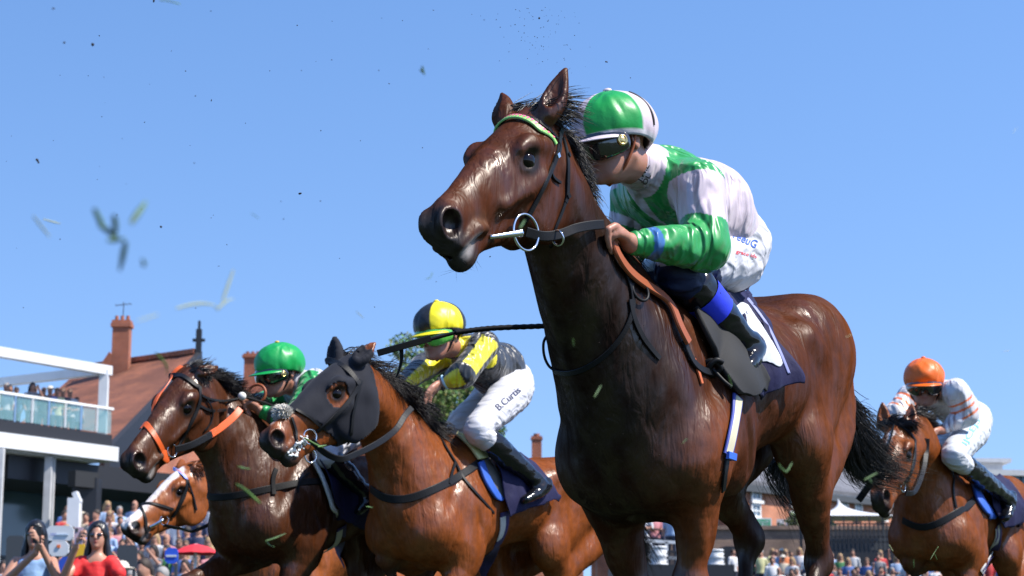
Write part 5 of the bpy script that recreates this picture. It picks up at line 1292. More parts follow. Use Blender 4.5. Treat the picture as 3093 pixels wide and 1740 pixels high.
# ---------- green and white
a = f3.J
H3j = HF(a(842, 1120, .02), (-.62, -.74, -.20), (-.10, -.12, 1), 1.12)
j3 = dict(neck=a(915, 1165, .03), pelvis=a(1045, 1255, 0), sl=a(950, 1160, .19), sr=a(862, 1190, -.17), el=a(890, 1275, .24), er=a(790, 1225, -.20), wl=a(790, 1243, .10), wr=a(765, 1215, -.08),
          hl=a(1060, 1285, .12), hr=a(1010, 1290, -.11), kl=a(985, 1370, .23), kr=a(930, 1370, -.20), al=a(1100, 1485, .31), ar=a(1040, 1500, -.28), tl=a(1070, 1530, .30), tr=a(1000, 1540, -.28))
fist(j3, 'l', a(745, 1213, .08), (.1, .3, -1), (-.2, -.8, .6), 1.15); fist(j3, 'r', a(735, 1205, -.06), (0, .3, -1), (0, -1, .2), 1.1)
G3, W3 = (.006, .28, .06), (.50, .50, .54)
def silk3(V, C, j, up_, sx):
    C[:] = W3
    for q in 'lr':
        for p0, p1 in ((j['s' + q], j['e' + q]), (j['e' + q], j['w' + q])):
            ax = nrm(p1 - p0); L_ = np.linalg.norm(p1 - p0); t = (V - p0) @ ax; o = (V - p0) - np.clip(t, 0, L_)[:, None] * ax
            C[(np.linalg.norm(o, axis=1) < .084) & (t > -.02)] = G3
        C[(np.abs((V - j['w' + q]) @ nrm(j['w' + q] - j['e' + q]) + .055) < .014) & (np.linalg.norm(V - j['w' + q], axis=1) < .1)] = (.03, .05, .04)
    return C
J3 = jockey('person in a plain green cap and green and white silks, riding the dark brown horse', H3j, j3, dict(silk=W3, breeches=W3, cap=G3, button=(.5, .35, .05), disc=M['brass']), .0065, silkpaint=silk3)
kw = a(731, 1197, .12); t3 = empty('riding_whip', kw, 'short black riding whip with a white knob in the fist of the green capped rider', 'whip')
sphere_mesh('knob', kw, (.022, .022, .022), t3, M['white_pipe']); round_tube('shaft', [kw, kw + np.array([.20, .25, -.05]), kw + np.array([.5, .5, -.25])], .007, t3, M['leather'])
ring('rein_loop', a(775, 1190, .05), (-.3, -1, .1), .050, .008, m3['root'], M['tan'])
# ---------- orange cap
a = f5.J
H5j = HF(a(2792, 1158, .0), (-.20, -.95, -.18), (-.03, -.12, 1), 1.12)
j5 = dict(neck=a(2850, 1188, .0), pelvis=a(2930, 1272, 0), sl=a(2888, 1185, .20), sr=a(2752, 1200, -.20), el=a(2922, 1252, .24), er=a(2705, 1250, -.26), wl=a(2848, 1298, .12), wr=a(2775, 1310, -.10),
          hl=a(2935, 1300, .12), hr=a(2900, 1305, -.11), kl=a(2880, 1378, .22), kr=a(2832, 1370, -.20), al=a(3045, 1505, .31), ar=a(2980, 1480, -.28), tl=a(3028, 1560, .30), tr=a(2950, 1520, -.28))
fist(j5, 'l', a(2805, 1310, .08), (.1, .2, -1), (-.3, -1, .3), 1.0); fist(j5, 'r', a(2770, 1335, -.06), (0, .3, -1), (0, -1, .2), 1.1)
j5['seat'] = [(a(2942, 1290, .05), (.08, .10, .12))]
O5, W5 = (.66, .12, .008), (.52, .52, .55)
def silk5(V, C, j, up_, sx):
    C[:] = W5; d = V - j['neck']; s = d @ sx; aa = d @ up_
    fw = nrm(np.cross(sx, up_)); fw = fw if fw[2] < 0 else -fw
    C[(np.abs(s) / .10 + np.abs(aa + .20) / .12 < 1) & (d @ fw > 0)] = O5
    for q in 'lr':
        for p0, p1, bands in ((j['s' + q], j['e' + q], (.35, .62, .92)), ):
            ax = nrm(p1 - p0); L_ = np.linalg.norm(p1 - p0); t = (V - p0) @ ax / L_; o = np.linalg.norm((V - p0) - np.clip(t * L_, 0, L_)[:, None] * ax, axis=1)
            for b_ in bands: C[(o < .092) & (np.abs(t - b_) < .045)] = O5
    return C
J5 = jockey('person in an orange cap and white silks with orange hoops, riding on the far right', H5j, j5, dict(silk=W5, breeches=(.50, .52, .55), cap=O5), .0065, silkpaint=silk5)
place_text('IJCEJS', Surf(J5['breeches']), (2918, 1348), (2962, 1270), 26, J5['breeches'], mat('print_sky', (.15, .42, .62), .6), off=.003)
w5 = empty('riding_whip', P(2625, 1465, 11.3), 'short black whip end poking out beside the muzzle of the far right horse', 'whip')
strap('flap', [P(2628, 1462, 11.35), P(2610, 1487, 11.3), P(2592, 1512, 11.28)], .040, .012, w5, M['leather'], -cF, n=8); round_tube('shaft', [P(2628, 1462, 11.35), P(2665, 1420, 11.5), P(2760, 1340, 11.9)], .007, w5, M['leather'])
# ------------------------------------------------------------------ the racecourse buildings
def G(u, v, y):
    d = ray(u, v); return CAM + d * (y / d[1])
def V3(p, z): return np.array([p[0], p[1], z])
class MB:
    def __init__(s): s.v = []; s.f = []
    def quad(s, a, b, c, d): n = len(s.v); s.v += [a, b, c, d]; s.f.append((n, n + 1, n + 2, n + 3)); return s
    def poly(s, pts): n = len(s.v); s.v += list(pts); s.f.append(tuple(range(n, n + len(pts)))); return s
    def prism(s, base, dvec):
        base = [np.asarray(b, float) for b in base]; n = len(s.v); m = len(base); dvec = np.asarray(dvec, float)
        s.v += base + [b + dvec for b in base]
        s.f.append(tuple(range(n, n + m))); s.f.append(tuple(range(n + 2 * m - 1, n + m - 1, -1)))
        for i in range(m): j = (i + 1) % m; s.f.append((n + i, n + m + i, n + m + j, n + j))
        return s
    def box(s, o, ax, ay, az):
        o, ax, ay, az = map(lambda q: np.asarray(q, float), (o, ax, ay, az)); return s.prism([o, o + ax, o + ax + ay, o + ay], az)
    def bar(s, a, b, w, h=None):
        a, b = np.asarray(a, float), np.asarray(b, float); t = nrm(b - a); u = nrm(np.cross(t, [0, 0, 1.0]) if abs(t[2]) < .95 else np.cross(t, [0, 1.0, 0])); v = np.cross(u, t); h = h or w
        return s.prism([a - u * w / 2 - v * h / 2, a + u * w / 2 - v * h / 2, a + u * w / 2 + v * h / 2, a - u * w / 2 + v * h / 2], b - a)
    def build(s, name, m, parent=None): return mesh_np(name, s.v, s.f, m, parent, smooth=False)
def brick_mat(name, c1, c2, mortar, sx=4.4, rough=.85, roof=False):
    m = mat(name, c1, rough); nt = m.node_tree; N, L_ = nt.nodes, nt.links; b = N['Principled BSDF']
    tc = N.new('ShaderNodeTexCoord'); mp = N.new('ShaderNodeMapping'); cmb = N.new('ShaderNodeSeparateXYZ'); cx = N.new('ShaderNodeCombineXYZ'); ad = N.new('ShaderNodeMath'); ad.operation = 'ADD'
    L_.new(tc.outputs['Object'], cmb.inputs[0]); L_.new(cmb.outputs[0], ad.inputs[0]); L_.new(cmb.outputs[1], ad.inputs[1]); L_.new(ad.outputs[0], cx.inputs[0]); L_.new(cmb.outputs[2], cx.inputs[1])
    br = N.new('ShaderNodeTexBrick'); br.inputs['Color1'].default_value = (*c1, 1); br.inputs['Color2'].default_value = (*c2, 1); br.inputs['Mortar'].default_value = (*mortar, 1)
    br.inputs['Scale'].default_value = sx; br.inputs['Mortar Size'].default_value = .012; br.inputs['Brick Width'].default_value = .5 if not roof else .35
    L_.new(cx.outputs[0], br.inputs['Vector'])
    nz = N.new('ShaderNodeTexNoise'); nz.inputs['Scale'].default_value = .8; nz.inputs['Detail'].default_value = 8; L_.new(tc.outputs['Object'], nz.inputs['Vector'])
    mr = N.new('ShaderNodeMapRange'); mr.inputs['From Min'].default_value = .3; mr.inputs['From Max'].default_value = .7; mr.inputs['To Min'].default_value = .65; mr.inputs['To Max'].default_value = 1.3; L_.new(nz.outputs['Fac'], mr.inputs['Value'])
    mx = N.new('ShaderNodeVectorMath'); mx.operation = 'SCALE'; L_.new(br.outputs['Color'], mx.inputs[0]); L_.new(mr.outputs[0], mx.inputs['Scale']); L_.new(mx.outputs[0], b.inputs['Base Color'])
    bm = N.new('ShaderNodeBump'); bm.inputs['Strength'].default_value = .5; bm.inputs['Distance'].default_value = .02; L_.new(br.outputs['Fac'], bm.inputs['Height']); bm.invert = True; L_.new(bm.outputs[0], b.inputs['Normal'])
    return m
BR = brick_mat('red_brick', (.36, .11, .05), (.28, .085, .045), (.30, .25, .2)); BR2 = brick_mat('orange_brick', (.45, .17, .085), (.36, .13, .07), (.4, .33, .27))
TILE = brick_mat('clay_tiles', (.27, .095, .045), (.16, .058, .034), (.05, .025, .02), 6, .8, True); SLATE = brick_mat('slates', (.13, .13, .14), (.10, .10, .115), (.06, .06, .065), 5, .7, True)
STONE = brick_mat('sandstone_wall', (.26, .17, .12), (.20, .13, .10), (.17, .12, .09), 1.6)
WHT = mat('white_render', (.58, .59, .6), .6, noise=(2, .06)); CON = mat('pale_concrete', (.45, .45, .45), .8, noise=(3, .1)); BLK = mat('black_cladding', (.014, .014, .017), .5); DGR = mat('dark_panel', (.05, .055, .06), .6)
GLS = mat('curtain_glass', (.05, .085, .10), .08, spec=.8, noise=(.35, .5, 3)); GLT = mat('teal_glass', (.02, .09, .12), .12, spec=.8, noise=(.6, .4))
BAL = mat('balustrade_glass', (.22, .42, .44), .05, trans=.0, alpha=.30, spec=.7)
WFR = mat('white_frame', (.7, .7, .68), .5); WGL = mat('window_glass', (.12, .17, .22), .12, spec=.7)
def window(parent, o, ax, up, nrm_, w, h, arch=False):
    """sash window standing in the wall: frame, sill, glass"""
    f = MB(); t = .09
    o = o + nrm_ * .03
    f.box(o, ax * w, nrm_ * .08, up * t); f.box(o + up * (h - t), ax * w, nrm_ * .08, up * t); f.box(o + up * t, ax * t, nrm_ * .08, up * (h - 2 * t)); f.box(o + ax * (w - t) + up * t, ax * t, nrm_ * .08, up * (h - 2 * t))
    f.box(o + up * (h * .5 - .03) + ax * t, ax * (w - 2 * t), nrm_ * .06, up * .06); f.box(o + ax * (w / 2 - .02) + up * t, ax * .04, nrm_ * .05, up * (h - 2 * t - .01))
    fr = f.build('window', WFR, parent)
    g = MB(); g.box(o + ax * t + up * t, ax * (w - 2 * t), nrm_ * .02, up * (h - 2 * t)); g.build('pane', WGL, fr)
    s = MB(); s.box(o - ax * .08 - up * .16, ax * (w + .16), nrm_ * .18, up * .15); s.build('sill', WFR, fr)
    return fr
# ---- grandstand with a roof terrace, left edge
yl, yr = 53.0, 60.0
A0, A1 = G(-330, 1300, yl), G(359, 1351, yr); dA = nrm(V3(A1, 0) - V3(A0, 0)); nA = np.array([dA[1], -dA[0], 0]); back = -nA      # nA towards the course
zt, zb = A1[2], G(356, 1394, yr)[2]
gs = empty('grandstand', V3(A0, 0), 'white fronted grandstand with a glass edged roof terrace at the left edge', 'grandstand')
L0, L1 = V3(A0, 0), V3(A1, 0); LEN = np.linalg.norm(L1 - L0)
m = MB(); m.box(V3(L0, zb), dA * LEN, back * 9, [0, 0, zt - zb]); m.build('terrace_slab', WHT, gs)
m = MB(); m.box(V3(L0, zb - .05) + back * .4, dA * (LEN - .4), back * 8, [0, 0, .047]); m.build('soffit', CON, gs)
zg = G(320, 1316, yr)[2]; ztop = G(320, 1235, yr)[2]
m = MB(); m.box(V3(L0, zt + .003) + back * .2, dA * (LEN - .1), back * .25, [0, 0, zg - zt + .02]); m.build('dark_fascia', BLK, gs)
gp = part_empty('balustrade', V3(L0, zg), gs); nb = 13; Lb = LEN - .08
for i in range(nb):
    a = V3(L0, zg + .06) + back * .22 + dA * (Lb * i / nb + .06); b = MB(); b.box(a, dA * (Lb / nb - .12), back * .02, [0, 0, ztop - zg - .1]); b.build('glass_panel', BAL, gp)
    p = MB(); p.bar(a - dA * .06, a - dA * .06 + np.array([0, 0, ztop - zg - .04]), .05); p.build('baluster', M['steel'] if i % 2 else WFR, gp)
m = MB(); m.bar(V3(L0, ztop) + back * .22, V3(L0, ztop) + back * .22 + dA * Lb, .07); m.build('top_rail', WFR, gp)
# white frame over the terrace
zf = G(300, 1118, yr)[2]; fr = MB(); e1 = L0 + dA * (Lb - .2) + back * .45
for t_ in (0, 5.6, 11.2):
    q = e1 - dA * t_; fr.bar(V3(q, zt), V3(q, zf), .26)
fr.bar(V3(e1, zf) + dA * .2, V3(e1, zf) - dA * (Lb + 2), .28); fr.bar(V3(e1, zf - .6) + back * 4 - dA * 4.5, V3(e1, zf - .6) + back * 4 - dA * (Lb + 2), .25); fr.bar(V3(e1, zf) , V3(e1, zf) + back * 5, .26); fr.bar(V3(e1, zt) + back * 5, V3(e1, zf) + back * 5, .26)
fr.build('terrace_frame', WHT, gs)
gw = MB(); gw.box(V3(e1, zt) + back * 5.2 - dA * Lb, dA * Lb, back * .05, [0, 0, zf - zt]); gw.build('screen', mat('screen_glass', (.30, .40, .42), .1, alpha=.45), gs)
for u_, y_ in ((66, 55.5), (212, 57.7), (224, 57.9)):
    q = V3(G(u_, 1420, y_), 0) + back * .9; m = MB(); m.bar(V3(q, 0), V3(q, zb - .05), .20 if u_ != 224 else .14); m.build('column', CON, gs)
cw = MB(); q0 = L0 + back * 4.2; cw.box(V3(q0, 0), dA * (LEN + 14), back * .1, [0, 0, zb - .06]); cw.build('curtain_wall', GLS, gs)
mm = MB()
for i in range(14): mm.bar(V3(q0 + dA * (i * 1.9) - back * .06, 0), V3(q0 + dA * (i * 1.9) - back * .06, zb - .1), .07)
mm.bar(V3(q0 - back * .06, 3.9), V3(q0 - back * .06 + dA * (LEN + 14), 3.9), .12); mm.build('mullions', DGR, gs)
bf = MB(); bf.box(V3(L1 + back * .8 - dA * 3.6, zb - .75), dA * 17, back * 3, [0, 0, .68]); bf.build('black_canopy', BLK, gs)
bp = MB(); q = V3(G(262, 1500, 57.6), 0); bp.bar(V3(q, 0), V3(q, zb - .76), .7); bp.build('pillar', BLK, gs)
lt = MB(); q = G(262, 1472, 57.0); lt.box(q - dA * .45, dA * .9, back * .3, [0, 0, .45]); lt.build('floodlight', M['black'], gs)
wp = MB(); q = V3(G(226, 1505, 50), 0); wp.bar(V3(q, 0), G(226, 1505, 50), .30); wp.bar(G(226, 1506, 50), G(240, 1500, 50), .28); o = wp.build('rail_post', WHT); tag(o, 'thick white post standing below the terrace beside the white notice board', 'post')
# stepped viewing terrace below the stand
tr = MB()
for i in range(7):
    y_ = 40 + i * 1.9; z_ = .55 + i * .42
    tr.box([-24, y_, 0], [21.5, 0, 0], [0, 1.897, 0], [0, 0, z_])
o = tr.build('viewing_steps', CON); tag(o, 'broad pale viewing steps in front of the glass fronted stand', 'steps')
# ---- tiled brick house behind
hs = empty('brick_house', V3(G(450, 1300, 72), 0), 'red brick house with a long clay tiled roof and tall chimney behind the terrace', 'house')
rA, rB, rC = G(240, 1118, 84), G(592, 1068, 80), G(318, 1352, 70)
rD = rA + rC - rB; th = np.cross(rB - rA, rC - rB); th = nrm(th); th = th if th[2] > 0 else -th
m = MB(); m.prism([rA, rB, rC, rD], -th * .25); m.build('roof', TILE, hs)
rB2, rA2 = rB + np.array([1.8, 9, -6.0]), rA + np.array([1.8, 9, -6.0]); m = MB(); m.prism([rA + [0, 0, -.02], rB + [0, 0, -.02], rB2, rA2], -np.array([.1, .2, .2])); m.build('rear_roof', TILE, hs)
m = MB(); nr = 26
for i in range(nr): q = rA + (rB - rA) * (i + .5) / nr; m.bar(q - (rB - rA) / nr * .46 + [0, 0, .1], q + (rB - rA) / nr * .46 + [0, 0, .1], .28, .2)
m.build('ridge_tiles', BR, hs)
m = MB(); m.prism([rB + [.06, 0, .1], rC + (rC - rB) * .02 + [.06, 0, .1], rC + (rC - rB) * .02 + [.06, 0, -1.0], rB + [.06, 0, -1.0]], [.18, .1, 0]); m.build('bargeboard', BLK, hs)
m = MB(); m.bar(rB + [.1, 0, -.6], rB + [.1, 0, 1.0], .22); m.bar(rB + [.1, 0, .9], rB + [.1, 0, 1.35], .10); m.bar(rB + [-.15, 0, .55], rB + [.35, 0, .55], .12); m.build('finial', BLK, hs)
m = MB(); m.prism([V3(rC, 0) + [.05, .3, 0], rC + [.05, .3, -.25], rB + [.05, .3, -.3], rB2 + [-.3, 0, -.1], V3(rB2, 0) + [-.3, 0, 0]], [-.3, -.02, 0]); m.build('gable_wall', BR, hs)
def chimney(parent, u0, u1, vt, vb, y, pots, material=BR, name='chimney'):
    a, b = G(u0, vt, y), G(u1, vt, y); w = b[0] - a[0]; zb_ = G(u0, vb, y)[2]; zt_ = a[2]; H = zt_ - zb_
    m = MB(); m.box([a[0], y, zb_ - 2], [w, 0, 0], [0, w * .8, 0], [0, 0, H * .80 + 2]); m.box([a[0] - w * .10, y - w * .08, zb_ + H * .80], [w * 1.2, 0, 0], [0, w * .96, 0], [0, 0, H * .08]); m.box([a[0] - w * .04, y - w * .03, zb_ + H * .88], [w * 1.08, 0, 0], [0, w * .86, 0], [0, 0, H * .06])
    o = m.build(name, material, parent); p = MB()
    for i in range(pots):
        cx_ = a[0] + w * (i + .5) / pots; r_ = w * .32 / pots; q = [np.array([cx_ + r_ * math.cos(t), y + w * .35 + r_ * math.sin(t), zb_ + H * .94]) for t in np.arange(8) * math.pi / 4]; p.prism(q[::-1], [0, 0, H * .10])
    for i in range(pots): pass
    pp = p.build('chimney_pots', BR, o); return o
chimney(hs, 341, 392, 957, 1106, 81, 3)
m = MB(); m.prism([G(296, 1112, 82), G(330, 1062, 82), G(364, 1112, 82)], [0, 4, 0]); m.build('dormer', BR, hs)
ar = MB(); q = G(372, 955, 81.6); ar.bar(q, q + [0, 0, .6], .03); ar.bar(q + [-.35, 0, .45], q + [.35, 0, .52], .02)
for i in range(5): ar.bar(q + [-.3 + i * .14, -.2, .46 + i * .015], q + [-.3 + i * .14, .2, .46 + i * .015], .015)
ar.build('aerial', DGR, hs)
h_b = empty('brick_house', V3(G(760, 1140, 90), 0), 'brick chimney house glimpsed above the roof just left of the green cap', 'house')
chimney(h_b, 738, 800, 1062, 1150, 90, 4)
m = MB(); a, b = G(730, 1150, 92), G(900, 1150, 92); m.prism([V3(a, 0), V3(b, 0), b, (a + b) / 2 + [0, 0, 1.0], a], [0, 6, 0]); m.build('wall', BR, h_b)
h_c = empty('brick_house', V3(G(1620, 1400, 120), 0), 'low slate roofed house with a square brick chimney behind the hooded horse', 'house')
chimney(h_c, 1606, 1636, 1312, 1388, 120, 1)
a, b = G(1480, 1398, 118), G(1760, 1398, 118); m = MB(); m.prism([V3(a, 0), V3(b, 0), V3(b, a[2] - 3), V3(a, a[2] - 3)], [0, 8, 0]); m.build('wall', BR2, h_c)
m = MB(); m.prism([V3(a, a[2] - 3) + [-.5, -.5, 0], V3(b, a[2] - 3) + [.5, -.5, 0], (b + [-2, 3.6, 0]), (a + [4, 3.6, 0])], [0, 0, .25]); m.build('roof', SLATE, h_c)
# ---- black hoarding with pale ovals
hb = empty('advertising_hoarding', V3(G(1090, 1440, 34), 0), 'black advertising hoarding with pale ovals seen between the two left horses', 'hoarding')
m = MB(); a = G(1010, 1455, 34); b = G(1330, 1470, 34.6); m.prism([a, b, b + [0, 0, .62], a + [0, 0, .62]], [0, .12, 0]); m.build('board', DGR, hb)
for u_ in (1083, 1104, 1128):
    c = G(u_, 1405, 33.9); q = [c + [.085 * math.cos(t), -.02, .135 * math.sin(t)] for t in np.arange(20) * math.pi / 10]; m = MB(); m.prism(q, [0, .03, 0]); m.build('pale_oval', WHT, hb)
for u_ in (1020, 1180, 1300): q = G(u_, 1460, 34.3); m = MB(); m.bar(V3(q, 0), q, .09); m.build('leg', DGR, hb)
# ---- brick range with slate roof, right
yb = 100.0; rb_ = empty('brick_terrace', V3(G(2400, 1500, yb), 0), 'long orange brick range with sash windows and a slate roof behind the leading horse', 'building')
wl_, wr_ = G(2196, 1466, yb), G(2800, 1510, yb + 14); wd = nrm(V3(wr_, 0) - V3(wl_, 0)); wn = np.array([wd[1], -wd[0], 0]); wL = np.linalg.norm(V3(wr_, 0) - V3(wl_, 0)); ze = G(2241, 1459, yb)[2]
m = MB(); m.box(V3(wl_, 0), wd * wL, -wn * 9, [0, 0, ze]); m.build('wall', BR2, rb_)
m = MB(); e0 = V3(wl_, ze) + wn * .4 - wd * .2; m.prism([e0 + [0, 0, -.35], e0 + wd * (wL + .4) + [0, 0, -.35], e0 + wd * (wL + .4), e0], -wn * .35); m.build('eaves', DGR, rb_)
m = MB(); zr_ = ze + 2.6; m.prism([e0 + [0, 0, .004], e0 + wd * (wL + .4) + [0, 0, .004], V3(e0 - wn * 5.0 + wd * (wL - .2), zr_), V3(e0 - wn * 5 + wd * 2.6, zr_)], [0, 0, .2]); m.build('roof', SLATE, rb_)
m = MB(); m.box(V3(wl_, 0) + wd * 1.2 + wn * .03, wd * .14, wn * .12, [0, 0, ze - .4]); m.build('drainpipe', DGR, rb_); m = MB(); m.box(V3(wl_, 0) + wd * 7.3 + wn * .03, wd * .12, wn * .12, [0, 0, ze - .4]); m.build('drainpipe', DGR, rb_)
def on_wall(u, v):
    d = ray(u, v); o = V3(wl_, 0); t = ((o - CAM) @ wn) / (d @ wn); return CAM + d * t
for (u0, v0, u1, v1) in ((2266, 1510, 2294, 1464), (2266, 1562, 2294, 1524), (2384, 1524, 2406, 1488), (2384, 1572, 2406, 1546), (2462, 1530, 2484, 1496), (2538, 1546, 2558, 1508), (2580, 1556, 2600, 1514), (2650, 1566, 2670, 1524)):
    a = on_wall(u0, v0); b = on_wall(u1, v1); window(rb_, a, wd, np.array([0, 0, 1.]), wn, (b - a) @ wd, b[2] - a[2])
# exit sign, panels, wall
ex = empty('exit_sign', G(2307, 1600, 92), 'green and white EXIT sign in front of the brick range', 'sign')
a, b = G(2283, 1601, 92), G(2331, 1601, 92); hh_ = G(2283, 1565, 92)[2] - a[2]; m = MB(); m.box(a, b - a, [0, .1, 0], [0, 0, hh_]); m.build('border', WHT, ex)
m = MB(); m.box(a + [.06, -.02, .06], (b - a) - [.12, 0, 0], [0, .05, 0], [0, 0, hh_ - .12]); m.build('panel', mat('sign_green', (.02, .30, .12), .5), ex)
def flat_text(txt, o, ax, up, w, h, parent, material, depth=.01, name='lettering'):
    cu = bpy.data.curves.new('lettering', 'FONT'); cu.body = txt; cu.size = 1; ob = bpy.data.objects.new('t', cu); COL.objects.link(ob); dg = bpy.context.evaluated_depsgraph_get(); me = bpy.data.meshes.new_from_object(ob.evaluated_get(dg)); bpy.data.objects.remove(ob)
    V = np.array([v.co[:] for v in me.vertices]); F_ = [tuple(p.vertices) for p in me.polygons]; bpy.data.meshes.remove(me)
    x = (V[:, 0] - V[:, 0].min()) / (np.ptp(V[:, 0])); y = (V[:, 1] - V[:, 1].min()) / np.ptp(V[:, 1])
    return mesh_np(name, o + x[:, None] * ax * w + y[:, None] * up * h, F_, material, parent, smooth=False)
UP = np.array([0, 0, 1.]); XX = np.array([1., 0, 0])
flat_text('EXIT', a + [.12, -.03, .13], XX, UP, (b - a)[0] - .24, hh_ - .26, ex, WHT)
for u_ in (2286, 2326): q = G(u_, 1601, 92.3); m = MB(); m.bar(V3(q, 0), q, .08); m.build('post', DGR, ex)
for (u0, u1, v0, v1, y_, mt, lb) in ((2346, 2398, 1568, 1608, 90, CON, 'pale grey double gate standing beside the EXIT sign'), (2412, 2436, 1560, 1600, 91, DGR, 'dark cabinet standing right of the pale grey gate')):
    a, b = G(u0, v1, y_), G(u1, v1, y_); zt_ = G(u0, v0, y_)[2]; r0 = empty('gate' if mt is CON else 'cabinet', V3(a, 0), lb, 'gate' if mt is CON else 'cabinet')
    w_ = (b - a)[0]
    for k in (0, 1): m = MB(); m.box(a + [w_ * .5 * k + .02, 0, -.6], [w_ * .5 - .04, 0, 0], [0, .08, 0], [0, 0, zt_ - a[2] + .6]); m.box(a + [w_ * .5 * k + w_ * .2, -.03, 0], [.06, 0, 0], [0, .025, 0], [0, 0, .5]); m.build('door', mt, r0)
sw = empty('sandstone_wall', V3(G(2300, 1650, 84), 0), 'long brown sandstone retaining wall below the brick range', 'wall')
m = MB(); a, b = G(1890, 1600, 84), G(2720, 1612, 84); m.box(V3(a, 0), V3(b, 0) - V3(a, 0), [0, 6, 0], [0, 0, a[2]]); m.build('wall_face', STONE, sw)
m = MB(); m.box(V3(a, a[2] + .003) + [0, -.1, 0], V3(b, 0) - V3(a, 0), [0, .6, 0], [0, 0, .16]); m.build('coping', STONE, sw)
for u_ in (2205, 2600): q = G(u_, 1700, 83.9); m = MB(); m.prism([q + [1.1 * math.cos(t), 0, 1.0 * math.sin(t) - .3] for t in np.linspace(0, math.pi, 12)], [0, .07, 0]); m.build('dark_arch', BLK, sw)
# marquee
mq = empty('marquee', V3(G(2560, 1570, 76), 0), 'white peaked marquee roof on dark legs right of the leading horse', 'tent')
c = G(2531, 1505, 76); zb_ = G(2531, 1566, 76)[2]; rr_ = 1.45; V, F_ = [], []; N1, N2 = 32, 10
for i in range(N2 + 1):
    t = i / N2; r_ = rr_ * (t ** 1.7 * .97 + .03 * t ** .3); z_ = c[2] + (zb_ - c[2]) * t ** .62
    for k in range(N1):
        a_ = 2 * math.pi * k / N1; sq = 1 / max(abs(math.cos(a_)), abs(math.sin(a_))); s_ = 1 + (min(sq, 1.41) - 1) * t; V.append(np.array([c[0] + .35 * t + 1.15 * r_ * s_ * math.cos(a_), c[1] + r_ * s_ * math.sin(a_), z_]))
F_ = [(i * N1 + k, (i + 1) * N1 + k, (i + 1) * N1 + (k + 1) % N1, i * N1 + (k + 1) % N1) for i in range(N2) for k in range(N1)]
mesh_np('canopy', V, F_, WHT, mq)
for sx_ in (-1, 1):
    for sy_ in (-1, 1): q = np.array([c[0] + .35 + sx_ * 1.6, c[1] + sy_ * 1.4, 0]); m = MB(); m.bar(q, V3(q, zb_), .09); m.build('leg', DGR, mq)
# dark scaffold platform behind the crowd
sc_ = empty('scaffold_stand', V3(G(2600, 1620, 74), 0), 'dark scaffold platform with railings behind the right hand crowd', 'platform')
a, b = G(2512, 1662, 74), G(2720, 1662, 74); z0_, z1_ = a[2], G(2512, 1582, 74)[2]
m = MB(); m.box(V3(a, 0), V3(b, 0) - V3(a, 0), [0, 3, 0], [0, 0, z0_]); m.build('base', BLK, sc_)
m = MB(); m.box(V3(a, z0_) + [0, 1.6, 0], V3(b, 0) - V3(a, 0), [0, .1, 0], [0, 0, (z1_ - z0_) * .55]); m.build('back_panel', DGR, sc_)
m = MB(); n_ = 16
for i in range(n_ + 1): q = V3(a + (b - a) * i / n_, z0_); m.bar(q, V3(q, z1_ + (.25 if i % 3 == 0 else 0)), .05)
for z_ in (z1_, (z0_ + z1_) / 2, z0_ + .3): m.bar(V3(a, z_), V3(b, z_), .05)
m.build('railings', BLK, sc_)
# glass office block far right
gb = empty('office_block', V3(G(3060, 1500, 170), 0), 'teal glass office block with a flat overhanging roof at the right edge', 'building')
a = G(2975, 1438, 170); m = MB(); m.box(V3(a, 0), [22, 3, 0], [-3, 18, 0], [0, 0, a[2]]); m.build('glass_wall', GLT, gb)
m = MB()
for i in range(12):
    if 1 + i * 1.75 < a[2] - .3: m.bar(V3(a, 1 + i * 1.75) + [-.05, -.1, 0], V3(a, 1 + i * 1.75) + [22, 2.9, 0], .16)
for i in range(14): q = a + np.array([i * 1.6, i * .22 - .1, 0]); m.bar(V3(q, 0), q, .10)
m.build('glazing_bars', DGR, gb); m = MB(); m.box(a + [-.6, -.8, .004], [24, 3.2, 0], [-3, 19, 0], [0, 0, .5]); m.build('roof', CON, gb)
m = MB(); q = G(2946, 1396, 175); m.box(q, [3.2, 0, 0], [0, 6, 0], [0, 0, .35]); m.box(q + [.5, .5, -2.5], [2, 0, 0], [0, 4, 0], [0, 0, 2.49]); m.build('plant_room', CON, gb)
# ---- white stone balusters and rail by the course, below the leading horse
for (u_, v0, v1, y_) in ((1990, 1650, 1708, 50), (2162, 1660, 1708, 50)):
    c = G(u_, v1, y_); H = G(u_, v0, y_)[2] - c[2]; V = []; pr = [(.0, .26), (.10, .26), (.12, .18), (.25, .24), (.42, .20), (.5, .26), (.58, .20), (.75, .24), (.88, .16), (.9, .24), (1, .22)]
    for t, r_ in pr:
        for k in range(14): V.append(c + np.array([r_ * .9 * math.cos(k * math.pi / 7), r_ * .9 * math.sin(k * math.pi / 7), t * H]))
    F_ = [(i * 14 + k, i * 14 + (k + 1) % 14, (i + 1) * 14 + (k + 1) % 14, (i + 1) * 14 + k) for i in range(len(pr) - 1) for k in range(14)] + [tuple(range(13, -1, -1)), tuple(range(14 * (len(pr) - 1), 14 * len(pr)))]
    o = mesh_np('stone_bollard', V, F_, WHT); tag(o, 'white ringed stone bollard on the dark kerb, %s of the two' % ('left' if u_ == 1990 else 'right'), 'bollard', 'white stone bollards by the course')
kb = empty('raised_walkway', V3(G(2050, 1715, 50), 0), 'dark raised walkway carrying the two white bollards and black railings', 'platform')
a, b = G(1850, 1708, 50), G(2212, 1708, 50); m = MB(); m.box(V3(a, a[2] - .34) + [0, -.5, 0], V3(b, 0) - V3(a, 0), [0, 3, 0], [0, 0, .337]); m.build('edge', BLK, kb)
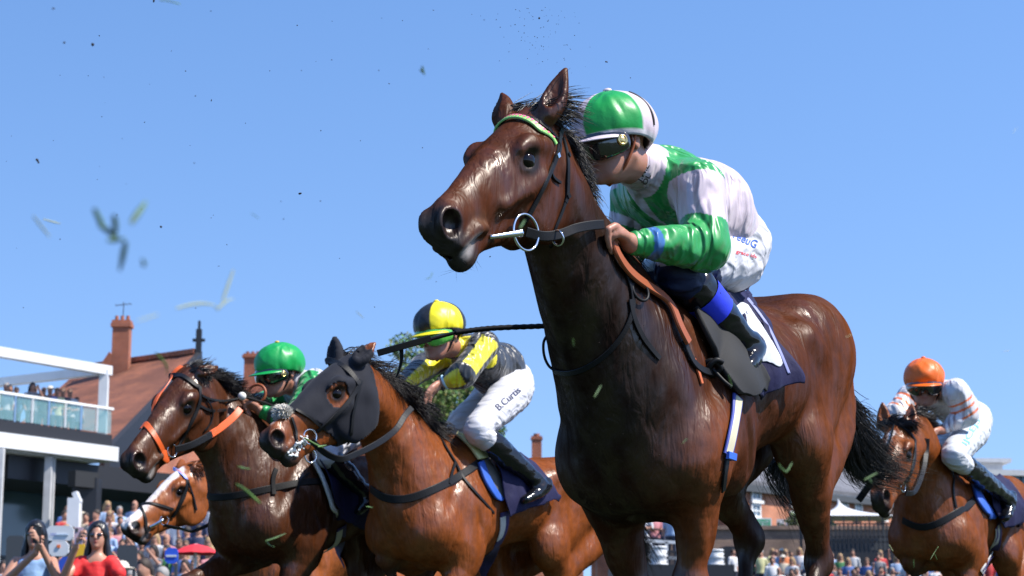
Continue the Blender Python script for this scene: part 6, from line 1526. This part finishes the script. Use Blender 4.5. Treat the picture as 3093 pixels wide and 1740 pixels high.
m = MB(); m.box(V3(a, 0) + [0, -.3, 0], V3(b, 0) - V3(a, 0), [0, 2.6, 0], [0, 0, a[2] - .345]); m.build('base', STONE, kb)
m = MB(); zt_ = G(1850, 1660, 50)[2]
for i in range(64): q = a + (b - a) * (i + .5) / 64 + [0, .9, 0]; m.bar(V3(q, a[2]), V3(q, zt_), .03)
m.bar(V3(a, zt_) + [0, .9, 0], V3(b, zt_) + [0, .9, 0], .05); m.build('railings', BLK, kb)
wr_f = empty('white_rail', V3(G(1990, 1640, 54), 0), 'white two bar rail with people leaning on it left of the leading foreleg', 'rail')
m = MB(); a, b = G(1900, 1630, 54), G(2062, 1640, 54)
for dz in (0, -.42): m.bar(a + [0, 0, dz], b + [0, 0, dz], .08)
m.build('bars', WHT, wr_f)
for t in (.1, .4, .7, .98): q = a + (b - a) * t; m = MB(); m.bar(V3(q, 1), q, .08); m.build('post', WHT, wr_f)
# raised lawn for the right hand crowd
tr = MB()
for i in range(9): tr.box([8, 56 + i * 1.9, 0], [26, 0, 0], [0, 1.897, 0], [0, 0, .8 + i * .28])
o = tr.build('terraced_lawn', M['turf']); tag(o, kind='structure')
# ---- trees
def tree(label, c, rad, h0, seed, col=(.035, .075, .018), n=9000, pine=False, group='trees behind the course', leaf=.14):
    g = np.random.default_rng(seed); c = np.asarray(c, float); root = empty('tree', V3(c, 0), label, 'tree', group)
    limbs = [round_tube('trunk', [V3(c, 0), V3(c, c[2] * .5) + [.1, 0, 0], c + [0, 0, rad[2] * .3]], [.28, .2, .06], root, mat('bark', (.06, .045, .035), .9, bump=[(8, .8, .03, (1, 1, .2))]), 16)]
    cl = []
    for i in range(80):
        d = g.normal(0, 1, 3); d /= np.linalg.norm(d); q = c + d * np.array(rad) * g.uniform(.45, .95) ** .6; cl.append((q, g.uniform(.14, .32) * rad[0]))
    for i in range(9): q = cl[i][0]; round_tube('limb', [c * [1, 1, .75], (c + q) / 2, q], [.09, .06, .02], limbs[0], limbs[0].data.materials[0], 8, 6)
    P0 = []; 
    for q, r_ in cl:
        k = int(n / 80); d = g.normal(0, 1, (k, 3)); d /= np.linalg.norm(d, axis=1, keepdims=True); P0.append(q + d * r_ * g.uniform(.3, 1.05, (k, 1)) ** .5 * [1, 1, .8])
    P0 = np.concatenate(P0); k = len(P0); a = g.normal(0, 1, (k, 3)); a /= np.linalg.norm(a, axis=1, keepdims=True); b = np.cross(a, g.normal(0, 1, (k, 3))); b /= np.linalg.norm(b, axis=1, keepdims=True)
    s_ = g.uniform(.6, 1.3, (k, 1)) * leaf; V = np.stack([P0 - a * s_, P0 + b * s_ * .5, P0 + a * s_, P0 - b * s_ * .5], 1).reshape(-1, 3)
    C = np.repeat(np.array(col) * g.uniform(.6, 1.5, (k, 1)) * (1 + .2 * g.normal(0, 1, (k, 3))), 4, axis=0)
    mesh_np('crown', V, np.arange(k * 4).reshape(-1, 4), M.setdefault('leaf', mat('leaves', rough=.6, vcol=True)), root, np.clip(C, .004, 1), smooth=False)
tree('loose leafed green tree behind the yellow and black rider', G(1225, 1185, 66) - [0, 0, 1.7], (2.1, 1.8, 3.3), 0, 1, (.10, .15, .03), 42000, leaf=.075)
tree('dark green tree low behind the hooded horse, right of the loose one', G(1370, 1220, 70) - [0, 0, 1.6], (1.7, 1.5, 3.4), 0, 2, (.085, .13, .03), 32000, leaf=.075)
tree('round bush on the wall behind the leading hind leg', G(2445, 1600, 86), (1.3, .8, .6), 0, 4, (.05, .08, .02), 2500, leaf=.1)
# ------------------------------------------------------------------ spectators
def crowd_mat():
    m = mat('spectator', rough=.7); nt = m.node_tree; N, L_ = nt.nodes, nt.links; b = N['Principled BSDF']
    a = N.new('ShaderNodeAttribute'); a.attribute_name = 'Col'; oi = N.new('ShaderNodeObjectInfo'); mx = N.new('ShaderNodeMix'); mx.data_type = 'RGBA'
    L_.new(a.outputs['Alpha'], mx.inputs['Factor']); L_.new(oi.outputs['Color'], mx.inputs[6]); L_.new(a.outputs['Color'], mx.inputs[7]); L_.new(mx.outputs[2], b.inputs['Base Color'])
    return m
M['crowd'] = crowd_mat(); SK = (.34, .17, .115)
def person_template(pose, hair, hairc, vox=.022, hat=None, glasses=False, sk=SK):
    S = Sdf(); z = np.array([0, 0, 1.]); X = np.array([1., 0, 0]); Y = np.array([0, -1., 0])       # faces -y
    p = lambda x, y, z_: np.array([x, y, z_], float)
    S.ell(p(0, .0, 1.62), (.075, .095, .115), k=.02); S.ell(p(0, -.03, 1.57), (.055, .065, .075), k=.03); S.seg(p(0, .01, 1.52), p(0, .01, 1.42), .055, .06, k=.03); S.ell(p(0, -.10, 1.60), (.014, .02, .02), k=.015)
    S.chain([p(0, .01, 1.38), p(0, 0, 1.22), p(0, 0, 1.02), p(0, 0, .92)], [.11, .125, .115, .12], [.19, .17, .145, .165], X, k=.04, sub=3)
    for s in (1, -1):
        S.seg(p(s * .09, 0, .9), p(s * .10, -.01, .48), .085, .06, k=.03); S.seg(p(s * .10, -.01, .48), p(s * .10, .01, .08), .055, .04, k=.02); S.seg(p(s * .10, .02, .04), p(s * .11, -.16, .03), .04, .03, k=.02)
    sh = lambda s: p(s * .19, .0, 1.38)
    arms = {'down': [(p(-.24, .03, 1.10), p(-.23, -.06, .86)), (p(.24, .03, 1.10), p(.23, -.06, .86))], 'fold': [(p(-.25, .0, 1.12), p(-.06, -.2, 1.10)), (p(.25, .0, 1.12), p(.08, -.2, 1.08))],
            'phone': [(p(-.25, .0, 1.14), p(-.20, -.12, .90)), (p(.27, -.14, 1.30), p(.10, -.30, 1.58))], 'cheer': [(p(-.30, -.02, 1.50), p(-.26, -.10, 1.78)), (p(.24, .02, 1.12), p(.20, -.12, .92))]}[pose]
    for s, (e, w) in zip((-1, 1), arms):
        S.seg(sh(s), e, .06, .045, k=.03); S.seg(e, w, .042, .030, k=.015); S.ell(w + nrm(w - e) * .05, (.035, .035, .045), k=.02)
    H_ = Sdf()
    if hair == 'long': H_.ell(p(0, .015, 1.645), (.093, .108, .115), k=.02); H_.seg(p(-.06, .05, 1.60), p(-.10, .04, 1.34), .055, .04, k=.03); H_.seg(p(.06, .05, 1.60), p(.10, .04, 1.34), .055, .04, k=.03); H_.ell(p(0, -.09, 1.56), (.062, .06, .11), k=.02, op='s')
    elif hair == 'short': H_.ell(p(0, .015, 1.66), (.085, .103, .095), k=.02); H_.ell(p(0, -.10, 1.57), (.075, .07, .10), k=.01, op='s')
    V, F = S.mesh(vox); C = np.zeros((len(V), 4), np.float32); C[:, :3] = sk; C[:, 3] = 1
    shirt = (V[:, 2] > .90) & (V[:, 2] < 1.44 + .1 * np.abs(V[:, 0])); 
    for s, (e, w) in zip((-1, 1), arms):
        for q0, q1 in ((e, w),):
            ax = nrm(q1 - q0); t = (V - q0) @ ax; dd = np.linalg.norm((V - q0) - np.clip(t, 0, 1)[:, None] * ax, axis=1); shirt &= ~((dd < .075) & (t > .02))
        ax = nrm(e - sh(s))
    C[shirt, 3] = 0; tr_ = V[:, 2] <= .90; C[tr_, :3] = (.03, .035, .06); C[V[:, 2] < .09, :3] = (.02, .015, .01)
    if glasses:
        g = (V[:, 1] < -.07) & (np.abs(V[:, 2] - 1.625) < .022); C[g, :3] = (.01, .01, .01)
    mt = [(p(0, -.10, 1.56), .02)]
    if hair:
        V2, F2 = H_.mesh(vox); C2 = np.ones((len(V2), 4), np.float32); C2[:, :3] = hairc; F = np.concatenate([F, F2 + len(V)]); V = np.concatenate([V, V2]); C = np.concatenate([C, C2])
    if hat:
        Hh = Sdf(); Hh.ell(p(0, .01, 1.70), (.09, .105, .075), k=.01); Hh.ell(p(0, .0, 1.68), (.17, .18, .014), k=.01); V2, F2 = Hh.mesh(vox * .8); C2 = np.ones((len(V2), 4), np.float32); C2[:, :3] = hat; F = np.concatenate([F, F2 + len(V)]); V = np.concatenate([V, V2]); C = np.concatenate([C, C2])
    o = mesh_np('person', V, F, M['crowd'], None, C); me = o.data; off = np.array(o.location)
    me.transform(Matrix.Translation(Vector(off))); bpy.data.objects.remove(o); return me
TP = [(person_template('down', 'short', (.03, .018, .012)), 'short dark hair'), (person_template('fold', 'short', (.10, .055, .03), glasses=True), 'brown hair and sunglasses'), (person_template('phone', 'long', (.015, .01, .01)), 'long black hair and raised hand'),
      (person_template('fold', 'long', (.30, .19, .09), glasses=True), 'long fair hair and sunglasses'), (person_template('cheer', 'short', (.02, .015, .012)), 'dark hair and one arm raised'), (person_template('down', 'short', (.25, .24, .23)), 'grey hair'),
      (person_template('fold', None, None, hat=(.55, .5, .42)), 'a pale brimmed hat'), (person_template('down', None, None, glasses=True), 'a shaved head and sunglasses')]
SHIRTS = [('white', (.62, .62, .64), 7), ('pale blue', (.30, .42, .62), 5), ('navy', (.02, .03, .08), 4), ('black', (.015, .015, .018), 2), ('pink', (.62, .25, .28), 2), ('red', (.50, .03, .03), 1), ('cream', (.55, .48, .36), 2), ('green', (.05, .22, .07), 1), ('mid blue', (.08, .16, .42), 2), ('orange', (.65, .18, .05), 1), ('grey', (.22, .22, .24), 2), ('pale yellow', (.6, .58, .3), 1)]
wts = np.array([s[2] for s in SHIRTS], float); wts /= wts.sum(); gc = np.random.default_rng(77); NP_ = [0]
def spectator(pos, where, group, rot=None, k=None, s=None, scale=1.0):
    k = gc.choice(len(TP), p=[.22, .18, .1, .14, .07, .15, .02, .12]) if k is None else k; s = gc.choice(len(SHIRTS), p=wts) if s is None else s
    o = bpy.data.objects.new('person', TP[k][0]); COL.objects.link(o); o.location = Vector(pos); o.rotation_euler = (0, 0, gc.uniform(-.7, .7) if rot is None else rot)
    sc = scale * gc.uniform(.93, 1.05); o.scale = (sc, sc, sc); c = np.array(SHIRTS[s][1]) * gc.uniform(.7, .95); o.color = (*np.clip(c, 0, 1), 1)
    tag(o, 'person with %s in a %s top %s' % (TP[k][1], SHIRTS[s][0], where), 'person', group); NP_[0] += 1; return o
# on the roof terrace
for i in range(17):
    t = (i + gc.uniform(-.3, .3)) / 17; q = V3(L0, zt) + back * (1.1 + gc.uniform(0, .5)) + dA * (Lb * (.42 + .56 * t)); spectator(q, 'on the terrace', 'people on the roof terrace', rot=.3 + gc.uniform(-.4, .4), scale=.97)
# on the viewing steps under the stand
for i in range(7):
    y_ = 41 + i * 1.9; z_ = .55 + i * .42
    for u_ in np.arange(12 if i < 2 else 190, 640, 34):
        if gc.uniform() < .15: continue
        q = G(u_ + gc.uniform(-9, 9), 1700, y_ + gc.uniform(-.4, .4)); spectator([q[0], q[1], z_], 'on the steps', 'people on the viewing steps')
# at the rail, lower left
for y_, us in ((24, np.arange(-10, 640, 62)), (27.5, np.arange(15, 640, 48)), (31.5, np.arange(0, 640, 42)), (36, np.arange(20, 640, 38))):
    for u_ in us:
        if gc.uniform() < .08: continue
        q = G(u_ + gc.uniform(-12, 12), 1700, y_ + gc.uniform(-.7, .7)); spectator([q[0], q[1], gc.uniform(-.06, .04)], 'at the rail', 'people crowded along the left rail', scale=.98)
# the right hand crowd on the terraced lawn
for i in range(9):
    y_ = 56.9 + i * 1.9; z_ = .8 + i * .28
    for x_ in np.arange(9.0, 17.5, .62):
        if gc.uniform() < .10: continue
        u_ = CX + FPX * x_ / (y_ * .982 + .35)
        if 2085 < u_ < 2400 and i > 3 and gc.uniform() < .5: continue
        if i < 5 and u_ < 2060: continue
        spectator([x_ + gc.uniform(-.2, .2), y_ + gc.uniform(-.5, .5), z_], 'on the lawn', 'people packed on the right hand lawn')
# leaning on the white rail, between the legs
for u_, y_ in ((1945, 55), (1978, 55.4), (2000, 56), (2030, 55), (2052, 55.6), (1960, 57)):
    q = G(u_, 1690, y_); spectator([q[0], q[1], G(u_, 1700, 55)[2] - .2], 'behind the white rail', 'people behind the short white rail')
for u_, y_, k_ in ((2215, 76, 0), (2240, 77, 2), (2275, 78, 1), (2300, 77, 5), (2335, 78, 3), (2362, 77, 6), (2390, 78, 0), (2345, 76, 7)): q = G(u_, 1712, y_); spectator([q[0], q[1], q[2] - 1.05], 'below the sandstone wall', 'people below the sandstone wall', k=k_)
print('crowd', NP_[0])
# ---- two women taking pictures in front
def photographer(label, c, dress, skin, sc_, s_arm, hairc=(.008, .007, .008), blur=None):
    x0, y0 = c; base = np.array([x0, y0, 0]); root = empty('person', base, label, 'person', 'women photographing the finish')
    q = lambda x, y, z_: base + sc_ * np.array([x, y, z_]); B = Sdf(); B.q = sc_; X = np.array([1., 0, 0]); Yf = np.array([0, -1., 0]); Zu = np.array([0, 0, 1.])
    B.ell(q(0, 0, 1.63), (.072, .09, .11), k=.02); B.ell(q(0, -.03, 1.57), (.055, .062, .075), k=.03); B.ell(q(0, -.075, 1.525), (.022, .02, .018), k=.02); B.seg(q(0, -.088, 1.64), q(0, -.108, 1.60), .010, .014, k=.012); B.ell(q(0, -.088, 1.562), (.022, .012, .007), k=.006)
    B.seg(q(0, .01, 1.53), q(0, .01, 1.42), .05, .055, k=.03); B.chain([q(0, .01, 1.37), q(0, 0, 1.22), q(0, 0, 1.04), q(0, 0, .9)], [.085, .10, .10, .12], [.155, .135, .115, .15], X, k=.04, sub=3)
    for s in (1, -1): B.seg(q(s * .09, 0, .88), q(s * .1, 0, .48), .085, .06, k=.03); B.seg(q(s * .1, 0, .48), q(s * .1, .01, .06), .052, .036, k=.02); B.seg(q(s * .1, .02, .04), q(s * .1, -.17, .03), .036, .028, k=.02)
    ph = q(.10 * s_arm, -.36, 1.60)
    for s in (1, -1):
        if s == s_arm: e = q(s * .26, -.20, 1.22); w = q(s * .13, -.32, 1.50)
        else: e = q(s * .25, -.13, 1.17); w = q(s * -.02 + .06 * s_arm, -.30, 1.44) if s_arm > 0 else q(s * .22, -.10, .92)
        B.seg(q(s * .165, 0, 1.375), e, .052, .042, k=.03); B.seg(e, w, .042, .028, k=.015)
        D_ = nrm((ph if w[2] > q(0, 0, 1.2)[2] else w + np.array([0, 0, -1])) - w); hand_sdf(B, w, D_, np.array([-s, -.2, .1]), np.array([0, .3, 1.0]), 1.0)
    V, Fc = B.mesh(.009); mesh_np('body', V, Fc, M['skin'], root, paint(V, skin, [(q(0, -.09, 1.562), q(0, -.09, 1.56), .02, .02, (.35, .06, .06), .02, .7)]))
    D = Sdf(); D.q = sc_; D.chain([q(0, .01, 1.33), q(0, 0, 1.20), q(0, 0, 1.04), q(0, 0, .88), q(0, 0, .55)], [.10, .118, .115, .14, .18], [.165, .150, .128, .17, .22], X, k=.04, sub=3)
    for s in (1, -1): D.seg(q(s * .10, -.03, 1.36), q(s * .11, .02, 1.40), .035, .03, k=.04)
    if dress[0] > .3 and dress[2] < .2:
        for s in (1, -1): D.seg(q(s * .14, 0, 1.37), q(s * .215, -.07, 1.28), .072, .075, k=.03)
    V, Fc = D.mesh(.009, disp=lambda p_: .006 * vnoise(p_, 18, 3)); mesh_np('dress', V, Fc, mat('dress', dress, .7, bump=[(20, .5, .01)]), root)
    Hh = Sdf(); Hh.q = sc_; Hh.ell(q(0, .02, 1.655), (.095, .11, .115), k=.02)
    for s in (1, -1): Hh.chain([q(s * .07, .03, 1.62), q(s * .10, .02, 1.45), q(s * .11, .0, 1.28), q(s * .10, -.01, 1.14)], [.040, .036, .036, .014], [.030] * 4, X, k=.03, sub=3)
    Hh.chain([q(0, .08, 1.62), q(0, .10, 1.4), q(0, .10, 1.18)], [.05, .05, .03], [.09, .11, .08], X, k=.03, sub=3); Hh.ell(q(0, -.10, 1.59), (.068, .10, .115), k=.015, op='s')
    V, Fc = Hh.mesh(.009, disp=lambda p_: .006 * vnoise(p_ * [1, 1, .12], 75, 3)); mesh_np('hair', V, Fc, mat('black_hair', hairc, .35), root)
    gl = Sdf(); gl.q = sc_
    for s in (1, -1): gl.ell(q(s * .032, -.092, 1.625), (.026, .012, .020), k=.004); gl.seg(q(s * .055, -.08, 1.63), q(s * .08, .01, 1.635), .004, .004, k=.004)
    gl.seg(q(-.01, -.10, 1.63), q(.01, -.10, 1.63), .004, .004, k=.003); V, Fc = gl.mesh(.006); mesh_np('sunglasses', V, Fc, M['lens'], root)
    p_ = empty('phone', ph, 'dark phone held up by the woman in the %s' % ('red top' if dress[0] > .3 and dress[2] < .2 else 'light blue dress'), 'phone')
    mb = MB(); mb.box(ph + [-.038, 0, -.075], [.076, 0, 0], [0, .009, 0], [0, 0, .15]); mb.build('case', M['black'] if dress[2] > .2 else mat('phone_case', (.5, .35, .40), .4), p_); mb = MB(); mb.box(ph + [-.033, .0105, -.069], [.066, 0, 0], [0, .001, 0], [0, 0, .138]); mb.build('screen', M['lens'], p_)
    mb = MB(); mb.box(ph + [-.030, -.004, .035], [.024, 0, 0], [0, .004, 0], [0, 0, .03]); mb.build('camera_bump', DGR, p_)
a = G(103, 1700, 18.3); photographer('woman in sunglasses and a light blue dress raising a phone with both hands', (a[0], a[1]), (.22, .36, .58), (.40, .20, .13), .99, 1)
a = G(292, 1700, 18.3); photographer('woman with long black hair in a bright red top, holding a phone over her face', (a[0], a[1]), (.60, .015, .015), (.42, .21, .14), .985, -1)
# ---- boards, signs and parasols among the crowd
def board(label, u0, v0, u1, v1, y, material, cat='sign', name='notice_board', legs=True, extra=None):
    a = G(u0, v1, y); b = G(u1, v0, y); r = empty(name, V3((a + b) / 2, 0), label, cat); w = b[0] - a[0]; h = b[2] - a[2]
    m = MB(); c_ = .04; m.prism([a + [c_, 0, 0], a + [w - c_, 0, 0], a + [w, 0, c_], a + [w, 0, h - c_], a + [w - c_, 0, h], a + [c_, 0, h], a + [0, 0, h - c_], a + [0, 0, c_]], [0, .03, 0]); m.build('panel', material, r)
    if legs:
        for t in (.15, .85): q = a + [w * t, .04, 0]; m = MB(); m.bar(V3(q, 0), q, .04); m.build('post', DGR, r)
    return r, a, w, h
r, a, w, h = board('large white notice board with faint blue lettering behind the woman in blue', 138, 1588, 223, 1633, 22, WHT); flat_text('NWS', a + [.05, -.006, h * .30], XX, UP, w * .22, h * .22, r, mat('sign_blue', (.05, .12, .5), .6))
m = MB(); m.box(a + [w * .36, -.012, h * .36], [w * .46, 0, 0], [0, .01, 0], [0, 0, h * .09]); m.build('faint_band', mat('sign_faint', (.45, .55, .66), .6), r)
r, a, w, h = board('lower white notice board with a small orange square', 146, 1634, 208, 1680, 21.8, WHT); m = MB(); m.box(a + [w * .42, -.012, h * .55], [w * .16, 0, 0], [0, .01, 0], [0, 0, h * .2]); m.build('orange_square', mat('sign_orange', (.7, .15, .03), .6), r)
board('yellow board beside the white notice board', 215, 1642, 262, 1682, 22.5, mat('sign_yellow', (.75, .42, .02), .6)); board('blue board in front of the crowd between the two women', 176, 1682, 228, 1735, 21, mat('sign_blue2', (.02, .07, .42), .6))
r, a, w, h = board('bright blue board with a white band across it among the crowd', 497, 1655, 538, 1702, 27, mat('sign_blue3', (.02, .09, .55), .6)); m = MB(); m.box(a + [w * .10, -.012, h * .42], [w * .80, 0, 0], [0, .01, 0], [0, 0, h * .13]); m.build('white_band', WHT, r)
board('dark grey screen board in the left crowd', 352, 1646, 415, 1722, 26, DGR, 'board', 'screen_board'); board('dark grey board at the far left edge of the crowd', 14, 1618, 76, 1745, 30, DGR, 'board', 'screen_board')
def parasol(label, u, v, y, r_, c):
    p = G(u, v, y); root = empty('parasol', V3(p, 0), label, 'parasol'); V = [p]; n = 16
    for ring_, (rr_, dz) in enumerate(((.5, -.12), (1, -.38))):
        for k in range(n): V.append(p + np.array([r_ * rr_ * math.cos(2 * math.pi * k / n), r_ * rr_ * math.sin(2 * math.pi * k / n), dz * r_ * (1 + .06 * (k % 2))]))
    F_ = [(0, 1 + k, 1 + (k + 1) % n) for k in range(n)] + [(1 + k, 1 + n + k, 1 + n + (k + 1) % n, 1 + (k + 1) % n) for k in range(n)]
    o = mesh_np('canopy', V, F_, mat('parasol_cloth', c, .7), root, smooth=False); so = o.modifiers.new('t', 'SOLIDIFY'); so.thickness = .01; m = MB(); m.bar(V3(p, 0), p, .04); m.build('pole', WFR, root)
parasol('red parasol over the left crowd beside the dark brown horse', 592, 1642, 29, .36, (.55, .02, .03)); parasol('blue parasol low at the left between the two women', 192, 1690, 24, .55, (.02, .07, .45))
# ------------------------------------------------------------------ flying turf and dirt
GB = mat('grass_blade', (.07, .14, .03), .5, noise=(60, .4)); GB2 = mat('dry_blade', (.30, .33, .18), .6); DIRT = mat('dirt', (.035, .02, .015), .9, bump=[(120, .8, .004)])
gd = np.random.default_rng(9)
def blades(label, strokes, y, wid, material=GB, name='grass_blade'):
    root = None; V, F_ = [], []
    for pts in strokes:
        Q = catmull(np.array([P(u, v, y + .02 * i) for i, (u, v) in enumerate(pts)]), 10); tw = gd.uniform(0, 3)
        for i, q in enumerate(Q):
            t = nrm(Q[min(i + 1, 9)] - Q[max(i - 1, 0)]); s = np.cross(t, nrm(cF + .5 * math.sin(tw + i * .25) * cU)); s = nrm(s); w = wid * .62 * (1 - abs(i / 9 - .45) ** 2 * 1.6)
            n0_ = len(V); nn = np.cross(t, s) * wid * .18; V += [q - s * w / 2, q + nn, q + s * w / 2, q - nn * .3]
            if i: F_ += [(n0_ - 4 + k, n0_ - 4 + (k + 1) % 4, n0_ + (k + 1) % 4, n0_ + k) for k in range(4)]
    o = mesh_np(name, V, F_, material); return tag(o, label, 'grass')
BL = [('tangled clump of torn turf, largest of the flying pieces against the sky', [[(285, 630), (310, 680), (345, 705)], [(345, 650), (350, 705)], [(395, 675), (440, 610)], [(325, 725), (375, 722)], [(380, 730), (362, 815)], [(300, 680), (350, 715), (340, 730)]], 1.3, .0075, GB),
      ('long bent grass blade flying above the tiled roof', [[(532, 932), (590, 918), (640, 920), (658, 938)], [(655, 936), (685, 908), (705, 905)], [(672, 910), (705, 815)]], 1.7, .0045, GB2),
      ('pale grass blade flying at the far left', [[(100, 652), (125, 685), (150, 715)]], 1.6, .0035, GB2), ('short pale blade beside the far left blade', [[(130, 662), (182, 676)]], 2.6, .004, GB2),
      ('green blade at the top edge of the picture', [[(482, 0), (510, 4), (545, 13)]], 4.5, .006, GB), ('small grass tuft in the sky right of the whip tip', [[(1275, 200), (1278, 215), (1282, 225)], [(1270, 210), (1276, 220)]], 4.5, .010, GB),
      ('faint grass fragment near the lower sky', [[(430, 783), (437, 805)]], 1.3, .006, GB), ('thin blade left of the leading muzzle', [[(1285, 843), (1300, 838), (1306, 822)]], 5, .004, GB),
      ('tiny blade between the muzzle and the clump', [[(758, 643), (782, 660)]], 4, .003, GB), ('slim brown blade above the green cap', [[(1076, 940), (1098, 962)]], 5, .004, GB2), ('faded blade above the tiled roof', [[(415, 970), (478, 950)]], 1.4, .003, GB2),
      ('green blade in front of the orange bridle', [[(470, 1065), (500, 1100), (505, 1130)]], 4, .010, GB), ('wide green blade in front of the dark brown chest', [[(712, 1462), (740, 1480), (785, 1520)]], 4.5, .016, GB), ('short bright blade at the dark brown neck', [[(716, 1408), (735, 1414), (755, 1416)]], 5, .010, GB),
      ('v shaped green blade low on the dark brown horse', [[(800, 1635), (830, 1625), (862, 1612)], [(802, 1632), (812, 1645), (828, 1652)]], 6, .010, GB), ('green blade at the bit of the hooded horse', [[(918, 1322), (945, 1338), (975, 1352)], [(960, 1350), (985, 1345)]], 8, .018, GB),
      ('green blade below the leading belly', [[(2360, 1412), (2375, 1425), (2392, 1398)], [(2352, 1400), (2360, 1418)]], 5, .008, GB), ('green blade on the black tail', [[(2610, 1450), (2650, 1428)], [(2625, 1445), (2632, 1458)]], 5, .008, GB),
      ('green blade beside the saddle pad', [[(2200, 1130), (2210, 1168)]], 5.2, .006, GB), ('green blade before the leading chest', [[(1795, 1200), (1815, 1165)]], 5, .008, GB), ('small green blade on the leading neck', [[(1730, 1022), (1732, 1045)]], 4.8, .006, GB), ('green blade by the leading bit ring', [[(1570, 690), (1585, 665)]], 4.6, .010, GB),
      ('forked green blade in front of the far right horse', [[(2810, 1690), (2825, 1665), (2835, 1650)], [(2822, 1672), (2830, 1690)]], 8, .006, GB), ('pale blade in front of the far right horse', [[(2685, 1645), (2697, 1665)]], 8, .007, GB2), ('thin green blade low on the far right horse', [[(2759, 1690), (2760, 1715)]], 7, .008, GB),
      ('pale blade at the upper right edge of the sky', [[(3060, 400), (3072, 385)]], 5, .003, GB2), ('pale wisp right of the leading croup', [[(2555, 1018), (2575, 1010)]], 5, .004, GB2), ('faint wisp above the orange cap', [[(3030, 1062), (3050, 1058)]], 6, .004, GB2),
      ('small green blade on the leading shoulder', [[(2060, 1340), (2075, 1325)]], 5.2, .005, GB), ('green fragment before the bay chest', [[(1105, 1530), (1125, 1533)]], 7, .010, GB)]
for lb, st, y_, w_, m_ in BL:
    k_ = 1.0 if y_ < 3.9 else .5            # the pieces over the pack fly closer to the camera
    blades(lb, st, y_ * k_, w_ * k_ * .85, m_)
def clod_mesh():
    c = Sdf()
    for i in range(4): c.ell(gd.normal(0, .35, 3), (.55, .4, .45), k=.3)
    V, Fc = c.mesh(.12); o = mesh_np('dirt_clod', V, Fc, DIRT); me = o.data; bpy.data.objects.remove(o); return me
CM = [clod_mesh() for _ in range(4)]
def clod(u, v, px, y, label, group='dirt specks thrown up in the sky'):
    o = bpy.data.objects.new('dirt_clod', CM[gd.integers(4)]); COL.objects.link(o); o.location = Vector(P(u, v, y)); s = px / FPX * y * .5; o.scale = (s, s * gd.uniform(.7, 1), s * gd.uniform(.7, 1.1)); o.rotation_euler = gd.uniform(0, 6, 3); tag(o, label, 'dirt', group)
for u, v, px, y, lb in ((112, 480, 14, 3.5, 'dark dirt clod at the left edge of the sky'), (277, 133, 16, 3.4, 'dark dirt clod near the top left'), (907, 588, 13, 5, 'dark dirt clod in the middle of the sky'), (487, 688, 10, 4, 'small dirt clod right of the torn turf'), (193, 126, 10, 3, 'small blurred clod near the top left'),
    (1632, 54, 9, 5.2, 'dirt clod above the ears of the leading horse'), (1829, 186, 8, 5.4, 'dirt clod above the green and white cap'), (1904, 235, 5, 5.4, 'small clod right above the green and white cap'), (158, 24, 10, 2.6, 'blurred clod at the top left corner'), (467, 5, 12, 4, 'dirt clod cut by the top edge')): clod(u, v, px, y, lb)
for i in range(95):
    u = gd.normal(1640, 70); v = 20 + abs(gd.normal(0, 110)); clod(u, v, gd.uniform(1.8, 4.2), gd.uniform(4.9, 5.8), 'tiny dirt speck in the spray above the leading horse', 'tiny dirt specks above the leading horse')
for i in range(60): clod(gd.uniform(20, 1500), gd.uniform(20, 950), gd.uniform(2.5, 6), gd.uniform(3, 5.5), 'tiny dirt speck scattered across the left sky', 'tiny dirt specks across the left sky')
for i in range(125):
    u, v = gd.uniform(1560, 2250), gd.uniform(500, 1650); hh = S1.hit(u, v) or Surf(J1['silks']).hit(u, v) if i < 0 else S1.hit(u, v)
    if hh: clod(u, v, gd.uniform(1.8, 3.6), (hh[0] - CAM) @ cF - gd.uniform(.02, .2), 'tiny dirt speck in front of the leading horse', 'tiny specks around the leading horse')
